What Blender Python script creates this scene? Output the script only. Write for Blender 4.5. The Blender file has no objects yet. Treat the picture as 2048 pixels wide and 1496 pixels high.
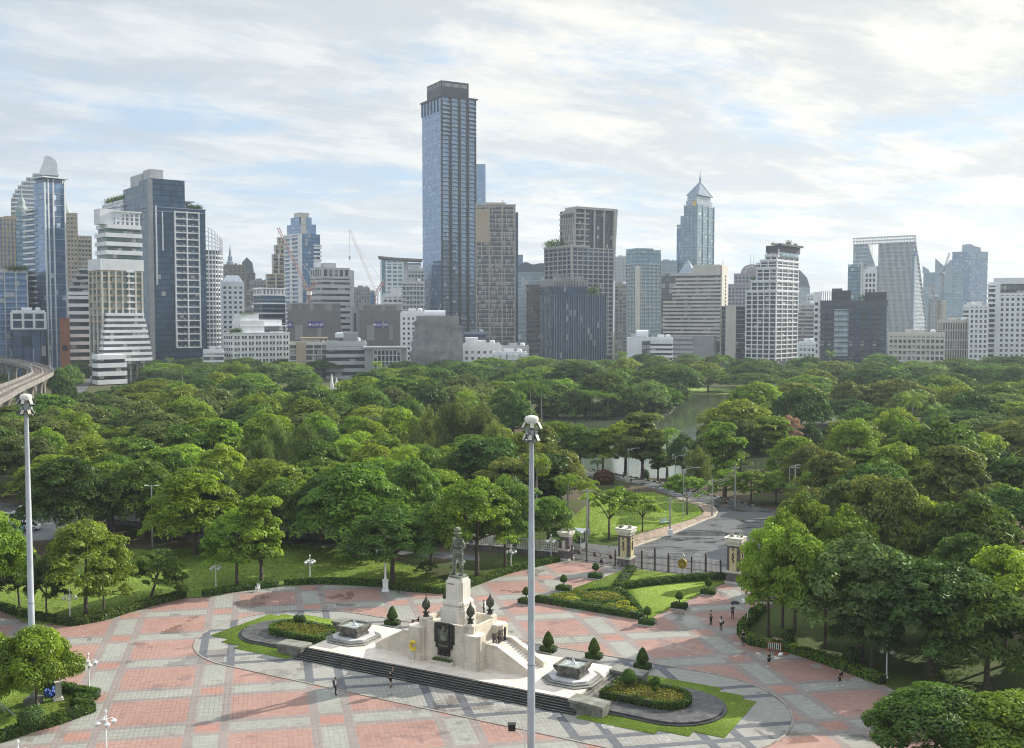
import bpy, math, random
import numpy as np
from mathutils import Vector, Matrix

# ------------------------------------------------------------------ camera, sky, sun, exposure
scene = bpy.context.scene
F, HZ, H = 2100.0, 635.0, 35.0            # focal length in photo pixels, horizon row, eye height
PITCH = math.atan((748 - HZ) / F)
CP, SP = math.cos(PITCH), math.sin(PITCH)
cam_d = bpy.data.cameras.new("camera")
cam_d.sensor_width = 36.0
cam_d.lens = 36.0 * F / 2048.0
cam_d.clip_start, cam_d.clip_end = 0.5, 30000.0
cam = bpy.data.objects.new("camera", cam_d)
cam.location = (0, 0, H)
cam.rotation_euler = (math.pi / 2 - PITCH, 0, 0)
scene.collection.objects.link(cam)
scene.camera = cam

SUN_EL, SUN_AZ = math.radians(27.6), math.radians(54.5)   # azimuth clockwise from +Y
SUN_V = Vector((math.sin(SUN_AZ) * math.cos(SUN_EL), math.cos(SUN_AZ) * math.cos(SUN_EL), math.sin(SUN_EL)))
sun_d = bpy.data.lights.new("sun", 'SUN')
sun_d.energy = 5.0
sun_d.angle = math.radians(0.6)
sun_d.color = (1.0, 0.94, 0.83)
sun = bpy.data.objects.new("sun", sun_d)
sun.rotation_euler = SUN_V.to_track_quat('Z', 'Y').to_euler()
sun.location = (300, 200, 400)
scene.collection.objects.link(sun)

scene.view_settings.view_transform = 'Standard'
scene.view_settings.look = 'None'
scene.view_settings.gamma = 1.0
scene.view_settings.exposure = 0.58
scene.cycles.max_bounces = 6
scene.cycles.diffuse_bounces = 3
scene.cycles.transmission_bounces = 4
scene.cycles.volume_bounces = 1
scene.cycles.use_denoising = True
scene.cycles.denoising_prefilter = 'NONE'     # keeps the leaves and far windows crisp
scene.cycles.use_adaptive_sampling = False
scene.cycles.sample_clamp_indirect = 4.0
scene.cycles.filter_width = 1.1


class NT:
    """small helper round a node tree"""
    def __init__(s, tree):
        s.t = tree
        s.n, s.l = tree.nodes, tree.links

    def node(s, kind, **kw):
        n = s.n.new(kind)
        for k, v in kw.items():
            setattr(n, k, v)
        return n

    def put(s, sock, v):
        if hasattr(v, 'node'):
            s.l.new(v, sock)
        elif v is not None:
            sock.default_value = v

    def math(s, op, a, b=None, c=None):
        n = s.node('ShaderNodeMath', operation=op)
        s.put(n.inputs[0], a)
        if b is not None:
            s.put(n.inputs[1], b)
        if c is not None:
            s.put(n.inputs[2], c)
        return n.outputs[0]

    def mix(s, fac, a, b, blend='MIX'):
        n = s.node('ShaderNodeMix', data_type='RGBA', blend_type=blend)
        s.put(n.inputs[0], fac)
        for k, v in ((6, a), (7, b)):
            s.put(n.inputs[k], (*v, 1.0) if isinstance(v, (tuple, list)) and len(v) == 3 else v)
        return n.outputs[2]

    def noise(s, vec, scale, detail=4.0, rough=0.55, dist=0.0, dim='3D'):
        n = s.node('ShaderNodeTexNoise', noise_dimensions=dim)
        if vec is not None:
            s.l.new(vec, n.inputs['Vector'])
        n.inputs['Scale'].default_value = scale
        n.inputs['Detail'].default_value = detail
        n.inputs['Roughness'].default_value = rough
        n.inputs['Distortion'].default_value = dist
        return n.outputs['Fac']

    def ramp(s, fac, lo, hi, a=0.0, b=1.0):
        n = s.node('ShaderNodeMapRange', interpolation_type='SMOOTHSTEP')
        s.put(n.inputs[0], fac)
        for k, v in zip((1, 2, 3, 4), (lo, hi, a, b)):
            n.inputs[k].default_value = v
        return n.outputs[0]

    def xyz(s, x, y, z):
        n = s.node('ShaderNodeCombineXYZ')
        for k, v in enumerate((x, y, z)):
            s.put(n.inputs[k], v)
        return n.outputs[0]

    def sep(s, vec):
        n = s.node('ShaderNodeSeparateXYZ')
        s.l.new(vec, n.inputs[0])
        return n.outputs[0], n.outputs[1], n.outputs[2]


world = bpy.data.worlds.new("World")
scene.world = world
world.use_nodes = True
W = NT(world.node_tree)
W.n.clear()
wout = W.node('ShaderNodeOutputWorld')
wbg = W.node('ShaderNodeBackground')
wbg.inputs['Strength'].default_value = 0.1
sky = W.node('ShaderNodeTexSky', sky_type='NISHITA', sun_disc=False)
sky.sun_elevation, sky.sun_rotation = SUN_EL, SUN_AZ
sky.altitude, sky.air_density, sky.dust_density, sky.ozone_density = 50.0, 1.0, 1.2, 1.5
gen = W.node('ShaderNodeTexCoord').outputs['Generated']
gx, gy, gz = W.sep(gen)
up = W.math('ADD', W.math('MAXIMUM', gz, 0.0), 0.13)
cx_, cy_ = W.math('DIVIDE', gx, up), W.math('DIVIDE', gy, up)
# cloud deck seen in perspective: streaks run a little across the view
ca, sa = math.cos(0.5), math.sin(0.5)
kx = W.math('ADD', W.math('MULTIPLY', cx_, ca), W.math('MULTIPLY', cy_, sa))
ky = W.math('SUBTRACT', W.math('MULTIPLY', cy_, ca), W.math('MULTIPLY', cx_, sa))
v1 = W.xyz(W.math('MULTIPLY', kx, 0.95), W.math('MULTIPLY', ky, 1.15), 3.7)
n1 = W.noise(v1, 1.15, 12.0, 0.64, 0.25)
v2 = W.xyz(W.math('MULTIPLY', kx, 0.9), W.math('MULTIPLY', ky, 1.5), 11.3)
n2 = W.noise(v2, 3.4, 10.0, 0.66, 0.3)
dens = W.math('ADD', W.math('MULTIPLY', n1, 0.65), W.math('MULTIPLY', n2, 0.35))
cover = W.ramp(dens, 0.365, 0.535)
sdot = W.node('ShaderNodeVectorMath', operation='DOT_PRODUCT')
W.l.new(gen, sdot.inputs[0])
sdot.inputs[1].default_value = SUN_V
toward = W.ramp(sdot.outputs['Value'], 0.15, 1.0)
n3 = W.noise(v2, 2.1, 12.0, 0.66, 0.25)
shade = W.ramp(n3, 0.38, 0.62)
cl_far = W.mix(shade, (3.9, 4.35, 4.9), (5.3, 5.55, 5.8))
cl_sun = W.mix(shade, (5.2, 5.35, 5.2), (7.7, 7.3, 6.4))
cloud = W.mix(toward, cl_far, cl_sun)
# an overcast deck grows brighter overhead
cloud = W.mix(W.ramp(gz, 0.3, 0.95), cloud, (9.6, 10.2, 11.0))
blue = W.mix(0.75, sky.outputs[0], (3.5, 4.6, 5.9))
skycol = W.mix(W.math('MULTIPLY', cover, 0.95), blue, cloud)
W.l.new(skycol, wbg.inputs['Color'])
W.l.new(wbg.outputs[0], wout.inputs['Surface'])


# ------------------------------------------------------------------ where a photo pixel lies in the place
def ray(px, py):
    a, b = (px - 1024) / F, (py - 748) / F
    return a, CP - b * SP, -SP - b * CP


def G(px, py, z=0.0):
    """the point of the level plane z seen at a photo pixel"""
    d = ray(px, py)
    t = (H - z) / -d[2]
    return (d[0] * t, d[1] * t)


def AT(px, py, Y):
    """the point at distance Y seen at a photo pixel"""
    d = ray(px, py)
    t = Y / d[1]
    return (d[0] * t, Y, H + d[2] * t)


def PR(x, y, z):
    f = y * CP - (z - H) * SP
    dn = -y * SP - (z - H) * CP
    return 1024 + F * x / f, 748 + F * dn / f


# ------------------------------------------------------------------ building objects
COL = scene.collection


def setp(o, label=None, cat=None, group=None, kind=None):
    if label:
        o['label'] = label
    if cat:
        o['category'] = cat
    if group:
        o['group'] = group
    if kind:
        o['kind'] = kind
    return o


def thing(name, label, cat, loc=(0, 0, 0), rz=0.0, group=None):
    o = bpy.data.objects.new(name, None)
    o.empty_display_size = 0.3
    COL.objects.link(o)
    o.location = loc if len(loc) == 3 else (*loc, 0)
    o.rotation_euler = (0, 0, rz)
    return setp(o, label, cat, group)


def link(name, mesh, parent=None, loc=(0, 0, 0), rot=(0, 0, 0), scale=None):
    o = bpy.data.objects.new(name, mesh)
    COL.objects.link(o)
    o.parent = parent
    o.location = loc
    o.rotation_euler = rot
    if scale is not None:
        o.scale = scale
    return o


def copy_tree(o, parent=None):
    c = o.copy()
    COL.objects.link(c)
    c.parent = parent
    for ch in o.children:
        copy_tree(ch, c)
    return c


class MB:
    def __init__(s):
        s.v, s.f, s.uv = [], [], {}

    def face(s, pts, uv=None):
        i = len(s.v)
        s.v += [tuple(p) for p in pts]
        s.f.append(tuple(range(i, i + len(pts))))
        if uv:
            s.uv[len(s.f) - 1] = uv
        return s

    def box(s, x0, x1, y0, y1, z0, z1):
        i = len(s.v)
        s.v += [(x0, y0, z0), (x1, y0, z0), (x1, y1, z0), (x0, y1, z0), (x0, y0, z1), (x1, y0, z1), (x1, y1, z1), (x0, y1, z1)]
        s.f += [tuple(i + k for k in q) for q in ((3, 2, 1, 0), (4, 5, 6, 7), (0, 1, 5, 4), (1, 2, 6, 5), (2, 3, 7, 6), (3, 0, 4, 7))]
        return s

    def cbox(s, cx, cy, cz, sx, sy, sz):
        return s.box(cx - sx / 2, cx + sx / 2, cy - sy / 2, cy + sy / 2, cz - sz / 2, cz + sz / 2)

    def uvbox(s, x0, x1, y0, y1, z0, z1, bay, fh):
        P = [(x0, y0), (x1, y0), (x1, y1), (x0, y1)]
        off = 0
        for k in range(4):
            a, b = P[k], P[(k + 1) % 4]
            L = math.dist(a, b) / bay
            s.face([(*a, z0), (*b, z0), (*b, z1), (*a, z1)], [(off, z0 / fh), (off + L, z0 / fh), (off + L, z1 / fh), (off, z1 / fh)])
            off += math.ceil(L) + 3
        s.face([(*p, z1) for p in P], [(-5, -5)] * 4)
        return s

    def uvprism(s, P, z0, z1, bay, fh):
        off = 0.0
        z1s = z1 if hasattr(z1, '__len__') else [z1] * len(P)
        for k in range(len(P)):
            j = (k + 1) % len(P)
            a, b = P[k], P[j]
            L = math.dist(a, b) / bay
            s.face([(*a, z0), (*b, z0), (*b, z1s[j]), (*a, z1s[k])], [(off, z0 / fh), (off + L, z0 / fh), (off + L, z1s[j] / fh), (off, z1s[k] / fh)])
            off += L
        s.face([(*p, z) for p, z in zip(P, z1s)], [(-5, -5)] * len(P))
        return s

    def prism(s, P, z0, z1):
        i, n = len(s.v), len(P)
        z1s = z1 if hasattr(z1, '__len__') else [z1] * n
        s.v += [(p[0], p[1], z0) for p in P] + [(p[0], p[1], z) for p, z in zip(P, z1s)]
        s.f.append(tuple(range(i + n - 1, i - 1, -1)))
        s.f.append(tuple(range(i + n, i + 2 * n)))
        for k in range(n):
            j = (k + 1) % n
            s.f.append((i + k, i + j, i + n + j, i + n + k))
        return s

    def slabx(s, P, y0, y1):
        """a profile in x,z pushed from y0 to y1"""
        i, n = len(s.v), len(P)
        s.v += [(p[0], y0, p[1]) for p in P] + [(p[0], y1, p[1]) for p in P]
        s.f.append(tuple(range(i, i + n)))
        s.f.append(tuple(range(i + 2 * n - 1, i + n - 1, -1)))
        for k in range(n):
            j = (k + 1) % n
            s.f.append((i + j, i + k, i + n + k, i + n + j))
        return s

    def tube(s, pts, rads, n=8, cap=True):
        pts = [Vector(p) for p in pts]
        if not hasattr(rads, '__len__'):
            rads = [rads] * len(pts)
        i = len(s.v)
        ref = Vector((0.31, 0.77, 0.55)).normalized()
        for k, p in enumerate(pts):
            d = (pts[min(k + 1, len(pts) - 1)] - pts[max(k - 1, 0)]).normalized()
            if abs(d.z) > 0.9:
                a = Vector((1, 0, 0)).cross(d).normalized()
            else:
                a = Vector((0, 0, 1)).cross(d).normalized()
            b = d.cross(a)
            for q in range(n):
                t = 2 * math.pi * q / n
                s.v.append(tuple(p + rads[k] * (math.cos(t) * a + math.sin(t) * b)))
        for k in range(len(pts) - 1):
            for q in range(n):
                r = (q + 1) % n
                s.f.append((i + k * n + q, i + k * n + r, i + (k + 1) * n + r, i + (k + 1) * n + q))
        if cap:
            s.f.append(tuple(i + q for q in range(n - 1, -1, -1)))
            e = i + (len(pts) - 1) * n
            s.f.append(tuple(e + q for q in range(n)))
        return s

    def lathe(s, prof, n=16, cx=0.0, cy=0.0, rot=0.0):
        i = len(s.v)
        for r, z in prof:
            for q in range(n):
                t = 2 * math.pi * q / n + rot
                s.v.append((cx + r * math.cos(t), cy + r * math.sin(t), z))
        for k in range(len(prof) - 1):
            for q in range(n):
                r = (q + 1) % n
                s.f.append((i + k * n + q, i + k * n + r, i + (k + 1) * n + r, i + (k + 1) * n + q))
        s.f.append(tuple(i + q for q in range(n - 1, -1, -1)))
        e = i + (len(prof) - 1) * n
        s.f.append(tuple(e + q for q in range(n)))
        return s

    def mesh(s, name, m, smooth=False):
        me = bpy.data.meshes.new(name)
        me.from_pydata(s.v, [], s.f)
        if s.uv:
            lay = me.uv_layers.new(name="uv")
            for p in me.polygons:
                uv = s.uv.get(p.index)
                if uv:
                    for li, c in zip(p.loop_indices, uv):
                        lay.data[li].uv = c
        if m is not None:
            me.materials.append(m)
        if smooth:
            me.polygons.foreach_set('use_smooth', [True] * len(me.polygons))
        me.update()
        return me

    def build(s, name, m, parent=None, loc=(0, 0, 0), rz=0.0, smooth=False):
        o = link(name, s.mesh(name, m, smooth), parent, loc, (0, 0, rz))
        if smooth:
            # keep the crisp edges of turned and swept shapes crisp
            e = o.modifiers.new('edges', 'EDGE_SPLIT')
            e.split_angle = math.radians(40)
        return o


def sheet(name, pts, z, m, label=None):
    me = MB().face([(p[0], p[1], z) for p in pts]).mesh(name, m)
    o = link(name, me)
    o['kind'] = 'structure'
    return o


def arc(cx, cy, r, a0, a1, n):
    return [(cx + r * math.cos(a0 + (a1 - a0) * k / n), cy + r * math.sin(a0 + (a1 - a0) * k / n)) for k in range(n + 1)]


def inside(p, poly):
    x, y = p
    c, n = False, len(poly)
    for i in range(n):
        x0, y0 = poly[i]
        x1, y1 = poly[i - 1]
        if (y0 > y) != (y1 > y) and x < (x1 - x0) * (y - y0) / (y1 - y0) + x0:
            c = not c
    return c


# ------------------------------------------------------------------ materials
_M = {}


def mat(name, col=(0.5, 0.5, 0.5), rough=0.7, var=0.15, scale=0.6, metal=0.0, bump=0.0, col2=None, streak=0.0, spec=0.4, course=0.0):
    if name in _M:
        return _M[name]
    m = bpy.data.materials.new(name)
    m.use_nodes = True
    T = NT(m.node_tree)
    bs = T.n['Principled BSDF']
    co = T.node('ShaderNodeTexCoord').outputs['Object']
    n = T.ramp(T.noise(co, scale, 5.0, 0.6), 0.3, 0.7)
    a = tuple(c * (1 - var) for c in col)
    b = col2 if col2 else tuple(min(1, c * (1 + var)) for c in col)
    c = T.mix(n, a, b)
    if streak:
        x, y, z = T.sep(co)
        sv = T.xyz(T.math('MULTIPLY', x, 1.4), T.math('MULTIPLY', y, 1.4), T.math('MULTIPLY', z, 0.08))
        sn = T.ramp(T.noise(sv, 1.3, 4.0, 0.65), 0.5, 0.78)
        c = T.mix(T.math('MULTIPLY', sn, streak), c, tuple(k * 0.3 for k in col))
    if course:                                          # stone courses with staggered upright joints
        x, y, z = T.sep(co)
        row = T.math('FLOOR', T.math('DIVIDE', z, course))
        h = T.math('ADD', T.math('ADD', x, y), T.math('MULTIPLY', row, 0.55))
        j = T.math('MAXIMUM', T.math('LESS_THAN', T.math('FRACT', T.math('DIVIDE', z, course)), 0.05), T.math('LESS_THAN', T.math('FRACT', T.math('DIVIDE', h, course * 2.4)), 0.02))
        wn = T.node('ShaderNodeTexWhiteNoise', noise_dimensions='2D')
        T.l.new(T.xyz(row, T.math('FLOOR', T.math('DIVIDE', h, course * 2.4)), 0.0), wn.inputs['Vector'])
        c = T.mix(T.math('MULTIPLY', wn.outputs['Value'], 0.16), c, tuple(k * 0.7 for k in col))
        c = T.mix(T.math('MULTIPLY', j, 0.45), c, tuple(k * 0.45 for k in col))
    T.l.new(c, bs.inputs['Base Color'])
    bs.inputs['Roughness'].default_value = rough
    bs.inputs['Metallic'].default_value = metal
    bs.inputs['Specular IOR Level'].default_value = spec
    if bump:
        bn = T.node('ShaderNodeBump')
        bn.inputs['Strength'].default_value = bump
        T.l.new(T.noise(co, scale * 12, 5.0, 0.6), bn.inputs['Height'])
        T.l.new(bn.outputs[0], bs.inputs['Normal'])
    _M[name] = m
    return m


def glass(name, c1, c2, mull=0.08, span=0.22, mullc=None, spanc=None, metal=0.35, rough=0.16, curtain=0.12, curtc=(0.5, 0.5, 0.47)):
    """a curtain wall: panes by bay and storey from the face's own uv, each pane its own tone, some with blinds drawn"""
    if name in _M:
        return _M[name]
    m = bpy.data.materials.new(name)
    m.use_nodes = True
    T = NT(m.node_tree)
    bs = T.n['Principled BSDF']
    u, v, _ = T.sep(T.node('ShaderNodeTexCoord').outputs['UV'])
    cu, cv = T.math('FLOOR', u), T.math('FLOOR', v)
    fu, fv = T.math('FRACT', u), T.math('FRACT', v)
    wn = T.node('ShaderNodeTexWhiteNoise', noise_dimensions='2D')
    T.l.new(T.xyz(cu, cv, 0.0), wn.inputs['Vector'])
    r1 = wn.outputs['Value']
    wn2 = T.node('ShaderNodeTexWhiteNoise', noise_dimensions='2D')
    T.l.new(T.xyz(T.math('ADD', cu, 71.3), cv, 0.0), wn2.inputs['Vector'])
    r2 = wn2.outputs['Value']
    big = T.noise(T.xyz(T.math('MULTIPLY', u, 0.16), T.math('MULTIPLY', v, 0.16), 0.0), 1.0, 4.0, 0.6, 0.8)
    c = T.mix(T.math('ADD', T.math('MULTIPLY', r1, 0.55), T.math('MULTIPLY', big, 0.45)), c1, c2)
    blind = T.math('LESS_THAN', r2, curtain)
    c = T.mix(T.math('MULTIPLY', blind, 0.65), c, curtc)
    glassy = T.math('SUBTRACT', 1.0, T.math('MULTIPLY', blind, 0.7))
    if span:
        sp = T.math('LESS_THAN', fv, span)
        c = T.mix(sp, c, spanc or tuple(k * 0.6 for k in c1))
    if mull:
        mu = T.math('LESS_THAN', fu, mull)
        c = T.mix(mu, c, mullc or tuple(k * 0.5 for k in c1))
        glassy = T.math('MULTIPLY', glassy, T.math('SUBTRACT', 1.0, mu))
    roof = T.math('LESS_THAN', v, -4.0)
    c = T.mix(roof, c, (0.28, 0.28, 0.27))
    glassy = T.math('MULTIPLY', glassy, T.math('SUBTRACT', 1.0, roof))
    T.l.new(c, bs.inputs['Base Color'])
    T.l.new(T.math('MULTIPLY', glassy, metal), bs.inputs['Metallic'])
    T.l.new(T.math('SUBTRACT', 0.7, T.math('MULTIPLY', glassy, 0.7 - rough)), bs.inputs['Roughness'])
    # no two panes hang quite true, so each mirrors its own bit of sky
    jt = T.node('ShaderNodeVectorMath', operation='MULTIPLY_ADD')
    T.l.new(wn.outputs['Color'], jt.inputs[0])
    jt.inputs[1].default_value = (0.07, 0.07, 0.05)
    T.l.new(T.node('ShaderNodeNewGeometry').outputs['Normal'], jt.inputs[2])
    nn = T.node('ShaderNodeVectorMath', operation='NORMALIZE')
    T.l.new(jt.outputs[0], nn.inputs[0])
    T.l.new(nn.outputs[0], bs.inputs['Normal'])
    _M[name] = m
    return m


def leafmat(name, col, trans=0.42, var=0.5, yel=None):
    if name in _M:
        return _M[name]
    m = bpy.data.materials.new(name)
    m.use_nodes = True
    T = NT(m.node_tree)
    T.n.clear()
    out = T.node('ShaderNodeOutputMaterial')
    geo = T.node('ShaderNodeNewGeometry')
    rnd = geo.outputs['Random Per Island']
    orn = T.node('ShaderNodeObjectInfo').outputs['Random']
    at = T.node('ShaderNodeAttribute', attribute_name='clump')
    y = yel or (col[0] * 1.8, col[1] * 1.6, col[2] * 1.1)
    dk = tuple(k * (1 - var) for k in col)
    c = T.mix(T.math('ADD', T.math('MULTIPLY', rnd, 0.5), T.math('MULTIPLY', at.outputs['Fac'], 0.5)), dk, y)
    hs = T.node('ShaderNodeHueSaturation')
    T.l.new(c, hs.inputs['Color'])
    T.l.new(T.math('ADD', 0.492, T.math('MULTIPLY', orn, 0.022)), hs.inputs['Hue'])
    T.l.new(T.math('ADD', 0.8, T.math('MULTIPLY', T.math('FRACT', T.math('MULTIPLY', orn, 7.31)), 0.5)), hs.inputs['Value'])
    c = hs.outputs[0]
    df, tr, gl = T.node('ShaderNodeBsdfDiffuse'), T.node('ShaderNodeBsdfTranslucent'), T.node('ShaderNodeBsdfGlossy')
    T.l.new(c, df.inputs['Color'])
    ct = T.mix(1.0, c, (1.2, 1.22, 0.6), 'MULTIPLY')
    T.l.new(ct, tr.inputs['Color'])
    gl.inputs['Roughness'].default_value = 0.45
    gl.inputs['Color'].default_value = (0.5, 0.6, 0.42, 1)
    m1, m2 = T.node('ShaderNodeMixShader'), T.node('ShaderNodeMixShader')
    m1.inputs[0].default_value = trans
    T.l.new(df.outputs[0], m1.inputs[1])
    T.l.new(tr.outputs[0], m1.inputs[2])
    m2.inputs[0].default_value = 0.04
    T.l.new(m1.outputs[0], m2.inputs[1])
    T.l.new(gl.outputs[0], m2.inputs[2])
    T.l.new(m2.outputs[0], out.inputs['Surface'])
    _M[name] = m
    return m
# ------------------------------------------------------------------ ground, plaza, lawns, road, lake
rng = np.random.default_rng(7)
random.seed(7)


def gp(pts, z=0.0):
    return [G(px, py, z) for px, py in pts]


MA = math.radians(-29)                       # the monument's own axes
MU, MV = (math.cos(MA), math.sin(MA)), (-math.sin(MA), math.cos(MA))
_o = (-4.993, 104.178)
MO = (_o[0] - 0.3 * MU[0] - 0.3 * MV[0], _o[1] - 0.3 * MU[1] - 0.3 * MV[1])


def mw(u, v):
    return (MO[0] + u * MU[0] + v * MV[0], MO[1] + u * MU[1] + v * MV[1])


def soil_mat():
    m = bpy.data.materials.new("soil")
    m.use_nodes = True
    T = NT(m.node_tree)
    bs = T.n['Principled BSDF']
    co = T.node('ShaderNodeTexCoord').outputs['Object']
    a = T.ramp(T.noise(co, 0.05, 6.0, 0.65, 0.5), 0.42, 0.58)
    b = T.noise(co, 1.7, 6.0, 0.7)
    soil = T.mix(b, (0.055, 0.042, 0.028), (0.15, 0.115, 0.08))
    gr = T.mix(b, (0.03, 0.05, 0.012), (0.085, 0.12, 0.028))
    T.l.new(T.mix(a, soil, gr), bs.inputs['Base Color'])
    bs.inputs['Roughness'].default_value = 0.95
    bs.inputs['Specular IOR Level'].default_value = 0.1
    return m


def lawn_mat(name, c1, c2, soil=0.0):
    m = bpy.data.materials.new(name)
    m.use_nodes = True
    T = NT(m.node_tree)
    bs = T.n['Principled BSDF']
    co = T.node('ShaderNodeTexCoord').outputs['Object']
    a = T.ramp(T.noise(co, 0.22, 6.0, 0.65, 0.4), 0.3, 0.7)
    b = T.noise(co, 5.0, 6.0, 0.75)
    c = T.mix(T.math('ADD', T.math('MULTIPLY', a, 0.55), T.math('MULTIPLY', b, 0.45)), c1, c2)
    # worn, drier patches and fallen leaves
    dry = T.ramp(T.noise(co, 0.6, 7.0, 0.7, 1.0), 0.52, 0.72)
    c = T.mix(T.math('MULTIPLY', dry, 0.35), c, (c2[0] * 1.05, c2[1] * 0.8, c2[2]))
    lf = T.ramp(T.noise(co, 3.1, 2.0, 0.5), 0.70, 0.73)
    c = T.mix(T.math('MULTIPLY', lf, 0.55), c, (0.22, 0.15, 0.06))
    if soil:
        w = T.ramp(T.noise(co, 0.35, 7.0, 0.7, 0.8), 0.56, 0.68)
        c = T.mix(T.math('MULTIPLY', w, soil), c, (0.12, 0.09, 0.05))
    T.l.new(c, bs.inputs['Base Color'])
    bs.inputs['Roughness'].default_value = 0.9
    bs.inputs['Specular IOR Level'].default_value = 0.15
    bn = T.node('ShaderNodeBump')
    bn.inputs['Strength'].default_value = 0.6
    bn.inputs['Distance'].default_value = 0.1
    T.l.new(T.noise(co, 9.0, 4.0, 0.8), bn.inputs['Height'])
    T.l.new(bn.outputs[0], bs.inputs['Normal'])
    return m


def plaza_mat():
    """brick plaid of red panels and grey strips; inside the stadium-shaped ring the same grid in greys"""
    m = bpy.data.materials.new("plaza_paving")
    m.use_nodes = True
    T = NT(m.node_tree)
    bs = T.n['Principled BSDF']
    co = T.node('ShaderNodeTexCoord').outputs['Object']
    X, Y, _ = T.sep(co)
    a = math.radians(13.4)
    S = T.math('ADD', T.math('MULTIPLY', X, math.cos(a)), T.math('MULTIPLY', Y, math.sin(a)))
    T0 = T.math('SUBTRACT', T.math('MULTIPLY', Y, math.cos(a)), T.math('MULTIPLY', X, math.sin(a)))
    TT = T.math('ADD', T0, T.math('MULTIPLY', S, 0.054))

    def fold(v, c, per):
        k = T.math('FLOORED_MODULO', T.math('ADD', v, per / 2 - c), per)
        return T.math('ABSOLUTE', T.math('SUBTRACT', k, per / 2))
    ax, ay = fold(S, -4.95, 10.48), fold(TT, 109.65, 9.18)
    col = T.math('LESS_THAN', ax, 1.02)
    row = T.math('LESS_THAN', ay, 0.9)
    colb = T.math('MULTIPLY', T.math('LESS_THAN', ax, 1.85), T.math('SUBTRACT', 1.0, col))
    rowb = T.math('MULTIPLY', T.math('LESS_THAN', ay, 1.7), T.math('SUBTRACT', 1.0, row))
    border = T.math('MAXIMUM', colb, rowb)
    light = T.math('ABSOLUTE', T.math('SUBTRACT', col, row))     # strip but not crossing
    both = T.math('MULTIPLY', col, row)
    # ring
    U = T.math('ADD', T.math('MULTIPLY', T.math('SUBTRACT', X, MO[0]), MU[0]), T.math('MULTIPLY', T.math('SUBTRACT', Y, MO[1]), MU[1]))
    V = T.math('ADD', T.math('MULTIPLY', T.math('SUBTRACT', X, MO[0]), MV[0]), T.math('MULTIPLY', T.math('SUBTRACT', Y, MO[1]), MV[1]))
    du = T.math('MAXIMUM', T.math('SUBTRACT', T.math('ABSOLUTE', T.math('SUBTRACT', U, 1.1)), 21.6), 0.0)
    dv = T.math('ADD', V, 0.7)
    dist = T.math('SQRT', T.math('ADD', T.math('MULTIPLY', du, du), T.math('MULTIPLY', dv, dv)))
    ins = T.math('LESS_THAN', dist, 10.6)
    # tone per brick and slow weathering
    bs_, bt_ = T.math('FLOOR', T.math('DIVIDE', S, 0.42)), T.math('FLOOR', T.math('DIVIDE', TT, 0.30))
    wn = T.node('ShaderNodeTexWhiteNoise', noise_dimensions='2D')
    T.l.new(T.xyz(bs_, bt_, 0.0), wn.inputs['Vector'])
    slow = T.noise(co, 0.16, 6.0, 0.65, 0.6)
    fine = T.noise(co, 2.2, 5.0, 0.7)
    # tone per panel (each laid from its own batch)
    pn = T.node('ShaderNodeTexWhiteNoise', noise_dimensions='2D')
    T.l.new(T.xyz(T.math('FLOOR', T.math('DIVIDE', T.math('ADD', S, 4.95 + 8.63), 10.48)), T.math('FLOOR', T.math('DIVIDE', T.math('SUBTRACT', TT, 109.65 - 0.9), 9.18)), 0.0), pn.inputs['Vector'])
    tone = T.math('ADD', T.math('ADD', T.math('MULTIPLY', wn.outputs['Value'], 0.26), T.math('MULTIPLY', slow, 0.75)), T.math('ADD', T.math('MULTIPLY', pn.outputs['Value'], 0.18), T.math('MULTIPLY', fine, 0.24)))
    tone = T.math('SUBTRACT', tone, 0.22)
    red = T.mix(tone, (0.24, 0.138, 0.112), (0.425, 0.272, 0.225))
    sq = T.mix(tone, (0.26, 0.138, 0.108), (0.45, 0.265, 0.21))
    grey = T.mix(tone, (0.21, 0.212, 0.185), (0.38, 0.38, 0.33))
    mid = T.mix(tone, (0.19, 0.165, 0.15), (0.33, 0.28, 0.255))
    c = T.mix(border, red, mid)
    c = T.mix(T.math('MULTIPLY', light, T.math('SUBTRACT', 1.0, border)), c, grey)
    c = T.mix(both, c, sq)
    dark = T.mix(tone, (0.085, 0.09, 0.10), (0.17, 0.175, 0.185))
    g2 = T.mix(tone, (0.21, 0.207, 0.185), (0.37, 0.36, 0.32))
    cin = T.mix(border, g2, dark)
    c = T.mix(ins, c, cin)
    # joints
    js = T.math('LESS_THAN', T.math('FRACT', T.math('DIVIDE', S, 0.42)), 0.09)
    jt = T.math('LESS_THAN', T.math('FRACT', T.math('DIVIDE', TT, 0.84)), 0.055)
    jn = T.math('MULTIPLY', T.ramp(T.noise(co, 0.07, 4.0, 0.6), 0.38, 0.62), 0.55)
    c = T.mix(T.math('MULTIPLY', T.math('MAXIMUM', js, jt), jn), c, (0.06, 0.05, 0.045))
    # damp patches that follow the bricks
    sn = T.xyz(T.math('MULTIPLY', bs_, 0.42), T.math('MULTIPLY', bt_, 0.30), 0.0)
    w1 = T.noise(sn, 0.24, 5.0, 0.6, 0.8)
    w2 = T.noise(sn, 0.06, 2.0, 0.5)
    wet = T.ramp(T.math('ADD', T.math('MULTIPLY', w1, 0.7), T.math('MULTIPLY', w2, 0.3)), 0.56, 0.62)
    c = T.mix(T.math('MULTIPLY', wet, 0.5), c, T.mix(1.0, c, (0.38, 0.30, 0.28), 'MULTIPLY'))
    grime = T.ramp(T.noise(co, 0.5, 8.0, 0.75, 1.5), 0.55, 0.72)
    c = T.mix(T.math('MULTIPLY', grime, 0.16), c, (0.10, 0.085, 0.075))
    T.l.new(c, bs.inputs['Base Color'])
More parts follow.
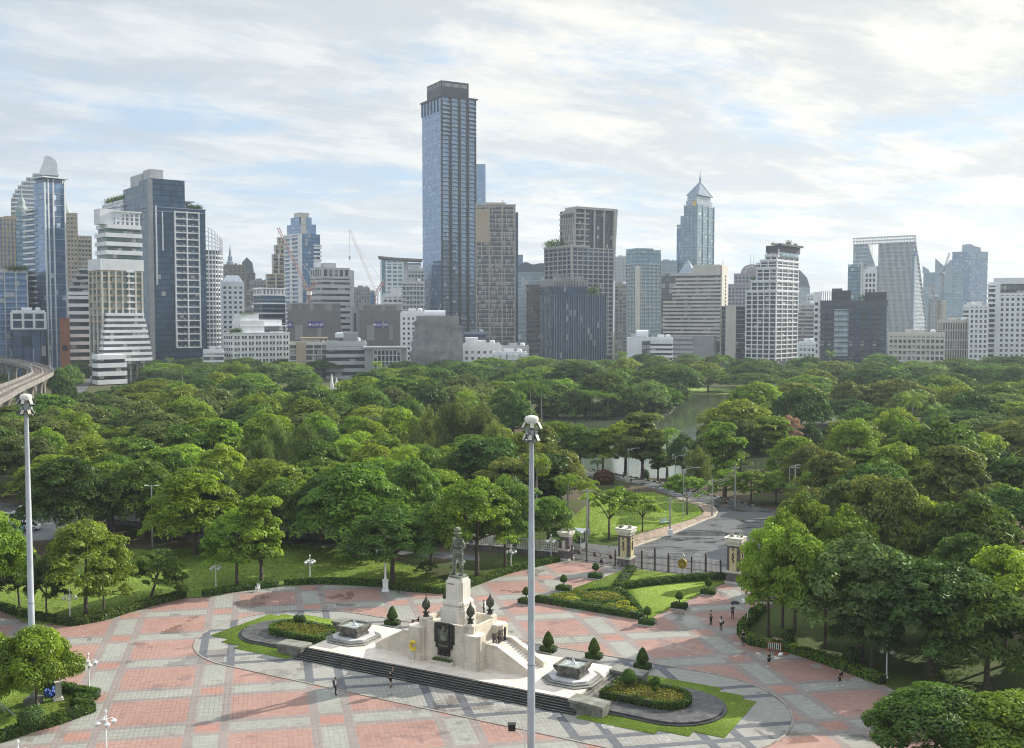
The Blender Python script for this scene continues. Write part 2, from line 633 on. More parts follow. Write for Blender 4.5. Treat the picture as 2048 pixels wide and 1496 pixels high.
    T.l.new(T.math('SUBTRACT', 0.72, T.math('MULTIPLY', wet, 0.5)), bs.inputs['Roughness'])
    T.l.new(T.math('ADD', 0.15, T.math('MULTIPLY', wet, 0.35)), bs.inputs['Specular IOR Level'])
    return m


sheet('ground', [(-2600, -300), (2600, -300), (2600, 2600), (-2600, 2600)], 0.0, soil_mat())

PLAZA_PX = [(-500, 1205), (0, 1222), (55, 1246), (145, 1253), (200, 1243), (280, 1218), (365, 1197), (410, 1195), (480, 1183), (550, 1174), (640, 1169),
            (765, 1174), (870, 1186), (900, 1187), (945, 1172), (1020, 1146), (1115, 1124), (1132, 1119), (1252, 1137), (1441, 1158), (1480, 1167), (1512, 1176), (1545, 1205),
            (1521, 1226), (1495, 1250), (1482, 1263), (1488, 1275), (1505, 1289), (1540, 1296), (1567, 1301), (1611, 1313), (1664, 1331), (1716, 1350), (1760, 1366),
            (1810, 1392), (1880, 1430), (1990, 1496), (2400, 1760), (-600, 1760)]
PLAZA = gp(PLAZA_PX)
sheet('plaza', PLAZA, 0.004, plaza_mat())

LAWN = lawn_mat("lawn_grass", (0.085, 0.14, 0.02), (0.21, 0.285, 0.05), 0.3)
LAWN_B = lawn_mat("trimmed_grass", (0.125, 0.198, 0.03), (0.235, 0.315, 0.06), 0.0)
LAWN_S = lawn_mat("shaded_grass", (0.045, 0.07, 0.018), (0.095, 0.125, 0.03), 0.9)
TURF = []
TURF.append((gp([(-400, 1150), (0, 1132), (120, 1118), (250, 1096), (330, 1103), (420, 1083), (600, 1088), (690, 1099), (800, 1124), (870, 1150), (905, 1172), (900, 1186), (870, 1185),
                  (765, 1173), (640, 1168), (550, 1173), (480, 1182), (410, 1194), (365, 1196), (280, 1217), (200, 1242), (145, 1252), (55, 1245), (0, 1221), (-400, 1204)]), 0.008, LAWN, 9, 0.17, 'd'))
NEAR_LAWN = [(-400, 1335), (0, 1348), (55, 1362), (85, 1372), (172, 1390), (190, 1395), (160, 1403), (178, 1411), (150, 1417), (182, 1425), (119, 1446), (50, 1466), (0, 1483), (-400, 1600)]
TURF.append((gp(NEAR_LAWN), 0.012, LAWN, 45, 0.10, 'd'))
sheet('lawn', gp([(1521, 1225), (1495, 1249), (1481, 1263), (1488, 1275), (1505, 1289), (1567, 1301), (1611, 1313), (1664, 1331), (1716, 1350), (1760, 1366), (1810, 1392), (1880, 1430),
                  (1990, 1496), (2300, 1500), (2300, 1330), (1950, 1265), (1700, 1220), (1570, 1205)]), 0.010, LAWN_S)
PARK_LAWN = [(1120, 1075), (1150, 1030), (1185, 1000), (1250, 985), (1310, 985), (1360, 1002), (1395, 1012), (1405, 1024), (1395, 1036), (1330, 1053), (1270, 1066), (1190, 1082)]
TURF.append((gp(PARK_LAWN), 0.010, LAWN_B, 12, 0.17, 'b'))

ASPH = mat('asphalt', (0.085, 0.087, 0.09), 0.55, 0.3, 0.25, col2=(0.14, 0.14, 0.14), bump=0.15, spec=0.5)


def asphalt_mat():
    m = bpy.data.materials.new("wet_asphalt")
    m.use_nodes = True
    T = NT(m.node_tree)
    bs = T.n['Principled BSDF']
    co = T.node('ShaderNodeTexCoord').outputs['Object']
    X, Y, _ = T.sep(co)
    n = T.noise(co, 0.12, 6.0, 0.6, 0.5)
    f = T.noise(co, 3.0, 5.0, 0.7)
    st = T.noise(T.xyz(T.math('MULTIPLY', X, 0.10), T.math('MULTIPLY', Y, 0.28), 0.0), 1.0, 5.0, 0.6, 1.0)
    wet = T.ramp(st, 0.52, 0.60)
    c = T.mix(T.math('ADD', T.math('MULTIPLY', n, 0.6), T.math('MULTIPLY', f, 0.4)), (0.070, 0.073, 0.077), (0.135, 0.137, 0.138))
    c = T.mix(wet, c, (0.045, 0.045, 0.048))
    T.l.new(c, bs.inputs['Base Color'])
    T.l.new(T.math('SUBTRACT', 0.6, T.math('MULTIPLY', wet, 0.42)), bs.inputs['Roughness'])
    return m


ROAD_PX = [(1020, 905), (1120, 920), (1185, 940), (1229, 949), (1259, 954), (1312, 965), (1340, 972), (1385, 984), (1426, 993), (1460, 1001), (1510, 1013), (1600, 1028), (1640, 1060), (1600, 1150),
           (1480, 1166), (1441, 1157), (1252, 1136), (1132, 1118), (1090, 1100), (1140, 1082), (1200, 1090), (1265, 1095), (1344, 1068), (1394, 1047), (1429, 1033), (1434, 1024), (1426, 1014), (1382, 1001), (1356, 995),
           (1306, 978), (1247, 962), (1185, 953), (1100, 940), (1000, 922)]
ROAD = gp(ROAD_PX)
sheet('road', ROAD, 0.006, asphalt_mat())
sheet('road', [G(95, 860), G(112, 860), G(160, 800), G(192, 748), G(176, 746), G(140, 792)], 0.006, ASPH)
sheet('road', gp([(-200, 1005), (0, 1005), (130, 1020), (160, 1050), (100, 1080), (-200, 1095)]), 0.006, ASPH)
sheet('path', gp([(330, 1064), (690, 1090), (960, 1110), (960, 1122), (690, 1101), (330, 1072)]), 0.006, ASPH)
# brick footpath with a raised kerb between the park lawn and the road
PAVE = mat('path_brick', (0.30, 0.22, 0.165), 0.8, 0.3, 1.2, col2=(0.42, 0.33, 0.25))
KERB = mat('kerb_concrete', (0.52, 0.49, 0.40), 0.8, 0.2, 1.0)
kp = [(1262, 1096), (1270, 1093), (1344, 1068), (1394, 1047), (1429, 1033), (1434, 1024), (1426, 1014), (1382, 1001), (1356, 995)]
ki = [(1250, 1080), (1262, 1073), (1330, 1055), (1380, 1041), (1404, 1030), (1408, 1024), (1400, 1014), (1368, 1003), (1350, 998)]
o = MB().prism(gp(kp) + gp(ki)[::-1], -0.02, 0.12).build('footpath', PAVE)
o['kind'] = 'structure'
mb = MB()
kw = [Vector((*p, 0)) for p in gp(kp)]
for a, b in zip(kw[:-1], kw[1:]):
    d = (b - a).normalized()
    nrm = Vector((d.y, -d.x, 0)) * 0.16
    mb.prism([tuple(a)[:2], tuple(b)[:2], tuple(b + nrm)[:2], tuple(a + nrm)[:2]], -0.02, 0.14)
o = mb.build('kerb', KERB)
o['kind'] = 'structure'
# black and white kerb along the lake road
KW, KB = mat('kerb_white', (0.7, 0.69, 0.65), 0.7), mat('kerb_black', (0.04, 0.04, 0.04), 0.7)
for mtl, ph in ((KW, 0), (KB, 1)):
    mb = MB()
    pts = [Vector((*p, 0)) for p in gp([(1185, 939), (1229, 948), (1259, 953), (1312, 964), (1340, 971), (1385, 983), (1426, 992), (1460, 1000), (1510, 1012)])]
    k = 0
    for a, b in zip(pts[:-1], pts[1:]):
        n = max(1, int((b - a).length / 1.0))
        for i in range(n):
            k += 1
            if k % 2 == ph:
                p, q = a.lerp(b, i / n), a.lerp(b, (i + 1) / n)
                mb.prism([(p.x, p.y), (q.x, q.y), (q.x, q.y + 0.25), (p.x, p.y + 0.25)], 0, 0.18)
    o = mb.build('kerb', mtl)
    o['kind'] = 'structure'


def water_mat():
    m = bpy.data.materials.new("lake_water")
    m.use_nodes = True
    T = NT(m.node_tree)
    bs = T.n['Principled BSDF']
    co = T.node('ShaderNodeTexCoord').outputs['Object']
    bs.inputs['Base Color'].default_value = (0.075, 0.095, 0.055, 1)
    bs.inputs['Roughness'].default_value = 0.06
    bs.inputs['IOR'].default_value = 1.33
    bs.inputs['Specular IOR Level'].default_value = 0.8
    bn = T.node('ShaderNodeBump')
    bn.inputs['Strength'].default_value = 0.12
    bn.inputs['Distance'].default_value = 0.15
    T.l.new(T.noise(co, 0.9, 5.0, 0.6), bn.inputs['Height'])
    T.l.new(bn.outputs[0], bs.inputs['Normal'])
    return m


LAKE_PX = [(1090, 808), (1250, 800), (1370, 789), (1500, 792), (1620, 800), (1740, 812), (1780, 828), (1760, 850), (1700, 870), (1690, 920), (1600, 938), (1500, 938), (1420, 950), (1350, 958), (1290, 955), (1240, 950), (1180, 944), (1130, 915), (1090, 870)]
sheet('lake', gp(LAKE_PX), 0.010, water_mat())
BANK = mat('bank_earth', (0.045, 0.055, 0.025), 0.9, 0.4, 0.4)
ISLE_A = [(1085, 800), (1250, 798), (1362, 790), (1368, 800), (1352, 812), (1345, 822), (1338, 828), (1310, 833), (1240, 838), (1160, 838), (1080, 842)]
ISLE_B = [(1420, 850), (1500, 838), (1640, 836), (1705, 842), (1700, 890), (1640, 905), (1570, 910), (1490, 912), (1430, 900), (1405, 875)]
for P in (ISLE_A, ISLE_B):
    o = MB().prism(gp(P), -0.3, 0.5).build('bank', BANK)
    o['kind'] = 'structure'
sheet('lawn', gp([(1370, 775), (1500, 778), (1640, 788), (1640, 799), (1500, 791), (1370, 788)]), 0.012, LAWN_B)
# ------------------------------------------------------------------ leaf-covered shapes
def leaf_arrays(P, N, size, rg, clump, flat=0.6, jit=0.5, upb=0.0, droop=0.0):
    """leaf-sized quads: centres P, facing N"""
    n = len(P)
    N = N + jit * rg.normal(size=(n, 3))
    N[:, 2] += upb
    N /= np.linalg.norm(N, axis=1, keepdims=True) + 1e-9
    A = rg.normal(size=(n, 3))
    if droop:
        A[:, 2] -= droop * 2
    A -= N * np.sum(A * N, axis=1, keepdims=True)
    A /= np.linalg.norm(A, axis=1, keepdims=True) + 1e-9
    B = np.cross(N, A)
    sz = size * rg.uniform(0.6, 1.3, (n, 1))
    V = np.stack([P + A * sz, P + B * sz * flat, P - A * sz, P - B * sz * flat], axis=1).reshape(-1, 3)
    return V, np.repeat(clump, 1)


def quad_mesh(name, V, clump, m, extra=None, extra_m=None):
    nq = len(V) // 4
    me = bpy.data.meshes.new(name)
    ev, ef = (extra.v, extra.f) if extra else ([], [])
    me.vertices.add(len(V) + len(ev))
    co = np.concatenate([V, np.array(ev, dtype=float).reshape(-1, 3)]) if ev else V
    me.vertices.foreach_set('co', co.astype(np.float32).ravel())
    loops = list(range(4 * nq))
    starts = list(range(0, 4 * nq, 4))
    k = 4 * nq
    for f in ef:
        starts.append(k)
        loops += [4 * nq + i for i in f]
        k += len(f)
    me.loops.add(len(loops))
    me.loops.foreach_set('vertex_index', loops)
    me.polygons.add(len(starts))
    me.polygons.foreach_set('loop_start', starts)
    me.materials.append(m)
    if extra_m:
        me.materials.append(extra_m)
        me.polygons.foreach_set('material_index', [0] * nq + [1] * len(ef))
    at = me.attributes.new('clump', 'FLOAT', 'FACE')
    at.data.foreach_set('value', list(map(float, clump)) + [0.2] * len(ef))
    me.update(calc_edges=True)
    me.validate()
    return me


L_TURF = {'b': leafmat('grass_blades_bright', (0.205, 0.295, 0.040), 0.4, 0.3), 'd': leafmat('grass_blades', (0.135, 0.200, 0.030), 0.4, 0.4)}


def turf(pts, z, base, dens, size, tone, h=0.0):
    """a lawn: its ground sheet with short tufts that soften the surface and the edge"""
    P = np.array(pts, float)
    lo, hi = P.min(0), P.max(0)
    lo = np.maximum(lo, (-75, 60))
    hi = np.minimum(hi, (75, 230))
    n = int(dens * (hi[0] - lo[0]) * (hi[1] - lo[1]))
    Q = rng.uniform(lo, hi, (n, 2))
    ok = np.zeros(n, bool)
    for i in range(len(P)):
        (x0, y0), (x1, y1) = P[i], P[i - 1]
        c = (y0 > Q[:, 1]) != (y1 > Q[:, 1])
        with np.errstate(divide='ignore', invalid='ignore'):
            ok ^= c & (Q[:, 0] < (x1 - x0) * (Q[:, 1] - y0) / (y1 - y0) + x0)
    Q = Q[ok]
    P3 = np.column_stack([Q, z + h + size * rng.uniform(0.1, 0.5, len(Q))])
    cl = np.clip(0.5 + 0.3 * np.sin(Q[:, 0] * 0.8) * np.cos(Q[:, 1] * 0.6) + rng.normal(0, 0.25, len(Q)), 0, 1)
    V, c = leaf_arrays(P3, np.tile([0.0, 0, 1], (len(Q), 1)), size, rng, cl, flat=0.3, jit=0.7)
    mb = MB()
    if h:
        mb.prism(pts, 0.0, z + h)
    else:
        mb.face([(p[0], p[1], z) for p in pts])
    o = link('lawn', quad_mesh('lawn', V, c, L_TURF[tone], mb, base))
    o['kind'] = 'structure'
    return o


for a in TURF:
    turf(*a)
L_HEDGE = leafmat('hedge_leaves', (0.065, 0.125, 0.02), 0.3)
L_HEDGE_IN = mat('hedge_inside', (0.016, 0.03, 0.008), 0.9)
L_TOPI = leafmat('topiary_leaves', (0.055, 0.11, 0.016), 0.25)
L_YEL = leafmat('yellow_leaves', (0.26, 0.31, 0.03), 0.4, 0.4, (0.46, 0.46, 0.03))
L_FLOW = leafmat('flower_leaves', (0.13, 0.17, 0.02), 0.35, 0.7, (0.38, 0.36, 0.05))
BARK = mat('bark', (0.09, 0.07, 0.055), 0.9, 0.4, 3.0, bump=0.4)
BARK_P = mat('pale_bark', (0.26, 0.23, 0.19), 0.9, 0.3, 3.0, bump=0.3)
WHITE = mat('white_paint', (0.78, 0.78, 0.76), 0.45, 0.06, 2.0)


def hedge(pts, w, h, label, name='hedge', size=0.12, dens=55, group=None, m=None, closed=False):
    pts = [Vector((p[0], p[1], 0)) for p in pts]
    if closed:
        pts.append(pts[0].copy())
    org = pts[0].copy()
    P, N, mb = [], [], MB()
    for a, b in zip(pts[:-1], pts[1:]):
        d = b - a
        L = d.length
        if L < 1e-3:
            continue
        d.normalize()
        nr = Vector((-d.y, d.x, 0))
        a2, b2 = a - d * w * 0.35 - org, b + d * w * 0.35 - org
        q = 0.46 * w
        mb.prism([(a2 + nr * q)[:2], (a2 - nr * q)[:2], (b2 - nr * q)[:2], (b2 + nr * q)[:2]], 0.0, h * 0.95)
        n = int(dens * (L + 0.7 * w) * (w + 2 * h))
        for k in range(n):
            t = random.uniform(-0.35 * w, L + 0.35 * w)
            s = random.uniform(0, w + 2 * h)
            wob = 0.06 * math.sin(t * 2.3) + 0.05 * math.sin(t * 5.1 + 1)
            if s < h:
                off, z, nn = -w / 2 - wob * .5, s, -nr
            elif s < h + w:
                off, z, nn = s - h - w / 2, h + wob, Vector((0, 0, 1))
            else:
                off, z, nn = w / 2 + wob * .5, s - h - w, nr
            p = a + d * t + nr * off - org
            P.append((p.x, p.y, max(0.03, z)))
            N.append(tuple(nn))
    P, N = np.array(P), np.array(N)
    cl = np.clip(0.5 + 0.35 * np.sin(P[:, 0] * 1.7) * np.cos(P[:, 1] * 1.3) + rng.normal(0, 0.2, len(P)), 0, 1)
    V, c = leaf_arrays(P, N, size, rng, cl)
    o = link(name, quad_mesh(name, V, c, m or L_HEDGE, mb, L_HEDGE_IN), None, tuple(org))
    return setp(o, label, 'hedge', group)


def leaf_solid(prof, n, size, seed, m, inner=0.93, name='foliage'):
    """clipped foliage turned on a profile of (r, z)"""
    rg = np.random.default_rng(seed)
    prof = np.array(prof, float)
    seg = np.diff(prof, axis=0)
    L = np.linalg.norm(seg, axis=1)
    wgt = L * (prof[:-1, 0] + prof[1:, 0] + 0.05)
    k = rg.choice(len(L), n, p=wgt / wgt.sum())
    t = rg.uniform(0, 1, n)
    rz = prof[k] + seg[k] * t[:, None]
    th = rg.uniform(0, 2 * np.pi, n)
    P = np.stack([rz[:, 0] * np.cos(th), rz[:, 0] * np.sin(th), rz[:, 1]], 1)
    nr = np.stack([seg[k][:, 1], -seg[k][:, 0]], 1) / L[k][:, None]
    N = np.stack([nr[:, 0] * np.cos(th), nr[:, 0] * np.sin(th), nr[:, 1]], 1)
    P += N * rg.normal(0, size * 0.35, (n, 1))
    V, c = leaf_arrays(P, N, size, rg, np.clip(rg.normal(0.5, 0.25, n), 0, 1), jit=0.4)
    mb = MB()
    c0 = prof[:, 1].mean()
    mb.lathe([(max(0.01, r * inner), c0 + (z - c0) * inner) for r, z in prof], 12)
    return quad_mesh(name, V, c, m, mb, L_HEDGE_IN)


# ------------------------------------------------------------------ the monument
TRAV = mat('travertine', (0.60, 0.54, 0.44), 0.6, 0.13, 0.8, streak=0.4, course=0.42)
MARB = mat('white_marble', (0.66, 0.625, 0.55), 0.5, 0.07, 0.8, streak=0.25)
PAVT = mat('terrace_stone', (0.66, 0.60, 0.51), 0.5, 0.15, 0.5, col2=(0.78, 0.72, 0.62))
DARK = mat('dark_granite', (0.03, 0.031, 0.03), 0.45, 0.4, 0.9, spec=0.5)
DARKW = mat('worn_granite', (0.17, 0.165, 0.14), 0.65, 0.4, 1.2, streak=0.9)
APRON = mat('slate_paving', (0.055, 0.055, 0.057), 0.55, 0.35, 1.5, col2=(0.105, 0.103, 0.10))
BRONZE = mat('green_bronze', (0.115, 0.135, 0.10), 0.55, 0.4, 2.0, metal=0.2, col2=(0.225, 0.25, 0.19), streak=0.5)
BRONZED = mat('dark_bronze', (0.03, 0.03, 0.03), 0.4, 0.5, 3.0, metal=0.5, col2=(0.08, 0.075, 0.065))


def terrace_mat():
    m = bpy.data.materials.new("terrace_slabs")
    m.use_nodes = True
    T = NT(m.node_tree)
    bs = T.n['Principled BSDF']
    co = T.node('ShaderNodeTexCoord').outputs['Object']
    x, y, z = T.sep(co)
    wn = T.node('ShaderNodeTexWhiteNoise', noise_dimensions='2D')
    T.l.new(T.xyz(T.math('FLOOR', T.math('DIVIDE', x, 0.9)), T.math('FLOOR', T.math('DIVIDE', y, 0.6)), 0.0), wn.inputs['Vector'])
    n = T.noise(co, 0.45, 6.0, 0.65, 0.8)
    t = T.math('ADD', T.math('MULTIPLY', wn.outputs['Value'], 0.4), T.math('MULTIPLY', n, 0.6))
    c = T.mix(t, (0.55, 0.46, 0.36), (0.80, 0.74, 0.65))
    j = T.math('MAXIMUM', T.math('LESS_THAN', T.math('FRACT', T.math('DIVIDE', x, 0.9)), 0.02), T.math('LESS_THAN', T.math('FRACT', T.math('DIVIDE', y, 0.6)), 0.03))
    c = T.mix(T.math('MULTIPLY', j, 0.5), c, (0.3, 0.25, 0.2))
    T.l.new(c, bs.inputs['Base Color'])
    bs.inputs['Roughness'].default_value = 0.5
    return m


MON = thing('monument', 'cream stone stepped monument base with dark relief panel, stairs and white pedestal', 'monument', (*MO, 0.004), MA)
TZ = 0.9
MB().box(-15.2, 15.2, -5.0, 4.75, 0, TZ).build('terrace', terrace_mat(), MON)
rise = TZ / 6
for k in range(6):                                            # front and back flights, each step its own slab
    z1 = TZ - rise * k - (0.004 if k == 0 else 0)
    e = 0.24 * (k + 1)
    MB().box(-15.25 - e * 0.55, 15.25 + e * 0.55, -5.0 - e, -5.0 - e + 0.24 if k else -4.98, 0, z1).build('step', DARK, MON)
    # thin nosing in worn granite, paler than the step
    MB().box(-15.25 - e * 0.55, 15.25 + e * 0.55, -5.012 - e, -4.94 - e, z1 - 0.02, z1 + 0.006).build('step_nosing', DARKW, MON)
for k in range(5):
    e = 0.24 * (k + 1)
    MB().box(-14.6, 14.6, 4.75 + e - 0.24, 4.75 + e, 0, TZ - rise * (k + 1)).build('step', DARK, MON)
for s in (-1, 1):                                             # the short ends: three steps, cheek walls
    for k in range(3):
        a, b = s * (15.2 + 0.34 * k), s * (15.2 + 0.34 * (k + 1))
        MB().box(min(a, b), max(a, b), -4.0, 3.6, 0, TZ - 0.2 * (k + 1)).build('step', DARKW, MON)
    for v0, v1 in ((-6.1, -4.35), (3.0, 4.75)):
        a, b = s * 15.3, s * 18.5
        mb = MB()
        mb.slabx([(a, 0.02), (b, 0.02), (b, 0.86), (a, 0.98)] if s > 0 else [(b, 0.02), (a, 0.02), (a, 0.98), (b, 0.86)], v0 + 0.15, v1 - 0.15)
        c = mb.build('cheek_wall', DARKW, MON)
        a2, b2 = s * 15.2, s * 18.6
        MB().slabx([(a2, 0.98), (b2, 0.86), (b2, 1.10), (a2, 1.22)] if s > 0 else [(b2, 0.86), (a2, 0.98), (a2, 1.22), (b2, 1.10)], v0, v1).build('coping', mat('weathered_coping', (0.19, 0.19, 0.155), 0.75, 0.35, 1.0), c)
# central block, stepped at its corners
BT = 4.95


def cham(u0, u1, v0, v1, c):
    return [(u0 + c, v0), (u1 - c, v0), (u1 - c, v0 + c * .5), (u1 - c * .5, v0 + c * .5), (u1 - c * .5, v0 + c), (u1, v0 + c), (u1, v1 - c), (u1 - c * .5, v1 - c), (u1 - c * .5, v1 - c * .5), (u1 - c, v1 - c * .5), (u1 - c, v1),
            (u0 + c, v1), (u0 + c, v1 - c * .5), (u0 + c * .5, v1 - c * .5), (u0 + c * .5, v1 - c), (u0, v1 - c), (u0, v0 + c), (u0 + c * .5, v0 + c), (u0 + c * .5, v0 + c * .5), (u0 + c, v0 + c * .5)]


MB().prism(cham(-3.2, 3.2, -2.45, 2.45, 0.5), TZ, BT - 0.55).build('block', TRAV, MON)
for (u0, u1, v0, v1) in ((-2.7, 2.7, -2.45, -2.15), (-2.7, 2.7, 2.15, 2.45)):
    MB().box(u0, u1, v0, v1, BT - 0.553, BT - 0.02).build('parapet', TRAV, MON)
for (u0, u1) in ((-3.2, -2.9), (2.9, 3.2)):
    MB().box(u0, u1, -1.95, 1.95, BT - 0.553, BT - 0.08).build('parapet', TRAV, MON)
for su in (-1, 1):
    for sv in (-1, 1):
        c = (su * 2.6, sv * 1.9)
        p = MB().prism(cham(c[0] - 0.58, c[0] + 0.58, c[1] - 0.55, c[1] + 0.55, 0.18), BT - 1.6, BT + 0.06).build('corner_plinth', TRAV, MON)
        MB().cbox(c[0], c[1], BT + 0.13, 0.8, 0.8, 0.14).build('cap_slab', MARB, p)
        # low pier in front of each corner
        u0, u1 = sorted((su * 2.35, su * 4.2))
        v0, v1 = sorted((sv * 1.35, sv * 3.0))
        q = MB().prism(cham(u0, u1, v0, v1, 0.3), TZ + 0.75, 4.2).build('pier', TRAV, MON)
        MB().prism(cham(u0 - 0.07, u1 + 0.07, v0 - 0.07, v1 + 0.07, 0.3), TZ, TZ + 0.75).build('pier_base', TRAV, q)
        MB().prism(cham(u0 - 0.0, u1 + 0.0, v0 + 0.02, v1 - 0.02, 0.33), 4.2, 4.26).build('pier_cap', PAVT, q)
    # stair flanked by sloping walls on each end
    prof = [(4.15, TZ), (9.0, TZ), (9.0, TZ + 0.45), (5.4, 3.22), (4.15, 3.22)]
    prof = [(su * a, b) for a, b in prof]
    if su < 0:
        prof = prof[::-1]
    for sv in (-1, 1):
        w = MB().slabx(prof, *sorted((sv * 1.25, sv * 1.75))).build('stair_wall', TRAV, MON)
        cp = [(4.15, 3.222), (5.42, 3.222), (9.05, TZ + 0.452), (9.05, TZ + 0.56), (5.46, 3.33), (4.15, 3.33)]
        cp = [(su * a, b) for a, b in cp]
        MB().slabx(cp if su > 0 else cp[::-1], *sorted((sv * 1.2, sv * 1.8))).build('coping', PAVT, w)
    st = MB()
    for k in range(12):
        a, b = su * (5.3 + 0.28 * k), su * (5.3 + 0.28 * (k + 1))
        st.box(min(a, b), max(a, b), -1.25, 1.25, TZ, 3.0 - 0.165 * (k + 1))
    a, b = sorted((su * 3.1, su * 5.3))
    st.box(a, b, -1.25, 1.25, TZ, 3.0)
    st.build('stair', PAVT, MON)
    # wrought gate at the head of the stair
    g = MB()
    for k in range(11):
        y = -1.2 + 0.24 * k
        g.cbox(su * 4.75, y, 3.55, 0.05, 0.05, 1.1)
        if k < 10:
            g.cbox(su * 4.75, y + 0.12, 3.35 + 0.3 * (k % 2), 0.03, 0.2, 0.22)
    g.cbox(su * 4.75, 0, 4.1, 0.07, 2.45, 0.07).cbox(su * 4.75, 0, 3.08, 0.07, 2.45, 0.07)
    for y in (-1.15, 0, 1.15):
        g.cbox(su * 4.75, y, 3.65, 0.12, 0.22, 1.3)
    g.build('stair_gate', BRONZED, MON)
# relief panel hanging on the front
rel = MB().box(-0.74, 0.62, -2.72, -2.46, 1.75, BT + 0.05).build('relief_panel', BRONZED, MON)
for x0, x1, zb in ((-1.02, -0.745, 2.45), (0.625, 0.90, 2.45), (-1.22, -1.023, 2.95), (0.903, 1.10, 2.95)):
    MB().box(x0, x1, -2.62 if abs(x0) < 1.03 and x1 < 0.91 else -2.55, -2.455, zb, BT + (0.0 if zb < 2.9 else -0.1)).build('relief_border', BRONZED, rel)
em = MB()                                                      # raised crest with crown, ring and a ribbon below
em.slabx([(-0.06 + 0.42 * math.cos(t), 3.75 + 0.52 * math.sin(t)) for t in np.linspace(0, 2 * math.pi, 20, endpoint=False)], -2.78, -2.722)
for k in range(14):
    t = math.radians(-60 + 300 * k / 13) + 0.5
    em.cbox(-0.06 + 0.52 * math.cos(t), -2.76, 3.72 + 0.62 * math.sin(t), 0.09, 0.09, 0.13)
em.lathe([(0.24, 4.22), (0.2, 4.35), (0.12, 4.45), (0.07, 4.6), (0.02, 4.8)], 10, -0.06, -2.72)
for s in (-1, 1):
    em.cbox(-0.06 + s * 0.5, -2.75, 4.05, 0.08, 0.08, 0.5).cbox(-0.06 + s * 0.5, -2.75, 4.34, 0.2, 0.08, 0.08)
em.build('crest', BRONZE, rel)
rb = MB()
for k in range(12):
    rb.cbox(-0.56 + 0.092 * k, -2.745, 2.78 - 0.03 * math.sin(k * math.pi / 11), 0.055, 0.05, 0.16)
rb.build('inscription', mat('worn_bronze', (0.22, 0.21, 0.18), 0.5, 0.3, 2.0, metal=0.3), rel)
wv = MB()
for k in range(9):
    wv.tube([(-0.6 + 0.14 * k, -2.73, 1.9), (-0.52 + 0.14 * k, -2.76, 2.2 + 0.12 * (k % 3)), (-0.6 + 0.14 * k, -2.73, 2.55)], 0.035, 5)
wv.build('relief_figure', BRONZED, rel)
# pedestal
ped = MB().prism(cham(-1.45, 1.45, -1.45, 1.45, 0.42), BT - 0.6, 6.0).build('pedestal_foot', MARB, MON)


def sq(r, c=0.3):
    return cham(-r, r, -r, r, c)


MB().prism(sq(1.3, 0.4), 6.0, 6.28).build('pedestal_neck', MARB, MON)
mb = MB()
for r, z0, z1 in ((1.12, 6.28, 6.36), (1.22, 6.36, 6.44), (1.27, 6.44, 6.66), (1.2, 6.66, 6.76), (1.08, 6.76, 6.84)):
    mb.prism(sq(r, 0.34), z0, z1)
mb.build('pedestal_moulding', MARB, MON)
MB().prism(sq(1.0, 0.28), 6.84, 8.72).build('pedestal_shaft', MARB, MON)
mb = MB().prism(sq(0.93, 0.27), 8.72, 8.8)
mb.prism(sq(0.84, 0.25), 8.8, 9.06)
sh = mb.build('pedestal_cap', MARB, MON)
MB().cbox(-0.25, -1.012, 8.5, 0.75, 0.02, 0.11).build('inscription', mat('worn_bronze'), MON)

# the statue: one skinned figure with uniform parts


def skin_mesh(name, nodes, edges, m, parent, loc=(0, 0, 0), levels=2):
    me = bpy.data.meshes.new(name)
    names = list(nodes)
    me.from_pydata([nodes[k][:3] for k in names], [(names.index(a), names.index(b)) for a, b in edges], [])
    me.materials.append(m)
    o = link(name, me, parent, loc)
    md = o.modifiers.new('skin', 'SKIN')
    lay = me.skin_vertices[0] if me.skin_vertices else None
    if lay is None:
        bm_ = __import__('bmesh').new()
        bm_.from_mesh(me)
        bm_.verts.layers.skin.verify()
        bm_.to_mesh(me)
        bm_.free()
        lay = me.skin_vertices[0]
    for i, k in enumerate(names):
        r = nodes[k][3]
        lay.data[i].radius = r if hasattr(r, '__len__') else (r, r)
        lay.data[i].use_root = (i == 0)
    md.use_smooth_shade = True
    md.branch_smoothing = 0.6
    ss = o.modifiers.new('sub', 'SUBSURF')
    ss.levels = ss.render_levels = levels
    return o


def hand_tubes(mb, wrist, d, side, sc):
    """palm, four fingers and a thumb that curl a little"""
    w, d, side = Vector(wrist), Vector(d).normalized(), Vector(side).normalized()
    nrm = d.cross(side)
    palm = w + d * 0.05 * sc
    mb.tube([w - d * 0.01 * sc, palm, w + d * 0.095 * sc], [0.026 * sc, 0.042 * sc, 0.036 * sc], 8)
    for k, ln in enumerate((0.068, 0.078, 0.073, 0.056)):
        b = w + d * 0.085 * sc + side * (k - 1.5) * 0.019 * sc
        mb.tube([b, b + d * ln * 0.5 * sc + nrm * 0.006 * sc, b + d * ln * 0.8 * sc + nrm * 0.025 * sc], [0.0095 * sc, 0.009 * sc, 0.0065 * sc], 6)
    b = w + d * 0.035 * sc - side * 0.035 * sc
    mb.tube([b, b - side * 0.022 * sc + d * 0.03 * sc, b - side * 0.024 * sc + d * 0.06 * sc + nrm * 0.012 * sc], [0.012 * sc, 0.011 * sc, 0.008 * sc], 6)


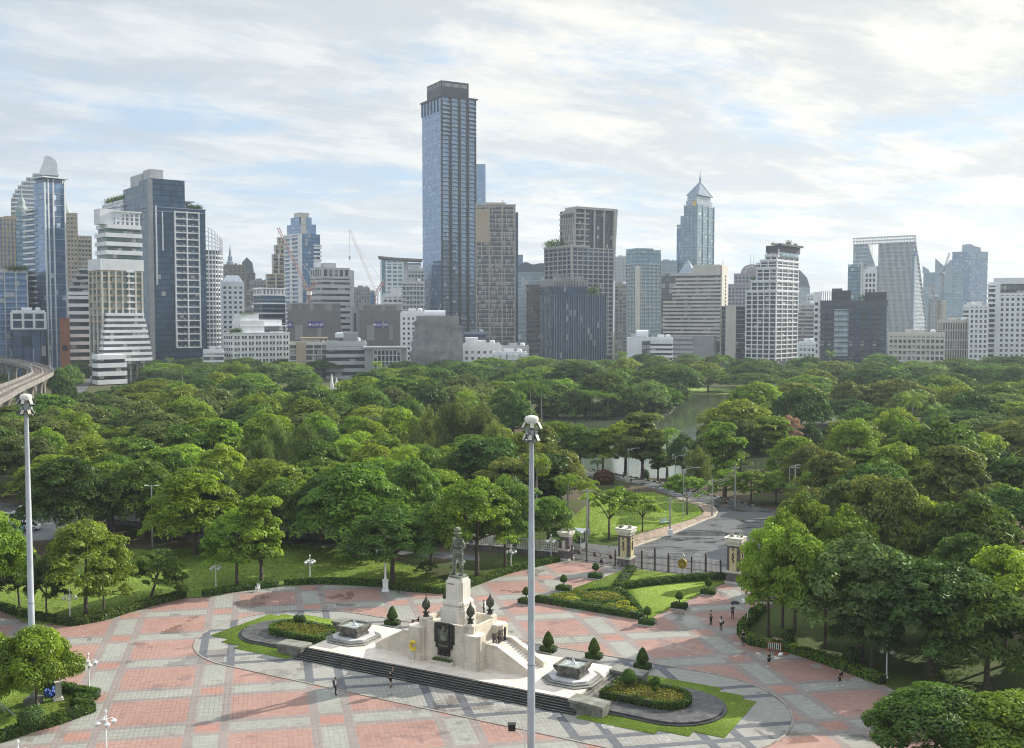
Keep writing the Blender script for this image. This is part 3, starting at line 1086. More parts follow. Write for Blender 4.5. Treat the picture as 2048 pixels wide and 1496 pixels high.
def head_mesh(mb, c, sc, fwd, hat=False):
    """a head with brow, nose, mouth, chin and ears"""
    c, f = Vector(c), Vector(fwd).normalized()
    s = Vector((-f.y, f.x, 0))
    n, rows = 14, []
    prof = [(-0.115, 0.045, 0.03), (-0.10, 0.058, 0.015), (-0.07, 0.066, 0.006), (-0.03, 0.073, 0.0), (0.01, 0.077, -0.002), (0.05, 0.077, -0.004), (0.085, 0.066, -0.008), (0.108, 0.042, -0.012), (0.118, 0.012, -0.014)]
    i = len(mb.v)
    for z, r, o in prof:
        for q in range(n):
            t = 2 * math.pi * q / n
            a, b = math.cos(t), math.sin(t)
            rr = r * 1.18
            ex = 0.0
            if abs(t) < 0.3 or abs(t - 2 * math.pi) < 0.3:
                ex = {-0.03: 0.022, 0.01: 0.010, -0.07: 0.008, -0.10: 0.012, 0.05: 0.004}.get(z, 0)
            elif abs(a) > 0.7 and a > 0 and z == 0.01:
                ex = -0.008
            p = c + (f * (a * rr + ex + o) + s * (b * r * 0.92) + Vector((0, 0, z))) * sc
            mb.v.append(tuple(p))
    for k in range(len(prof) - 1):
        for q in range(n):
            r2 = (q + 1) % n
            mb.f.append((i + k * n + q, i + k * n + r2, i + (k + 1) * n + r2, i + (k + 1) * n + q))
    mb.f.append(tuple(i + q for q in range(n - 1, -1, -1)))
    e = i + (len(prof) - 1) * n
    mb.f.append(tuple(e + q for q in range(n)))
    for sg in (-1, 1):
        mb.tube([c + (s * sg * 0.068 + Vector((0, 0, -0.025))) * sc, c + (s * sg * 0.078 - f * 0.005 + Vector((0, 0, 0.02))) * sc], [0.012 * sc, 0.016 * sc], 6)


SK = 4.55 / 1.80
STZ = 9.07 + 0.16
ST = thing('statue', 'green bronze statue of standing uniformed man in plumed helmet on tall white pedestal', 'statue', (*mw(0, 0), 9.064), MA - 0.12)
ST.scale = (1.12, 1.12, 1.0)
MB().prism(sq(0.7, 0.18), 0, 0.16).build('plinth', BRONZE, ST)
k = SK
N = {'hip': (0, 0, 0.95 * k + .16, (0.165 * k, 0.125 * k)), 'waist': (0, 0, 1.10 * k + .16, (0.16 * k, 0.12 * k)), 'chest': (0, -0.01 * k, 1.30 * k + .16, (0.185 * k, 0.135 * k)), 'neckb': (0, 0.0, 1.445 * k + .16, 0.085 * k), 'neck': (0, -0.012 * k, 1.52 * k + .16, 0.058 * k),
     'lsh': (0.18 * k, 0, 1.40 * k + .16, 0.075 * k), 'lel': (0.265 * k, 0.03 * k, 1.14 * k + .16, 0.056 * k), 'lwr': (0.20 * k, -0.13 * k, 0.99 * k + .16, 0.045 * k),
     'rsh': (-0.18 * k, 0, 1.40 * k + .16, 0.075 * k), 'rel': (-0.25 * k, 0.03 * k, 1.13 * k + .16, 0.055 * k), 'rwr': (-0.285 * k, -0.02 * k, 0.89 * k + .16, 0.043 * k),
     'lhp': (0.09 * k, 0, 0.88 * k + .16, 0.105 * k), 'lkn': (0.125 * k, -0.02 * k, 0.50 * k + .16, 0.066 * k), 'lan': (0.13 * k, 0.02 * k, 0.10 * k + .16, 0.05 * k), 'ltoe': (0.15 * k, -0.14 * k, 0.045 * k + .16, 0.042 * k),
     'rhp': (-0.09 * k, 0, 0.88 * k + .16, 0.105 * k), 'rkn': (-0.14 * k, -0.05 * k, 0.50 * k + .16, 0.066 * k), 'ran': (-0.16 * k, -0.05 * k, 0.10 * k + .16, 0.05 * k), 'rtoe': (-0.19 * k, -0.21 * k, 0.045 * k + .16, 0.042 * k)}
ED = [('hip', 'waist'), ('waist', 'chest'), ('chest', 'neckb'), ('neckb', 'neck'), ('chest', 'lsh'), ('lsh', 'lel'), ('lel', 'lwr'), ('chest', 'rsh'), ('rsh', 'rel'), ('rel', 'rwr'),
      ('hip', 'lhp'), ('lhp', 'lkn'), ('lkn', 'lan'), ('lan', 'ltoe'), ('hip', 'rhp'), ('rhp', 'rkn'), ('rkn', 'ran'), ('ran', 'rtoe')]
fig = skin_mesh('figure', N, ED, BRONZE, ST)
mb = MB()
head_mesh(mb, (-0.01 * k, -0.03 * k, 1.635 * k + .16), k, (-0.15, -1, 0))
mb.build('head', BRONZE, ST, smooth=True)
mb = MB()
hand_tubes(mb, (0.19 * k, -0.145 * k, 0.985 * k + .16), (-0.55, -0.6, -0.5), (0.3, 0.2, -0.9), k)
mb.build('hand', BRONZE, ST, smooth=True)
mb = MB()
hand_tubes(mb, (-0.285 * k, -0.022 * k, 0.88 * k + .16), (-0.05, -0.15, -1), (0.05, 1, 0), k)
mb.build('hand', BRONZE, ST, smooth=True)
z0 = .16
MB().lathe([(0.215 * k, 0.80 * k + z0), (0.20 * k, 0.90 * k + z0), (0.178 * k, 1.06 * k + z0), (0.182 * k, 1.09 * k + z0)], 18).build('tunic_skirt', BRONZE, ST, smooth=True).scale = (1, 0.78, 1)
MB().lathe([(0.184 * k, 1.075 * k + z0), (0.19 * k, 1.08 * k + z0), (0.19 * k, 1.12 * k + z0), (0.184 * k, 1.125 * k + z0)], 18).build('belt', BRONZED, ST).scale = (1, 0.8, 1)
for s in (-1, 1):
    MB().tube([(s * 0.10 * k, -0.005, 1.445 * k + z0), (s * 0.225 * k, -0.005, 1.435 * k + z0)], [0.05 * k, 0.055 * k], 8).build('epaulette', BRONZE, ST)
for s in (-1, 1):
    mb = MB().cbox(s * 0.085 * k, -0.135 * k, 1.31 * k + z0, 0.085 * k, 0.03 * k, 0.06 * k)
    mb.build('breast_pocket', BRONZE, ST)
hm = MB().lathe([(0.155 * k, 1.685 * k + z0), (0.16 * k, 1.69 * k + z0), (0.115 * k, 1.715 * k + z0), (0.105 * k, 1.76 * k + z0), (0.085 * k, 1.815 * k + z0), (0.045 * k, 1.85 * k + z0), (0.01 * k, 1.86 * k + z0)], 18)
ho = hm.build('helmet', mat('pale_bronze', (0.21, 0.22, 0.15), 0.5, 0.35, 2.0, metal=0.3), ST, (-0.01 * k, -0.02 * k, -0.01 * k), smooth=True)
pl = MB()
for q in range(16):
    t = q * 2 * math.pi / 16
    pl.tube([(0, 0, 1.90 * k + z0), (0.055 * k * math.cos(t), 0.055 * k * math.sin(t), 1.905 * k + z0), (0.105 * k * math.cos(t), 0.105 * k * math.sin(t), 1.83 * k + z0), (0.118 * k * math.cos(t), 0.118 * k * math.sin(t), 1.72 * k + z0)], [0.02 * k, 0.024 * k, 0.022 * k, 0.008 * k], 5)
pl.build('plume', _M['pale_bronze'], ho)
MB().tube([(0.17 * k, -0.17 * k, 0.98 * k + z0), (0.165 * k, -0.12 * k, 0.55 * k + z0), (0.20 * k, -0.06 * k, 0.08 * k + z0)], [0.02 * k, 0.016 * k, 0.012 * k], 8).build('sword', BRONZE, ST)
for s, an in ((1, 'l'), (-1, 'r')):
    x, y = N[an + 'an'][0], N[an + 'an'][1]
    MB().lathe([(0.075 * k, 0.16 + 0.0), (0.07 * k, 0.16 + 0.1 * k), (0.075 * k, 0.16 + 0.3 * k), (0.085 * k, 0.16 + 0.44 * k)], 10, x * 0.97, y * 0.7 + 0.01).build('boot', BRONZE, ST, smooth=True)

# four bronze flame finials on the corner plinths
FIN = thing('finial', 'flame-shaped dark bronze finial on the front left corner of the monument', 'finial', (*mw(-2.6, -1.9), BT + 0.204), MA, 'bronze flame finials round the pedestal')
MB().lathe([(0.32, 0), (0.34, 0.05), (0.24, 0.12), (0.22, 0.3), (0.36, 0.36), (0.38, 0.42), (0.2, 0.5), (0.12, 0.62)], 14).build('foot', BRONZED, FIN, smooth=True)
mb = MB().lathe([(0.1, 0.6), (0.2, 0.72), (0.36, 0.95), (0.40, 1.12), (0.34, 1.35), (0.2, 1.62), (0.08, 1.85), (0.03, 2.05), (0.012, 2.25)], 14)
for q in range(10):
    t = q * 2 * math.pi / 10
    mb.tube([(0.16 * math.cos(t), 0.16 * math.sin(t), 0.68), (0.39 * math.cos(t + .3), 0.39 * math.sin(t + .3), 1.0), (0.35 * math.cos(t + .7), 0.35 * math.sin(t + .7), 1.36), (0.1 * math.cos(t + 1), 0.1 * math.sin(t + 1), 1.8)], [0.02, 0.05, 0.045, 0.012], 5)
mb.build('flame', mat('finial_bronze', (0.075, 0.075, 0.055), 0.45, 0.4, 4.0, metal=0.4), FIN, smooth=True)
for (u, v), wh in (((2.6, -1.9), 'front right corner of the monument'), ((2.6, 1.9), 'back right corner of the monument'), ((-2.6, 1.9), 'back left corner of the monument, behind the pedestal')):
    c = copy_tree(FIN)
    c.location = (*mw(u, v), BT + 0.204)
    c['label'] = 'flame-shaped dark bronze finial on the ' + wh

# fountains
def fountain(u, label):
    E_ = thing('fountain', label, 'fountain', (*mw(u, -0.3), TZ + 0.004), MA, 'square stone fountains on the terrace')
    for k, (a, h0, h1) in enumerate(((2.6, 0, 0.15), (2.3, 0.15, 0.3), (2.0, 0.3, 0.45))):
        c = a * 0.55
        P = [(c - a * .0, -a), (a, -c), (a, c), (c, a), (-c, a), (-a, c), (-a, -c), (-c, -a)]
        MB().prism(P, h0 + (0.001 if k else 0), h1).build('step', DARKW if k < 2 else mat('fountain_slab', (0.30, 0.285, 0.245), 0.6, 0.25, 1.0), E_)
        MB().prism([(x * 1.006, y * 1.006) for x, y in P], h1 - 0.05, h1 - 0.004).build('step_nosing', mat('fountain_slab'), E_)
    b = MB()
    for r, z0_, z1_ in ((1.22, 0.45, 0.62), (1.12, 0.62, 0.85), (1.18, 0.85, 0.98), (1.28, 0.98, 1.12), (1.36, 1.12, 1.28)):
        b.prism(cham(-r, r, -r, r, 0.16), z0_ + 0.001, z1_)
    for x0, x1, y0, y1 in ((-1.38, 1.38, -1.38, -1.12), (-1.38, 1.38, 1.12, 1.38), (-1.38, -1.12, -1.12, 1.12), (1.12, 1.38, -1.12, 1.12)):
        b.box(x0, x1, y0, y1, 1.281, 1.55)
    b.build('basin', mat('fountain_stone', (0.075, 0.075, 0.065), 0.55, 0.5, 1.6, col2=(0.165, 0.16, 0.135), streak=0.9), E_)
    wm = bpy.data.materials.get('fountain_water')
    if not wm:
        wm = mat('fountain_water', (0.20, 0.24, 0.20), 0.1, 0.4, 2.5, col2=(0.42, 0.46, 0.42), spec=0.7)
    MB().box(-1.118, 1.118, -1.118, 1.118, 1.30, 1.42).build('water', wm, E_)
    j = MB()
    rr = random.Random(int(u))
    foam = mat('water_jet', (0.82, 0.85, 0.86), 0.3, 0.08, 3.0)
    for q in range(26):
        t = rr.uniform(0, 6.28)
        h = rr.uniform(0.12, 0.6)
        r = rr.uniform(0.02, 0.26)
        j.tube([(0.03 * math.cos(t), 0.03 * math.sin(t), 1.42), (r * .45 * math.cos(t), r * .45 * math.sin(t), 1.42 + h), (r * math.cos(t), r * math.sin(t), 1.425)], [0.035, 0.03, 0.05], 5)
    for q in range(60):
        t, r = rr.uniform(0, 6.28), rr.uniform(0.1, 0.8)
        j.cbox(r * math.cos(t), r * math.sin(t), 1.425, 0.06 + 0.1 * rr.random(), 0.05, 0.02)
    j.build('water_jet', foam, E_, smooth=True)
    return E_


fountain(-12.9, 'square dark stone fountain on octagonal steps, left of the monument stairs')
fountain(12.9, 'square dark stone fountain on octagonal steps, right of the monument stairs')

# trough of shrubs and yellow wreath in front of the block
E_ = thing('planter', 'long cream stone trough of green shrubs below the dark relief panel', 'planter', (*mw(-0.1, -2.95), TZ + 0.004), MA)
MB().prism([(-1.2, -0.25), (1.0, -0.25), (1.2, 0.0), (1.2, 0.4), (-1.2, 0.4)], 0, 0.42).build('trough', TRAV, E_)
P = np.stack([rng.uniform(-1.1, 1.1, 500), rng.uniform(-0.2, 0.35, 500), rng.uniform(0.4, 0.62, 500)], 1)
V, c = leaf_arrays(P, np.tile([0, 0, 1.0], (500, 1)), 0.07, rng, rng.uniform(0, 1, 500))
link('planting', quad_mesh('planting', V, c, L_TOPI), E_)
E_ = thing('wreath', 'yellow flower wreath on a thin stand leaning by the left monument pier', 'wreath', (*mw(-3.2, -3.35), TZ + 0.004), MA)
wm = MB()
pts = [(0.32 * math.cos(t), 0, 1.55 + 0.42 * math.sin(t)) for t in np.linspace(0.75, 5.6, 16)]
wm.tube(pts, 0.13, 8)
wm.tube([pts[-1], (0.12, 0, 1.42), (0.02, 0, 1.42)], 0.08, 6)
wm.build('ring', mat('yellow_flowers', (0.75, 0.52, 0.02), 0.7, 0.35, 9.0, bump=0.8), E_, smooth=True)
mb = MB()
for a in ((-0.28, -0.12), (0.28, -0.12), (0, 0.28)):
    mb.tube([(a[0], a[1], 0), (0, 0, 1.9)], 0.018, 5)
mb.build('stand', mat('grey_metal', (0.35, 0.36, 0.37), 0.45, 0.1, 2.0, metal=0.5), E_)

# ring kerb
mb = MB()
R_ = 10.6
pin = arc(22.7, -0.7, R_, -math.pi / 2, math.pi / 2, 26) + arc(-20.5, -0.7, R_, math.pi / 2, 1.5 * math.pi, 26)
pout = arc(22.7, -0.7, R_ + 0.2, -math.pi / 2, math.pi / 2, 26) + arc(-20.5, -0.7, R_ + 0.2, math.pi / 2, 1.5 * math.pi, 26)
n = len(pin)
for k in range(n):
    j = (k + 1) % n
    mb.prism([mw(*pin[k]), mw(*pin[j]), mw(*pout[j]), mw(*pout[k])], 0.0, 0.06)
o = mb.build('kerb', mat('ring_kerb', (0.27, 0.24, 0.20), 0.7, 0.25, 1.0))
o['kind'] = 'structure'

# dark stadium aprons, zigzag lawns, flower beds at both ends
for s, side in ((-1, 'left'), (1, 'right')):
    def e(pts):
        q = [mw(s * u, v) for u, v in pts]
        return q if s > 0 else q[::-1]
    zig = [(16.3, -6.9), (23.7, -6.9), (23.7, -6.0), (26.4, -6.0), (26.4, -4.85), (29.1, -4.85), (29.1, 4.6), (27.7, 4.6), (27.7, 5.5), (25.3, 5.5), (25.3, 6.5), (17.5, 6.5), (17.5, 0)]
    turf(e(zig), 0.0, LAWN_B, 70, 0.075, 'b', 0.05)
    for r, z in ((4.75, 0.16), (4.4, 0.30)):
        P = [(16.22, -r)] + arc(22.9, -0.2, r, -math.pi / 2, math.pi / 2, 24) + [(16.22, r - 0.4)]
        o = MB().prism(e(P), 0.0, z).build('apron', APRON if r < 4.5 else DARK)
        o['kind'] = 'structure'
    bed = thing('flower_bed', 'rounded flower bed of yellow-green plants inside a clipped hedge, %s end of the monument' % side, 'flower bed', (*mw(s * 20.1, 0.1), 0.304), MA)
    rim = [(-3.4, -2.0), (2.0, -2.0)] + arc(2.0, 0, 2.0, -math.pi / 2, math.pi / 2, 12)[1:] + [(-3.4, 2.0)]
    rim = [(s * a, b) for a, b in rim]
    h = hedge(rim, 0.5, 0.62, None, 'hedge_border', 0.09, 110, closed=True)
    del_keys = [k_ for k_ in h.keys()]
    for k_ in del_keys:
        del h[k_]
    h.parent = bed
    h.location = (rim[0][0], rim[0][1], 0)
    n = 5200
    P = np.stack([rng.uniform(-3.3, 3.9, n), rng.uniform(-1.85, 1.85, n), rng.uniform(0.25, 0.62, n)], 1)
    ok = (P[:, 0] < 2.0) | ((P[:, 0] - 2.0) ** 2 + P[:, 1] ** 2 < 1.85 ** 2)
    P = P[ok]
    P[:, 0] *= s
    P[:, 2] += 0.08 * np.sin(P[:, 0] * 4) * np.cos(P[:, 1] * 5)
    V, c = leaf_arrays(P, np.tile([0, 0, 1.0], (len(P), 1)), 0.085, rng, np.clip(rng.normal(0.5, 0.3, len(P)), 0, 1))
    f = link('flowers', quad_mesh('flowers', V, c, L_FLOW, MB().box(min(s * -3.2, s * 3.2), max(s * -3.2, s * 3.2), -1.5, 1.5, 0, 0.3), L_HEDGE_IN), bed)
    f['kind'] = 'stuff'
    if s > 0:
        balls = [(-1.9, 0.6, 0.35, 1.55, 0.95, 'large clipped ball tree standing in the right flower bed')]
        balls2 = [(0.9, 0.0, 'small cloud-pruned tree standing in the right flower bed')]
    else:
        balls, balls2 = [], [(-0.6, 0.0, 'small two-ball topiary standing in the left flower bed')]
    for du, dv, zb, zc, r, lab in balls:
        t = thing('ball_topiary', lab, 'topiary', (*mw(s * 20.1 + du, 0.1 + dv), 0.5), 0)
        MB().tube([(0, 0, 0), (0.03, 0, 0.9)], [0.1, 0.07], 7).build('stem', BARK, t)
        t.scale = (0.72, 0.72, 0.8)
        link('ball', leaf_solid([(0.01, 0.75), (r * .7, 0.82), (r, 1.25), (r * .95, 1.6), (r * .72, 2.05), (r * .35, 2.32), (0.01, 2.4)], 2600, 0.075, 5, L_TOPI), t)
    for du, dv, lab in balls2:
        t = thing('cloud_topiary', lab, 'topiary', (*mw(s * 20.1 + du, 0.1 + dv), 0.5), 0)
        MB().tube([(0, 0, 0), (0.05, 0, 0.6), (0.0, 0, 1.1)], [0.08, 0.06, 0.05], 7).build('stem', BARK, t)
        bl = [(-0.28, 0, 1.35, 0.42), (0.3, 0, 1.3, 0.42)] if s < 0 else [(-0.3, 0, 1.3, 0.28), (0.12, 0, 1.5, 0.36), (0.0, 0, 0.85, 0.3)]
        for x, y, z, r in bl:
            MB().tube([(0, 0, z - 0.25), (x, y, z)], 0.04, 5).build('branch', BARK, t)
            link('ball', leaf_solid([(0.01, -r), (r * .7, -r * .7), (r, 0), (r * .7, r * .7), (0.01, r)], 800, 0.06, 6, L_TOPI), t, (x, y, z))

# cone topiaries in square hedge planters: four behind the monument, six round the triangular lawn
TP = thing('topiary', 'cone topiary in square hedge, behind the left fountain', 'topiary', (*mw(-13.9, 8.1), 0.004), MA, 'clipped topiaries in square hedge planters')
TP.scale = (0.70, 0.70, 0.80)
MB().cbox(0, 0, 0.06, 2.3, 2.3, 0.12).build('kerb_tray', mat('grey_kerb', (0.32, 0.31, 0.29), 0.8, 0.2, 1.0), TP)
hh = hedge([(-0.62, 0), (0.62, 0)], 1.55, 0.62, None, 'hedge_base', 0.08, 120, m=L_TOPI)
for k_ in list(hh.keys()):
    del hh[k_]
hh.parent = TP
hh.location = (-0.62, 0, 0.12)
MB().tube([(0, 0, 0.5), (0.04, 0.02, 1.3)], [0.11, 0.08], 7).build('stem', BARK, TP)
link('cone', leaf_solid([(0.01, 1.05), (0.45, 1.0), (0.82, 1.15), (0.86, 1.35), (0.72, 1.75), (0.5, 2.2), (0.25, 2.6), (0.01, 2.78)], 2200, 0.075, 3, L_TOPI), TP)
RT = thing('topiary', 'x', 'topiary', (0, 0, 0.004), MA, 'clipped topiaries in square hedge planters')
RT.scale = (0.78, 0.78, 0.9)
for ch in TP.children:
    c = ch.copy()
    COL.objects.link(c)
    c.parent = RT
    if 'cone' in c.name or 'foliage' in c.name:
        c.data = leaf_solid([(0.01, 1.35), (0.35, 1.3), (0.55, 1.45), (0.6, 1.65), (0.5, 1.95), (0.3, 2.2), (0.01, 2.35)], 1500, 0.07, 4, L_TOPI)
for (u, v), lab in (((5.98, 8.2), 'behind the right stair wall of the monument'), ((11.1, 8.5), 'directly behind the right fountain'), ((16.66, 7.9), 'behind the ball tree of the right flower bed')):
    c = copy_tree(TP)
    c.location = (*mw(u, v), 0.004)
    c['label'] = 'cone topiary in square hedge, ' + lab
c0 = [((-4.77, 23.3), 'left corner of triangular garden, half behind mast'), ((-3.5, 31.1), 'left edge of triangular lawn, nearer of two'), ((-2.6, 39.0), 'left edge of triangular lawn, nearest the gate'),
      ((13.3, 38.4), 'right edge of triangular lawn, below right gate pillar'), ((12.3, 30.5), 'midway along right edge of triangular lawn'), ((11.4, 22.4), 'front right corner of triangular garden')]
for i, ((u, v), lab) in enumerate(c0):
    c = RT if i == 0 else copy_tree(RT)
    c.location = (*mw(u, v), 0.004)
    c['label'] = 'mushroom topiary in square hedge, ' + lab
# ------------------------------------------------------------------ hedges round the plaza and the triangular garden
def gpo(px, py):
    return G(px, py)


def smooth_path(pts, step=1.2):
    """resample a world path through the points (Catmull-Rom)"""
    P = [Vector((p[0], p[1], 0)) for p in pts]
    P = [P[0] * 2 - P[1]] + P + [P[-1] * 2 - P[-2]]
    out = []
    for i in range(1, len(P) - 2):
        n = max(1, int((P[i + 1] - P[i]).length / step))
        for k in range(n):
            t = k / n
            a, b, c, d = P[i - 1:i + 3]
            q = 0.5 * ((2 * b) + (c - a) * t + (2 * a - 5 * b + 4 * c - d) * t * t + (3 * b - a - 3 * c + d) * t ** 3)
            out.append((q.x, q.y))
    out.append((P[-2].x, P[-2].y))
    return out


hg = 'clipped hedges along the plaza edge'
hedge(smooth_path(gp([(-60, 1212), (0, 1219), (60, 1236), (141, 1250)])), 0.9, 0.8, 'clipped hedge beside the tall left mast, running to the left edge of the plaza', group=hg)
hedge(smooth_path(gp([(146, 1250), (200, 1241), (280, 1217), (365, 1195)])), 0.9, 0.85, 'curved clipped hedge at the far left edge of the plaza, below the leaning tree', group=hg)
hedge(smooth_path(gp([(410, 1192), (480, 1181), (552, 1173)])), 0.8, 0.75, 'short dark hedge behind the white plastic chair', group=hg)
hedge(smooth_path(gp([(573, 1169), (640, 1167), (700, 1168), (762, 1173)])), 0.8, 0.75, 'straight dark hedge left of the tall white lamp column with heavy base', group=hg)
hedge(smooth_path(gp([(778, 1178), (830, 1183), (870, 1185)])), 0.8, 0.75, 'low dark hedge between the tall white lamp column and the statue', group=hg)
hedge(smooth_path(gp([(872, 1186), (905, 1186), (945, 1171), (1020, 1145), (1113, 1123)])), 0.9, 0.8, 'sunlit hedge running from behind the statue to the balustrade by the gate', group=hg)
hedge(smooth_path(gp([(1524, 1222), (1500, 1244), (1484, 1262), (1488, 1275), (1505, 1289), (1540, 1296), (1567, 1301), (1611, 1313), (1664, 1331), (1716, 1350), (1760, 1366)])), 1.0, 0.85, 'long shaded hedge curving round the right-hand wood', group=hg)
hedge(gp([(-30, 1347), (0, 1351), (55, 1365), (85, 1374), (168, 1392), (190, 1396)]), 0.8, 0.8, 'hedge behind the small white pedestal on the near left lawn', group=hg, dens=80)
hedge(gp([(186, 1398), (156, 1404), (178, 1410)]), 0.8, 0.7, 'short zigzag of hedge at the right corner of the near left lawn', group=hg, dens=80)
hedge(gp([(152, 1416), (180, 1424), (119, 1446), (50, 1466), (0, 1483), (-60, 1500)]), 0.85, 0.85, 'hedge along the front of the near left lawn, by the ball shrub', group=hg, dens=80)

turf(gp([(1074, 1204), (1249, 1140), (1267, 1138), (1443, 1161), (1450, 1166), (1300, 1237), (1284, 1240)]), 0.0, LAWN_B, 40, 0.09, 'b', 0.06)
tg = 'hedges of the triangular garden'
hedge(gp([(1076, 1203), (1283, 1238)]), 0.9, 0.75, 'long straight hedge along the front of the triangular garden', group=tg, dens=70)
hedge(gp([(1263, 1139), (1233, 1180)]), 1.3, 0.55, 'pale wide hedge strip leading to the left gate pillar on the triangular lawn', group=tg)
hedge(smooth_path(gp([(1234, 1181), (1300, 1171), (1395, 1161), (1446, 1159)])), 0.9, 0.9, 'dark wavy hedge crossing the triangular lawn to the right gate pillar', group=tg)
hedge(smooth_path(gp([(1247, 1190), (1262, 1207), (1282, 1233)])), 0.7, 0.7, 'short hedge on the right side of the yellow shrub bed', group=tg)
c = G(1203, 1200)
hedge([(c[0] + 3.0 * math.cos(t), c[1] + 2.3 * math.sin(t)) for t in np.linspace(0, 2 * math.pi, 18, endpoint=False)], 0.5, 0.5, 'ring of low hedge round the flower mound in the triangular garden', group=tg, closed=True, dens=70)
hedge(smooth_path(gp([(1150, 1195), (1148, 1206), (1165, 1213), (1200, 1217), (1240, 1212)])), 0.5, 0.5, 'low scroll of hedge in front of the flower mound', group=tg, dens=70)
hedge(smooth_path(gp([(1105, 1197), (1150, 1190), (1178, 1186), (1215, 1183)])), 0.5, 0.5, 'low hedge at the back left of the flower mound', group=tg, dens=70)


def shrub(px, py, rx, ry, h, m, label, name='shrub', n=900, group=None, size=0.1, seed=1):
    p = G(px, py)
    t = thing(name, label, 'shrub', (*p, 0), 0, group)
    me = leaf_solid([(0.02, 0.03), (0.8, 0.05), (1.0, 0.35 * h), (0.85, 0.7 * h), (0.5, 0.93 * h), (0.02, h)], n, size, seed, m)
    link('foliage', me, t, scale=(rx, ry, 1))
    MB().tube([(0, 0, 0), (0, 0, h * 0.4)], 0.05, 5).build('stem', BARK, t)
    return t


yg = 'yellow shrubs in the triangular garden'
for px, py, lab in ((1114, 1200, 'leftmost of the front row'), (1138, 1199, 'behind the front hedge, second from the left'), (1145, 1206, 'touching the front hedge, left of the scroll hedge'),
                    (1224, 1220, 'touching the front hedge, right of the scroll hedge'), (1249, 1214, 'behind the others at the right side'), (1254, 1225, 'touching the front hedge near the right corner'), (1267, 1229, 'rightmost by the corner topiary')):
    shrub(px, py, 1.15, 0.95, 0.75, L_YEL, 'yellow-green mounded shrub in the triangular garden, ' + lab, 'yellow_shrub', 700, yg, seed=int(px))
shrub(1203, 1198, 2.5, 1.9, 0.75, L_FLOW, 'reddish-yellow flower mound inside the ring hedge of the triangular garden', 'flower_mound', 1800, seed=9)
shrub(1190, 1212, 1.3, 0.8, 0.55, L_TOPI, 'dark green shrub left of the scroll hedge centre', seed=11)
shrub(1160, 1193, 1.2, 0.8, 0.7, L_FLOW, 'reddish shrub left of the ring hedge', seed=12)
shrub(1237, 1204, 1.2, 0.9, 0.7, L_FLOW, 'reddish shrub right of the ring hedge', seed=13)
shrub(1225, 1186, 1.7, 1.0, 0.8, L_TOPI, 'dark rounded shrub at the back of the flower mound', seed=14)
shrub(1507, 1240, 0.75, 0.75, 1.5, L_TOPI, 'dark ball shrub behind the white lamp at the right-hand hedge', seed=15)
shrub(1576, 1294, 0.95, 0.95, 2.1, L_TOPI, 'dark egg-shaped shrub beside the orange barrier', seed=16)
shrub(1700, 1330, 0.85, 0.85, 1.9, L_TOPI, 'dark ball shrub behind the hedge beyond the man with a backpack', seed=17)
shrub(1290, 957, 1.0, 1.0, 2.0, L_TOPI, 'small round bush on the lake bank by the striped kerb', seed=18)
shrub(1208, 968, 2.2, 1.6, 3.0, leafmat('red_bush_leaves', (0.12, 0.05, 0.03), 0.35), 'dark reddish bush at the corner of the park lawn', seed=19, size=0.2)
t = shrub(52, 1466, 1.15, 1.15, 1.0, L_TOPI, 'clipped ball shrub on a short trunk at the near left hedge', 'ball_shrub', 50, seed=20)
for c in list(t.children):
    bpy.data.objects.remove(c)
MB().tube([(0, 0, 0), (0.1, 0, 0.6)], [0.14, 0.1], 7).build('stem', BARK, t)
link('foliage', leaf_solid([(0.02, 0.45), (0.7, 0.5), (1.08, 1.0), (1.12, 1.4), (0.8, 1.95), (0.3, 2.15), (0.02, 2.2)], 3500, 0.08, 21, leafmat('ball_leaves', (0.055, 0.11, 0.035), 0.3)), t, (0.35, 0.3, 0))

# ------------------------------------------------------------------ gate, balustrade, booth
PURP = mat('purple_stone', (0.10, 0.085, 0.095), 0.7, 0.3, 1.5, col2=(0.17, 0.145, 0.15))
CREAM = mat('cream_stone', (0.62, 0.59, 0.50), 0.7, 0.15, 1.0, streak=0.35)
PALE = mat('pale_yellow_panel', (0.58, 0.50, 0.28), 0.7, 0.1, 1.0)
GOLD = mat('gold', (0.45, 0.30, 0.07), 0.4, 0.3, 3.0, metal=0.5)
IRON = mat('brown_iron', (0.06, 0.04, 0.035), 0.55, 0.3, 2.0)
gA, gB = Vector((*G(1252, 1135), 0)), Vector((*G(1470, 1164), 0))
gd = (gB - gA).normalized()
gyaw = math.atan2(gd.y, gd.x)


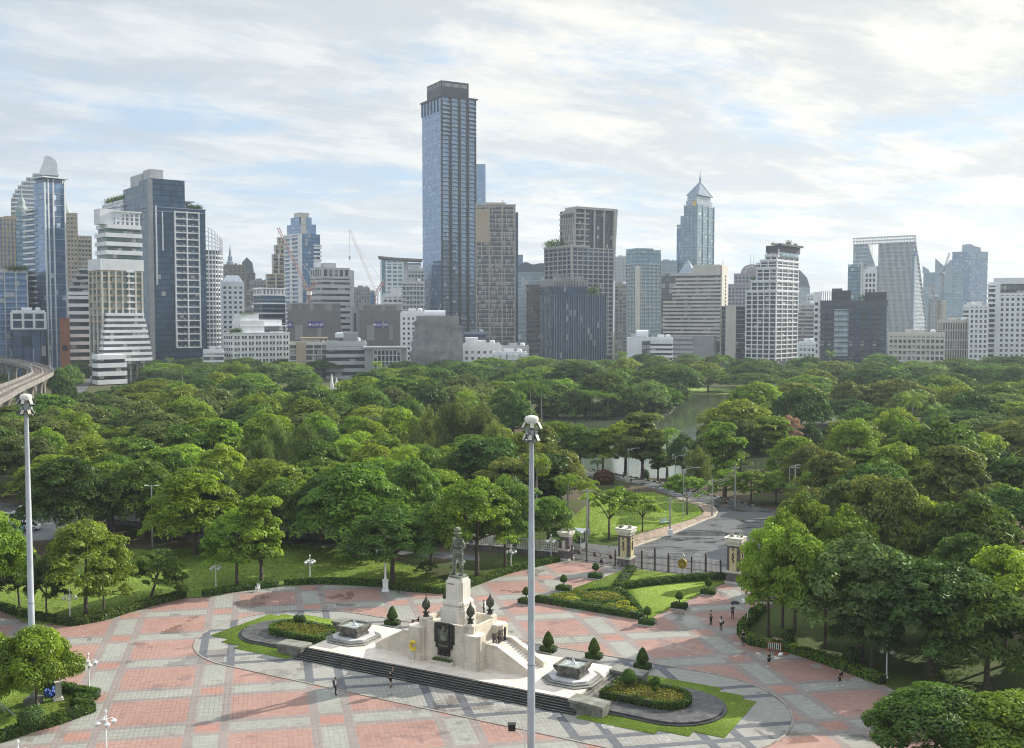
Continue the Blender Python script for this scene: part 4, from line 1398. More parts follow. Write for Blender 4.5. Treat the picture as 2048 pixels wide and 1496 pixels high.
def pillar(p, w, hgt, label, relief=True):
    t = thing('gate_pillar', label, 'gate pillar', (p[0], p[1], 0), gyaw)
    MB().cbox(0, 0, 0.12, w * 1.22, w * 1.22, 0.24).cbox(0, 0, 1.5, w * 1.13, w * 1.13, 0.28).build('base_band', CREAM, t)
    MB().cbox(0, 0, 0.8, w * 1.08, w * 1.08, 1.12).build('base', PURP, t)
    MB().prism(cham(-w / 2, w / 2, -w / 2, w / 2, 0.14), 1.62, hgt * 0.78).build('shaft', PURP, t)
    if relief:
        for rz in (0, math.pi / 2, -math.pi / 2, math.pi):
            pn = MB().cbox(0, -w / 2 - 0.03, hgt * 0.49, w * 0.55, 0.06, hgt * 0.48).build('panel', PALE, t, rz=rz)
            f = MB()
            for k in range(9):
                f.tube([(0.03 * math.sin(k * 2), -w / 2 - 0.09, hgt * 0.44 + 0.14 * k), (0.2 * math.sin(k * 1.7), -w / 2 - 0.10, hgt * 0.46 + 0.14 * k)], [0.1, 0.05], 5)
            f.lathe([(0.02, hgt * 0.68), (0.1, hgt * 0.69), (0.09, hgt * 0.72), (0.01, hgt * 0.73)], 7, 0, -w / 2 - 0.1)
            f.build('relief_figure', BRONZED, pn)
    else:
        MB().tube([(0, -w / 2 - 0.02, 1.7), (0, -w / 2 - 0.02, hgt * 0.66)], 0.28, 8).build('niche', CREAM, t)
    mb = MB()
    for r, a, b in ((0.53, 0.78, 0.83), (0.60, 0.83, 0.86), (0.66, 0.86, 0.93), (0.70, 0.93, 0.945)):
        mb.prism(sq(w * r, 0.12), hgt * a + 0.001, hgt * b)
    mb.build('cap', CREAM, t)
    cr = MB()
    rr = random.Random(int(p[0] * 10))
    for k in range(12):
        x, y = rr.choice((-1, 1)) * w * 0.52 * rr.uniform(0.3, 1), rr.uniform(-1, 1) * w * 0.5
        z = hgt * 0.945
        cr.lathe([(0.10, z), (0.14, z + 0.1), (0.09, z + 0.2), (0.12, z + 0.28), (0.03, z + rr.uniform(0.32, 0.5))], 6, x, y)
    cr.build('crest', mat('weathered_carving', (0.30, 0.28, 0.23), 0.8, 0.6, 2.5), t)
    return t


pillar(gA, 1.75, 6.0, 'tall gate pillar left of the wide gate, purple stone with pale panel')
pillar(gB, 1.75, 6.4, 'tall gate pillar at the right end of the wide gate, beside the wood')
gC = G(1132, 1118)
pillar(gC, 1.5, 4.3, 'shorter gate pillar at the end of the balustrade, with a plain niche', relief=False)


def gate(a, b, nb, posts, label, hts, medal):
    a, b = Vector((a[0], a[1], 0)), Vector((b[0], b[1], 0))
    L = (b - a).length
    t = thing('gate', label, 'gate', (a.x, a.y, 0), math.atan2(b.y - a.y, b.x - a.x))
    bars = MB()
    n = int(L / 0.17)
    for k in range(n + 1):
        x = L * k / n
        hh = hts[0] + 0.25 * math.sin(math.pi * ((x / L * nb) % 1))
        bars.cbox(x, 0, hh / 2 + 0.1, 0.028, 0.028, hh)
    for z in (0.2, 1.0, hts[0] - 0.2):
        bars.cbox(L / 2, 0.0, z, L, 0.05, 0.06)
    bars.build('bar_panel', IRON, t)
    for i, x in enumerate(posts):
        hp = hts[1] + (0.6 if i % 3 == 1 else 0)
        MB().cbox(x * L, 0, hp / 2, 0.2, 0.2, hp).lathe([(0.12, hp), (0.15, hp + 0.08), (0.04, hp + 0.2), (0.01, hp + 0.38)], 8, x * L, 0).build('post', IRON, t)
    if medal:
        m_ = MB()
        cx, r = L * 0.535, 0.68
        i = len(m_.v)
        m_.slabx([(cx + r * math.cos(q), 1.55 + r * math.sin(q)) for q in np.linspace(0, 2 * math.pi, 28, endpoint=False)], -0.09, 0.09)
        d = m_.build('medallion', GOLD, t)
        e = MB()
        for k in range(18):
            q = k * 2 * math.pi / 18
            e.tube([(cx + 0.25 * math.cos(q), -0.11, 1.55 + 0.25 * math.sin(q)), (cx + 0.62 * math.cos(q), -0.11, 1.55 + 0.62 * math.sin(q))], [0.03, 0.045], 5)
        e.build('sunburst', mat('dark_gold', (0.20, 0.13, 0.04), 0.5, 0.3, 3.0, metal=0.4), d)
        q = MB()
        for k in (-1, 0, 1):
            q.tube([(cx + 0.2 * k, 0, 2.3), (cx + 0.3 * k, 0, 2.65), (cx + 0.12 * k, 0, 2.95)], [0.05, 0.06, 0.02], 6)
        q.build('crest', mat('silver', (0.6, 0.6, 0.58), 0.4, 0.1, 2.0, metal=0.4), t)
    else:
        dm = MB()
        for k in (0.16, 0.5, 0.84):
            x = k * L
            dm.slabx([(x - 0.32, 1.25), (x, 0.85), (x + 0.32, 1.25), (x, 1.65)], -0.06, 0.06)
        dm.build('diamond_ornament', IRON, t)
    return t


gate(gA + gd * 1.2, gB - gd * 1.2, 3, (0.09, 0.235, 0.385, 0.635, 0.785, 0.94), 'wide brown iron gate with gold sunburst medallion between tall pillars', (2.2, 2.55), True)
gate(Vector((*gC, 0)) + gd * 1.0, gA - gd * 1.2, 3, (0.0, 0.32, 0.94), 'small iron gate with diamond ornaments between short and tall pillar', (1.7, 2.1), False)

# white balustrade on a dark base along the wood, broken into straight runs
BAL_W = mat('balustrade_white', (0.58, 0.56, 0.50), 0.7, 0.15, 1.0, streak=0.3)


def balustrade(a, b, label):
    a, b = Vector((*G(*a), 0)), Vector((*G(*b), 0))
    L = (b - a).length
    t = thing('balustrade', label, 'fence', (a.x, a.y, 0), math.atan2(b.y - a.y, b.x - a.x), 'white balustrade runs along the edge of the wood')
    MB().box(0, L, -0.25, 0.25, 0, 0.9).build('base_wall', PURP, t)
    MB().box(0, L, -0.3, 0.3, 0.9, 1.02).box(0, L, -0.2, 0.2, 2.25, 2.45).build('rail', BAL_W, t)
    n = int(L / 2.8)
    for k in range(n + 1):
        MB().cbox(L * k / n, 0, 1.7, 0.45, 0.5, 1.36).build('pier', PURP if k % 2 else BAL_W, t)
    g = MB()
    m_ = int(L / 0.35)
    for k in range(m_):
        g.cbox((k + 0.5) * L / m_, 0, 1.63, 0.13, 0.14, 1.23)
    for z in (1.3, 1.65, 2.0):
        g.cbox(L / 2, 0, z, L, 0.1, 0.1)
    g.build('grille', BAL_W, t)


balustrade((985, 1103), (1122, 1117), 'white balustrade on dark base wall, run beside the short gate pillar')
balustrade((690, 1082), (980, 1102.5), 'white balustrade glimpsed under trees behind the statue')
balustrade((330, 1057), (686, 1081.5), 'white balustrade under trees behind the thin grey lamp pole')
balustrade((215, 1047), (326, 1056.5), 'white balustrade at the left end, near the parked cars')

p = G(1150, 1097)
t = thing('guard_booth', 'small white guard booth with flat overhanging roof behind the short gate pillar', 'booth', (*p, 0), gyaw)
MB().box(-1.5, 1.7, -1.2, 1.2, 2.75, 2.95).build('roof', WHITE, t)
for x, y in ((-1.2, -0.9), (1.4, -0.9), (1.4, 0.9), (-1.2, 0.9)):
    MB().cbox(x, y, 1.37, 0.1, 0.1, 2.75).build('post', WHITE, t)
b_ = MB().box(-1.15, 1.35, -0.85, 0.85, 0, 1.0).build('counter_wall', WHITE, t)
MB().box(-1.1, 1.3, -0.8, 0.8, 1.0, 2.7).build('glazing', glass('booth_glass', (0.03, 0.05, 0.05), (0.1, 0.14, 0.14), 0, 0), t)

# ------------------------------------------------------------------ lamp posts and masts
LP = thing('lamp_post', 'x', 'lamp post', (0, 0, 0), 0.3, 'white four-armed lamp posts round the plaza')
MB().lathe([(0.16, 0), (0.16, 0.12), (0.09, 0.25), (0.065, 0.5), (0.055, 2.7), (0.045, 3.2), (0.07, 3.22), (0.07, 3.3), (0.03, 3.36), (0.03, 3.5), (0.09, 3.56), (0.11, 3.66), (0.07, 3.76), (0.015, 3.85)], 10).build('pole', WHITE, LP, smooth=True)
for k in range(4):
    a = k * math.pi / 2
    x, y = math.cos(a), math.sin(a)
    arm = MB().tube([(0, 0, 2.95), (x * 0.25, y * 0.25, 3.06), (x * 0.5, y * 0.5, 3.08), (x * 0.62, y * 0.62, 3.0)], 0.028, 6).build('arm', WHITE, LP)
    lm = MB().lathe([(0.04, 2.99), (0.10, 2.95), (0.23, 2.84), (0.235, 2.80)], 10, x * 0.62, y * 0.62).build('lamp_shade', WHITE, LP, smooth=True)
    MB().lathe([(0.15, 2.805), (0.16, 2.74), (0.14, 2.58), (0.1, 2.54)], 10, x * 0.62, y * 0.62).build('globe', mat('lamp_glass', (0.55, 0.56, 0.55), 0.25, 0.1, 3.0), lm, smooth=True)
first = True
for (bx, by, zb), lab in (((432, 1179, 0), 'on the lawn at the left end of a short dark hedge'), ((140.5, 1243, 0), 'at the far left hedge, between two tree trunks'), ((178, 1386, 0), 'beside the cloud-pruned tree on the near left lawn'),
                          ((213, 1513, 0), 'rising from the bottom edge left of the plaza'), ((38, 1580, 0), 'barely showing its tip in the bottom left corner'), ((620, 1166, 0), 'behind the straight dark hedge on the back lawn'),
                          ((1022, 1144, 0), 'left of the right tall mast, by the sunlit hedge'), ((1102, 1121, 0), 'beside the short gate pillar and balustrade'), ((919.5, 1166, 0), 'seen between the legs of the bronze statue'),
                          ((1495, 1251, 0), 'at the tip of the right-hand hedge'), ((1773, 1356, 0), 'in front of the shaded trees at the right-hand hedge')):
    c = LP if first else copy_tree(LP)
    first = False
    c.location = (*G(bx, by), 0)
    c.rotation_euler.z = 0.25 + (bx % 7) * 0.1
    c['label'] = 'white four-armed lamp post ' + lab
t = thing('lamp_column', 'tall white lamp column with heavy square base and two floodlights on crossbar', 'lamp post', (*G(771, 1182), 0), 0.1)
MB().cbox(0, 0, 0.08, 0.95, 0.95, 0.16).cbox(0, 0, 0.75, 0.7, 0.7, 1.2).cbox(0, 0, 1.42, 0.8, 0.8, 0.14).build('base', WHITE, t)
MB().lathe([(0.2, 1.49), (0.13, 1.8), (0.11, 4.6), (0.2, 4.9), (0.12, 5.0)], 12).build('column', WHITE, t, smooth=True)
MB().cbox(0, 0, 5.05, 2.3, 0.14, 0.12).build('crossbar', WHITE, t)
for x in (-0.95, 0.1):
    MB().cbox(x, -0.05, 5.38, 0.5, 0.3, 0.42).build('floodlight', mat('lamp_housing', (0.42, 0.43, 0.44), 0.4, 0.2, 2.0), t)
t = thing('camera_post', 'white bracket post with black camera box beside the foot of the right mast', 'camera post', (*G(1049, 1570), 0), 0)
MB().tube([(0, 0, 0), (0, 0, 4.3)], [0.07, 0.05], 8).build('pole', WHITE, t)
MB().tube([(0, 0, 4.1), (-0.9, 0, 4.15)], 0.03, 6).tube([(0, 0, 3.6), (-0.6, 0, 4.14)], 0.02, 6).tube([(0, 0, 4.0), (0.4, 0, 4.05)], 0.03, 6).build('arm', WHITE, t)
MB().cbox(-0.95, 0, 4.42, 0.55, 0.4, 0.48).cbox(-0.95, -0.02, 4.69, 0.62, 0.5, 0.06).build('camera_box', mat('black_plastic', (0.02, 0.02, 0.02), 0.4, 0.2, 2.0), t)

GALV = mat('galvanised_steel', (0.42, 0.45, 0.48), 0.42, 0.12, 0.5, metal=0.35, streak=0.25)
HOUS = mat('floodlight_housing', (0.05, 0.05, 0.05), 0.5, 0.2, 2.0)
LENS = mat('floodlight_lens', (0.55, 0.52, 0.42), 0.25, 0.15, 4.0)


def mast(loc, hgt, label):
    t = thing('light_mast', label, 'light mast', (*loc, 0), 0)
    MB().cbox(0, 0, 0.3, 1.3, 1.3, 0.6).build('foot_block', DARKW, t)
    mb = MB().lathe([(0.36, 0.6), (0.36, 0.72), (0.29, 0.74), (0.285, hgt * 0.33), (0.272, hgt * 0.331), (0.235, hgt * 0.66), (0.225, hgt * 0.661), (0.17, hgt - 0.9)], 14)
    mb.build('pole', GALV, t, smooth=True)
    MB().cbox(0.0, -0.305, 1.6, 0.22, 0.05, 0.7).build('hatch', mat('joint_grey', (0.2, 0.21, 0.22), 0.5), t)
    MB().lathe([(0.19, hgt * 0.33 - 0.03), (0.296, hgt * 0.33 - 0.03), (0.296, hgt * 0.33 + 0.03), (0.19, hgt * 0.33 + 0.03)], 14).build('joint_band', mat('joint_grey', (0.2, 0.21, 0.22), 0.5), t)
    d = MB().lathe([(0.30, hgt - 0.62), (0.49, hgt - 0.55), (0.52, hgt - 0.30), (0.50, hgt - 0.16), (0.40, hgt - 0.05), (0.2, hgt), (0.02, hgt + 0.01)], 22).build('dome', mat('dome_white', (0.72, 0.69, 0.62), 0.45, 0.06, 1.0), t, smooth=True)
    MB().tube([(0, 0, hgt), (-0.02, 0, hgt + 0.9)], 0.012, 5).build('lightning_rod', GALV, d)
    MB().lathe([(0.17, hgt - 2.0), (0.2, hgt - 1.95), (0.2, hgt - 0.75), (0.14, hgt - 0.6)], 10).cbox(0.35, 0.1, hgt - 1.45, 0.22, 0.3, 0.55).cbox(-0.34, -0.1, hgt - 1.4, 0.2, 0.3, 0.5).build('hoist_box', GALV, t)
    for z, r, nl, ph in ((hgt - 0.95, 0.72, 6, 0.55), (hgt - 1.85, 0.62, 6, 0.35)):
        ring = MB()
        for q in range(20):
            a, b = q * math.pi / 10, (q + 1) * math.pi / 10
            ring.tube([(r * math.cos(a), r * math.sin(a), z), (r * math.cos(b), r * math.sin(b), z)], 0.03, 5)
        for q in range(4):
            a = q * math.pi / 2 + 0.4
            ring.tube([(0.15 * math.cos(a), 0.15 * math.sin(a), z), (r * math.cos(a), r * math.sin(a), z)], 0.025, 5)
        ring.build('ring', GALV, t)
        for q in range(nl):
            a = q * 2 * math.pi / nl + ph
            f = MB().cbox(0, 0.03, 0.27, 0.36, 0.09, 0.52).build('floodlight', HOUS, t, (1.12 * r * math.cos(a), 1.12 * r * math.sin(a), z), a + math.pi / 2)
            f.rotation_euler = (math.radians(-28), 0, a + math.pi / 2)
            MB().cbox(0, -0.025, 0.3, 0.28, 0.015, 0.40).build('lens', LENS, f)


mast(G(67, 1408), 28.2, 'tall grey floodlight mast with white dome, standing on the near left lawn')
mast(AT(1062.5, 1400, 77.0)[:2], 27.8, 'tall grey floodlight mast with white dome, crossing in front of the monument')
t = thing('twin_lamp_pole', 'thin grey lamp pole with two flat lamp heads on the back lawn', 'lamp pole', (*G(305, 1094), 0), 0.15)
MB().tube([(0, 0, 0), (0, 0, 9.6)], [0.11, 0.07], 8).build('pole', GALV, t)
for s in (-1, 1):
    MB().tube([(0, 0, 9.35), (s * 0.7, 0, 9.45)], 0.035, 6).cbox(s * 0.75, 0, 9.48, 0.55, 0.22, 0.09).build('lamp_head', WHITE, t)


def street_light(px, py, hgt, label, side=1, arm=1.8):
    t = thing('street_light', label, 'street light', (*G(px, py), 0), 0, 'grey street lights along the park road')
    MB().tube([(0, 0, 0), (0, 0, hgt)], [0.09, 0.06], 7).build('pole', GALV, t)
    MB().tube([(0, 0, hgt - 0.02), (side * arm * 0.5, 0, hgt + 0.25), (side * arm, 0, hgt + 0.35)], 0.045, 6).build('arm', GALV, t)
    MB().cbox(side * (arm + 0.3), 0, hgt + 0.36, 0.7, 0.25, 0.12).build('lamp_head', GALV, t)


street_light(1256, 965, 7.0, 'grey street light on the lake road, arm reaching right, by the multi-stem trees')
street_light(1350, 985, 7.2, 'grey street light by the lake palm, arm over the road')
street_light(1578, 1040, 9.2, 'grey street light at the right bend of the park road', 1, 1.2)
street_light(1366, 1037, 8.6, 'grey street light on the park lawn by the small spreading tree', 1, 2.2)
CONC = mat('concrete', (0.36, 0.35, 0.33), 0.85, 0.2, 0.6, streak=0.35)
UP = []
for px, py, h_, lab in ((1174, 1099, 9.2, 'concrete utility pole behind the small iron gate, with grey equipment box'), (1340, 1072, 6.2, 'dark utility pole on the footpath with white box at its foot'), (1424, 1033, 6.6, 'brown utility pole at the tip of the footpath'), (1470, 1014, 7.6, 'pale utility pole beyond the road bend'), (1589, 1046, 9.8, 'pale utility pole half hidden by the right-hand trees')):
    t = thing('utility_pole', lab, 'utility pole', (*G(px, py), 0.1), 0)
    MB().tube([(0, 0, 0), (0, 0, h_)], [0.17, 0.11], 8).build('pole', CONC, t)
    MB().cbox(0, 0, h_ - 0.4, 1.5, 0.1, 0.12).build('crossarm', CONC, t)
    if px == 1174:
        MB().cbox(0.25, -0.15, 2.6, 0.5, 0.4, 0.8).build('equipment_box', mat('grey_metal'), t)
    if px == 1340:
        MB().cbox(0, -0.3, 0.55, 0.75, 0.4, 1.0).build('white_box', WHITE, t)
    UP.append((Vector((*G(px, py), h_ - 0.3))))
wire = mat('cable_black', (0.03, 0.03, 0.03), 0.6)
for a, b in ((0, 1), (1, 2), (2, 3), (3, 4)):
    mb = MB()
    for off in (0, 0.35, -0.5):
        pts = []
        for k in range(9):
            t_ = k / 8
            p = UP[a].lerp(UP[b], t_)
            p.z -= 2.2 * (1 - (2 * t_ - 1) ** 2) * 0.5 - off
            pts.append(tuple(p))
        mb.tube(pts, 0.02, 4, cap=False)
    setp(mb.build('overhead_cable', wire), 'sagging black overhead cables over the park road, %s' % ('from the gate pole to the footpath pole', 'between the footpath poles', 'over the road bend', 'running into the right-hand trees')[a], 'cable')

# ------------------------------------------------------------------ small things
t = thing('pedestal', 'small white stone pedestal on the near left lawn, behind the cloud-pruned tree', 'pedestal', (*G(117, 1400), 0), 0.5)
MB().cbox(0, 0, 0.06, 0.9, 0.9, 0.12).cbox(0, 0, 0.19, 0.72, 0.72, 0.14).cbox(0, 0, 1.7, 0.66, 0.66, 0.12).build('moulding', MARB, t)
MB().cbox(0, 0, 0.95, 0.5, 0.5, 1.4).build('shaft', MARB, t)
p = G(104, 1391)
P = rng.normal(0, 1, (160, 3)) * (0.32, 0.25, 0.13) + (0, 0, 0.25)
P[:, 2] = np.abs(P[:, 2])
mb = MB()
for x, y, z in P[:60]:
    mb.tube([(x - 0.12, y, max(0.02, z - 0.1)), (x + 0.05, y + 0.07, z + 0.08), (x + 0.18, y - 0.05, max(0.02, z - 0.05))], [0.05, 0.11, 0.04], 5)
o = mb.build('tarpaulin', mat('blue_plastic', (0.02, 0.10, 0.42), 0.35, 0.4, 4.0), None, (*p, 0))
setp(o, 'crumpled bright blue tarpaulin lying on grass beside the small white pedestal', 'tarpaulin')
t = thing('swing_frame', 'pale green metal play frame with slanted legs at the left edge of the near lawn', 'play frame', (*G(-14, 1432), 0), 0.2)
for x, y, x2 in ((1.9, -0.3, -0.6), (0.9, 0.5, -0.4), (-2.6, -0.3, -1.0), (-2.6, 0.6, -1.0)):
    MB().tube([(x, y, 0), (x2, 0, 2.4)], 0.06, 7).build('leg', mat('pale_green_metal', (0.34, 0.45, 0.40), 0.5, 0.1, 1.0), t)
MB().tube([(-1.0, 0, 2.4), (-0.4, 0, 2.4)], 0.06, 7).build('crossbar', _M['pale_green_metal'], t)
MB().cbox(-0.5, -0.7, 0.5, 0.4, 0.3, 0.08).build('seat', mat('orange_plastic', (0.5, 0.16, 0.03), 0.5), t)


def rail_barrier(px, py, rz, label, col):
    t = thing('barrier', label, 'barrier', (*G(px, py), 0), rz, 'red and white crowd barriers by the right-hand hedge')
    m_ = mat('barrier_' + col, {'red': (0.42, 0.07, 0.03), 'orange': (0.5, 0.16, 0.05)}[col], 0.5)
    MB().tube([(-0.75, 0, 0.02), (-0.75, 0, 1.05), (0.75, 0, 1.05), (0.75, 0, 0.02)], 0.035, 6).tube([(-0.75, 0, 0.3), (0.75, 0, 0.3)], 0.03, 6).build('frame', m_, t)
    mb = MB()
    for k in range(7):
        mb.cbox(-0.6 + 0.2 * k, 0, 0.68, 0.05, 0.03, 0.72)
    mb.build('bar_panel', WHITE, t)
    for x in (-0.75, 0.75):
        MB().cbox(x, 0, 0.03, 0.06, 0.6, 0.05).build('foot', m_, t)


rail_barrier(1549, 1305, -0.5, 'red crowd barrier with white bars, in front of the hedge by the egg-shaped shrub', 'red')
rail_barrier(1560, 1296, -0.4, 'orange crowd barrier standing behind the hedge, left of a tree trunk', 'orange')
t = thing('sandbag_heap', 'low heap of red and white sacks at the foot of the crowd barrier', 'sacks', (*G(1553, 1310), 0), 0)
for k, (x, y, m_) in enumerate(((0, 0, 'barrier_red'), (0.5, 0.1, 'white_paint'), (0.95, 0.0, 'barrier_red'), (0.3, -0.35, 'white_paint'))):
    MB().tube([(x - 0.25, y, 0.1), (x - 0.15, y, 0.13), (x + 0.15, y, 0.13), (x + 0.25, y, 0.1)], [0.05, 0.12, 0.12, 0.05], 8).build('sack', _M[m_], t, smooth=True)
t = thing('plastic_chair', 'white plastic garden chair in front of the short dark hedge', 'chair', (*G(515.5, 1183), 0), -0.2)
MB().cbox(0, 0, 0.44, 0.48, 0.46, 0.04).build('seat', WHITE, t)
for x in (-0.2, 0.2):
    for y in (-0.2, 0.2):
        MB().tube([(x * 1.15, y * 1.15, 0), (x, y, 0.43)], 0.035, 6).build('leg', WHITE, t)
    MB().tube([(x * 1.2, -0.2, 0.44), (x * 1.2, -0.15, 0.64), (x * 1.2, 0.2, 0.66)], 0.028, 6).build('arm', WHITE, t)
mb = MB()
for k in range(5):
    mb.cbox(-0.18 + 0.09 * k, 0.23, 0.68, 0.045, 0.03, 0.45)
mb.cbox(0, 0.24, 0.92, 0.46, 0.035, 0.07).build('backrest', WHITE, t)
t = thing('park_bench', 'pale green park bench on the lawn edge beside the footpath', 'bench', (*G(1329, 1049), 0), 0.55)
MB().cbox(0, 0, 0.45, 1.8, 0.45, 0.06).build('seat', mat('bench_green', (0.42, 0.55, 0.48), 0.5), t)
MB().cbox(0, 0.25, 0.78, 1.8, 0.05, 0.45).build('backrest', _M['bench_green'], t)
for x in (-0.75, 0.75):
    MB().cbox(x, 0, 0.21, 0.08, 0.42, 0.42).build('leg', CONC, t)
for i, ((px, py), lab) in enumerate((((1111, 1430.5), 'near the right end of the dark steps'), ((1215, 1452.5), 'below the right zigzag lawn'), ((1328, 1478), 'nearest the bottom edge, by the right zigzag lawn'), ((1476, 1287), 'beside the man in black at the hedge'),
                                     ((1632, 1332), 'between the two people in black shorts'), ((1713, 1359), 'right of the walking man with backpack'), ((999, 1409), 'below the middle of the dark steps'), ((826, 1373), 'right of the man raising his arm'))):
    c = thing('inspection_cover', 'pale square inspection cover in the paving, ' + lab, 'cover', (*G(px, py), 0.006), 0.2, 'inspection covers in the plaza paving')
    mb = MB()
    for a in ((-0.6, 0.6, -0.6, -0.5), (-0.6, 0.6, 0.5, 0.6), (-0.6, -0.5, -0.5, 0.5), (0.5, 0.6, -0.5, 0.5)):
        mb.box(*a, 0, 0.012)
    c.scale = (0.75, 0.75, 1)
    mb.build('frame', mat('cover_rim', (0.44, 0.42, 0.38), 0.6), c)
    MB().box(-0.498, 0.498, -0.498, 0.498, 0, 0.008).build('lid', mat('cover_lid', (0.27, 0.26, 0.24), 0.6, 0.3, 3.0), c)
for px, py, h_, lab in ((663, 770, 12.0, 'taller white pointed spire rising out of the wood'), (672.5, 775, 10.6, 'shorter white pointed spire beside the taller one in the wood')):
    x, y = AT(px, 700, 430)[:2]
    t = thing('white_spire', lab, 'spire', (x, y, 0), 0)
    MB().cbox(0, 0, 0.4, 2.4, 2.4, 0.8).build('base', MARB, t)
    MB().lathe([(0.75, 0.8), (0.7, h_ * 0.6), (0.45, h_ * 0.8), (0.08, h_)], 10).build('spire', WHITE, t, smooth=True)

# ------------------------------------------------------------------ people
SKIN = mat('skin', (0.42, 0.26, 0.18), 0.6, 0.08, 3.0)
HAIR = mat('black_hair', (0.012, 0.011, 0.01), 0.5, 0.2, 5.0)


def person(px, py, label, face, top, legs, shoes, hgt=1.68, short=False, stride=0.0, larm=None, rarm=None, longhair=False, base=None, lean=0.0, bag=None):
    """figure about hgt tall, facing `face` (world angle of its look); joints posed by stride and arms"""
    loc = base or (*G(px, py), 0.004)
    t = thing('person', label, 'person', loc, face + math.pi / 2)
    k = hgt / 1.72
    L = lambda z: (0, -lean * max(0, z - 0.9), 0)
    q = lambda x, y, z, r: (x * k, (y - lean * max(0, z - 0.9)) * k, z * k, tuple(a * k for a in r) if hasattr(r, '__len__') else r * k)
    s = stride
    larm = larm or ((0.25, 0.02 + s * .3, 1.13), (0.25, -0.06 + s * .5, 0.90))
    rarm = rarm or ((-0.25, 0.02 - s * .3, 1.13), (-0.25, -0.06 - s * .5, 0.90))
    n = {'hip': q(0, 0, 0.93, (0.14, 0.10)), 'waist': q(0, 0, 1.08, (0.125, 0.088)), 'chest': q(0, 0, 1.26, (0.15, 0.10)), 'nb': q(0, 0, 1.40, 0.065), 'nk': q(0, -0.012, 1.475, 0.048),
         'ls': q(0.165, 0, 1.36, 0.055), 'le': q(*larm[0], 0.042), 'lw': q(*larm[1], 0.03), 'rs': q(-0.165, 0, 1.36, 0.055), 're': q(*rarm[0], 0.042), 'rw': q(*rarm[1], 0.03),
         'lh': q(0.085, 0, 0.86, 0.085), 'lk': q(0.095, -0.03 - s * .45, 0.48, 0.055), 'la': q(0.10, 0.02 - s * .7, 0.085, 0.037), 'lt': q(0.115, -0.13 - s * .7, 0.04, 0.033),
         'rh': q(-0.085, 0, 0.86, 0.085), 'rk': q(-0.095, -0.03 + s * .35, 0.48, 0.055), 'ra': q(-0.10, 0.02 + s * .9, 0.085 + s * .1, 0.037), 'rt': q(-0.115, -0.13 + s * .9, 0.04 + s * .05, 0.033)}
    e = [('hip', 'waist'), ('waist', 'chest'), ('chest', 'nb'), ('nb', 'nk'), ('chest', 'ls'), ('ls', 'le'), ('le', 'lw'), ('chest', 'rs'), ('rs', 're'), ('re', 'rw'),
         ('hip', 'lh'), ('lh', 'lk'), ('lk', 'la'), ('la', 'lt'), ('hip', 'rh'), ('rh', 'rk'), ('rk', 'ra'), ('ra', 'rt')]
    skin_mesh('body', n, e, SKIN, t, levels=1)
    mb = MB()
    head_mesh(mb, (0, (-0.02 - lean * 0.7) * k, 1.585 * k), k, (0, -1, 0))
    for a, b, sd in (('le', 'lw', 1), ('re', 'rw', -1)):
        d = Vector(n[b][:3]) - Vector(n[a][:3])
        hand_tubes(mb, n[b][:3], d, (0, sd, 0.2), k)
    mb.build('head_and_hands', SKIN, t, smooth=True)

    def grow(keys, f):
        return {a: (*n[a][:3], tuple(r * f for r in n[a][3]) if hasattr(n[a][3], '__len__') else n[a][3] * f) for a in keys}
    tn = grow(('waist', 'chest', 'nb', 'ls', 'le', 'rs', 're'), 1.16)
    tn['hip'] = (*n['hip'][:3], tuple(r * 1.22 for r in n['hip'][3]))
    tn = {'hip': tn.pop('hip'), **tn}
    te = [('hip', 'waist'), ('waist', 'chest'), ('chest', 'nb'), ('chest', 'ls'), ('ls', 'le'), ('chest', 'rs'), ('rs', 're')]
    skin_mesh('shirt', tn, te, top, t, levels=1)
    ln = grow(('hip', 'lh', 'lk', 'rh', 'rk') if short else ('hip', 'lh', 'lk', 'la', 'rh', 'rk', 'ra'), 1.2)
    le = [('hip', 'lh'), ('lh', 'lk'), ('hip', 'rh'), ('rh', 'rk')] + ([] if short else [('lk', 'la'), ('rk', 'ra')])
    skin_mesh('shorts' if short else 'trousers', ln, le, legs, t, levels=1)
    for a, b in (('la', 'lt'), ('ra', 'rt')):
        u, v = Vector(n[a][:3]), Vector(n[b][:3])
        MB().tube([u + (u - v) * 0.25 + Vector((0, 0, -0.03)), u + Vector((0, 0, -0.025)), v, v + (v - u) * 0.3], [0.035, 0.05, 0.045, 0.03], 8).build('shoe', shoes, t, smooth=True)
    hy = (-0.02 - lean * 0.7) * k
    hr = [(0.083 * k, 1.585 * k), (0.094 * k, 1.63 * k), (0.09 * k, 1.67 * k), (0.06 * k, 1.71 * k), (0.01 * k, 1.72 * k)]
    MB().lathe(hr, 12, 0, hy + 0.022 * k).build('hair', HAIR, t, smooth=True)
    if longhair:
        MB().tube([(0, hy + 0.09 * k, 1.6 * k), (0, hy + 0.1 * k, 1.45 * k), (0, hy + 0.11 * k, 1.28 * k)], [0.06 * k, 0.06 * k, 0.025 * k], 8).build('ponytail', HAIR, t, smooth=True)
    return t, k


BLK = mat('black_cloth', (0.015, 0.015, 0.017), 0.8, 0.3, 6.0)
WCL = mat('white_cloth', (0.70, 0.71, 0.74), 0.8, 0.06, 6.0)
TAU = mat('taupe_cloth', (0.30, 0.25, 0.21), 0.8, 0.1, 6.0)
NAVY = mat('navy_cloth', (0.025, 0.03, 0.05), 0.8, 0.2, 6.0)
PNK = mat('pink_cloth', (0.45, 0.25, 0.22), 0.8, 0.1, 6.0)
SHW, SHB = mat('white_shoe', (0.75, 0.75, 0.75), 0.5), mat('black_shoe', (0.02, 0.02, 0.02), 0.5)


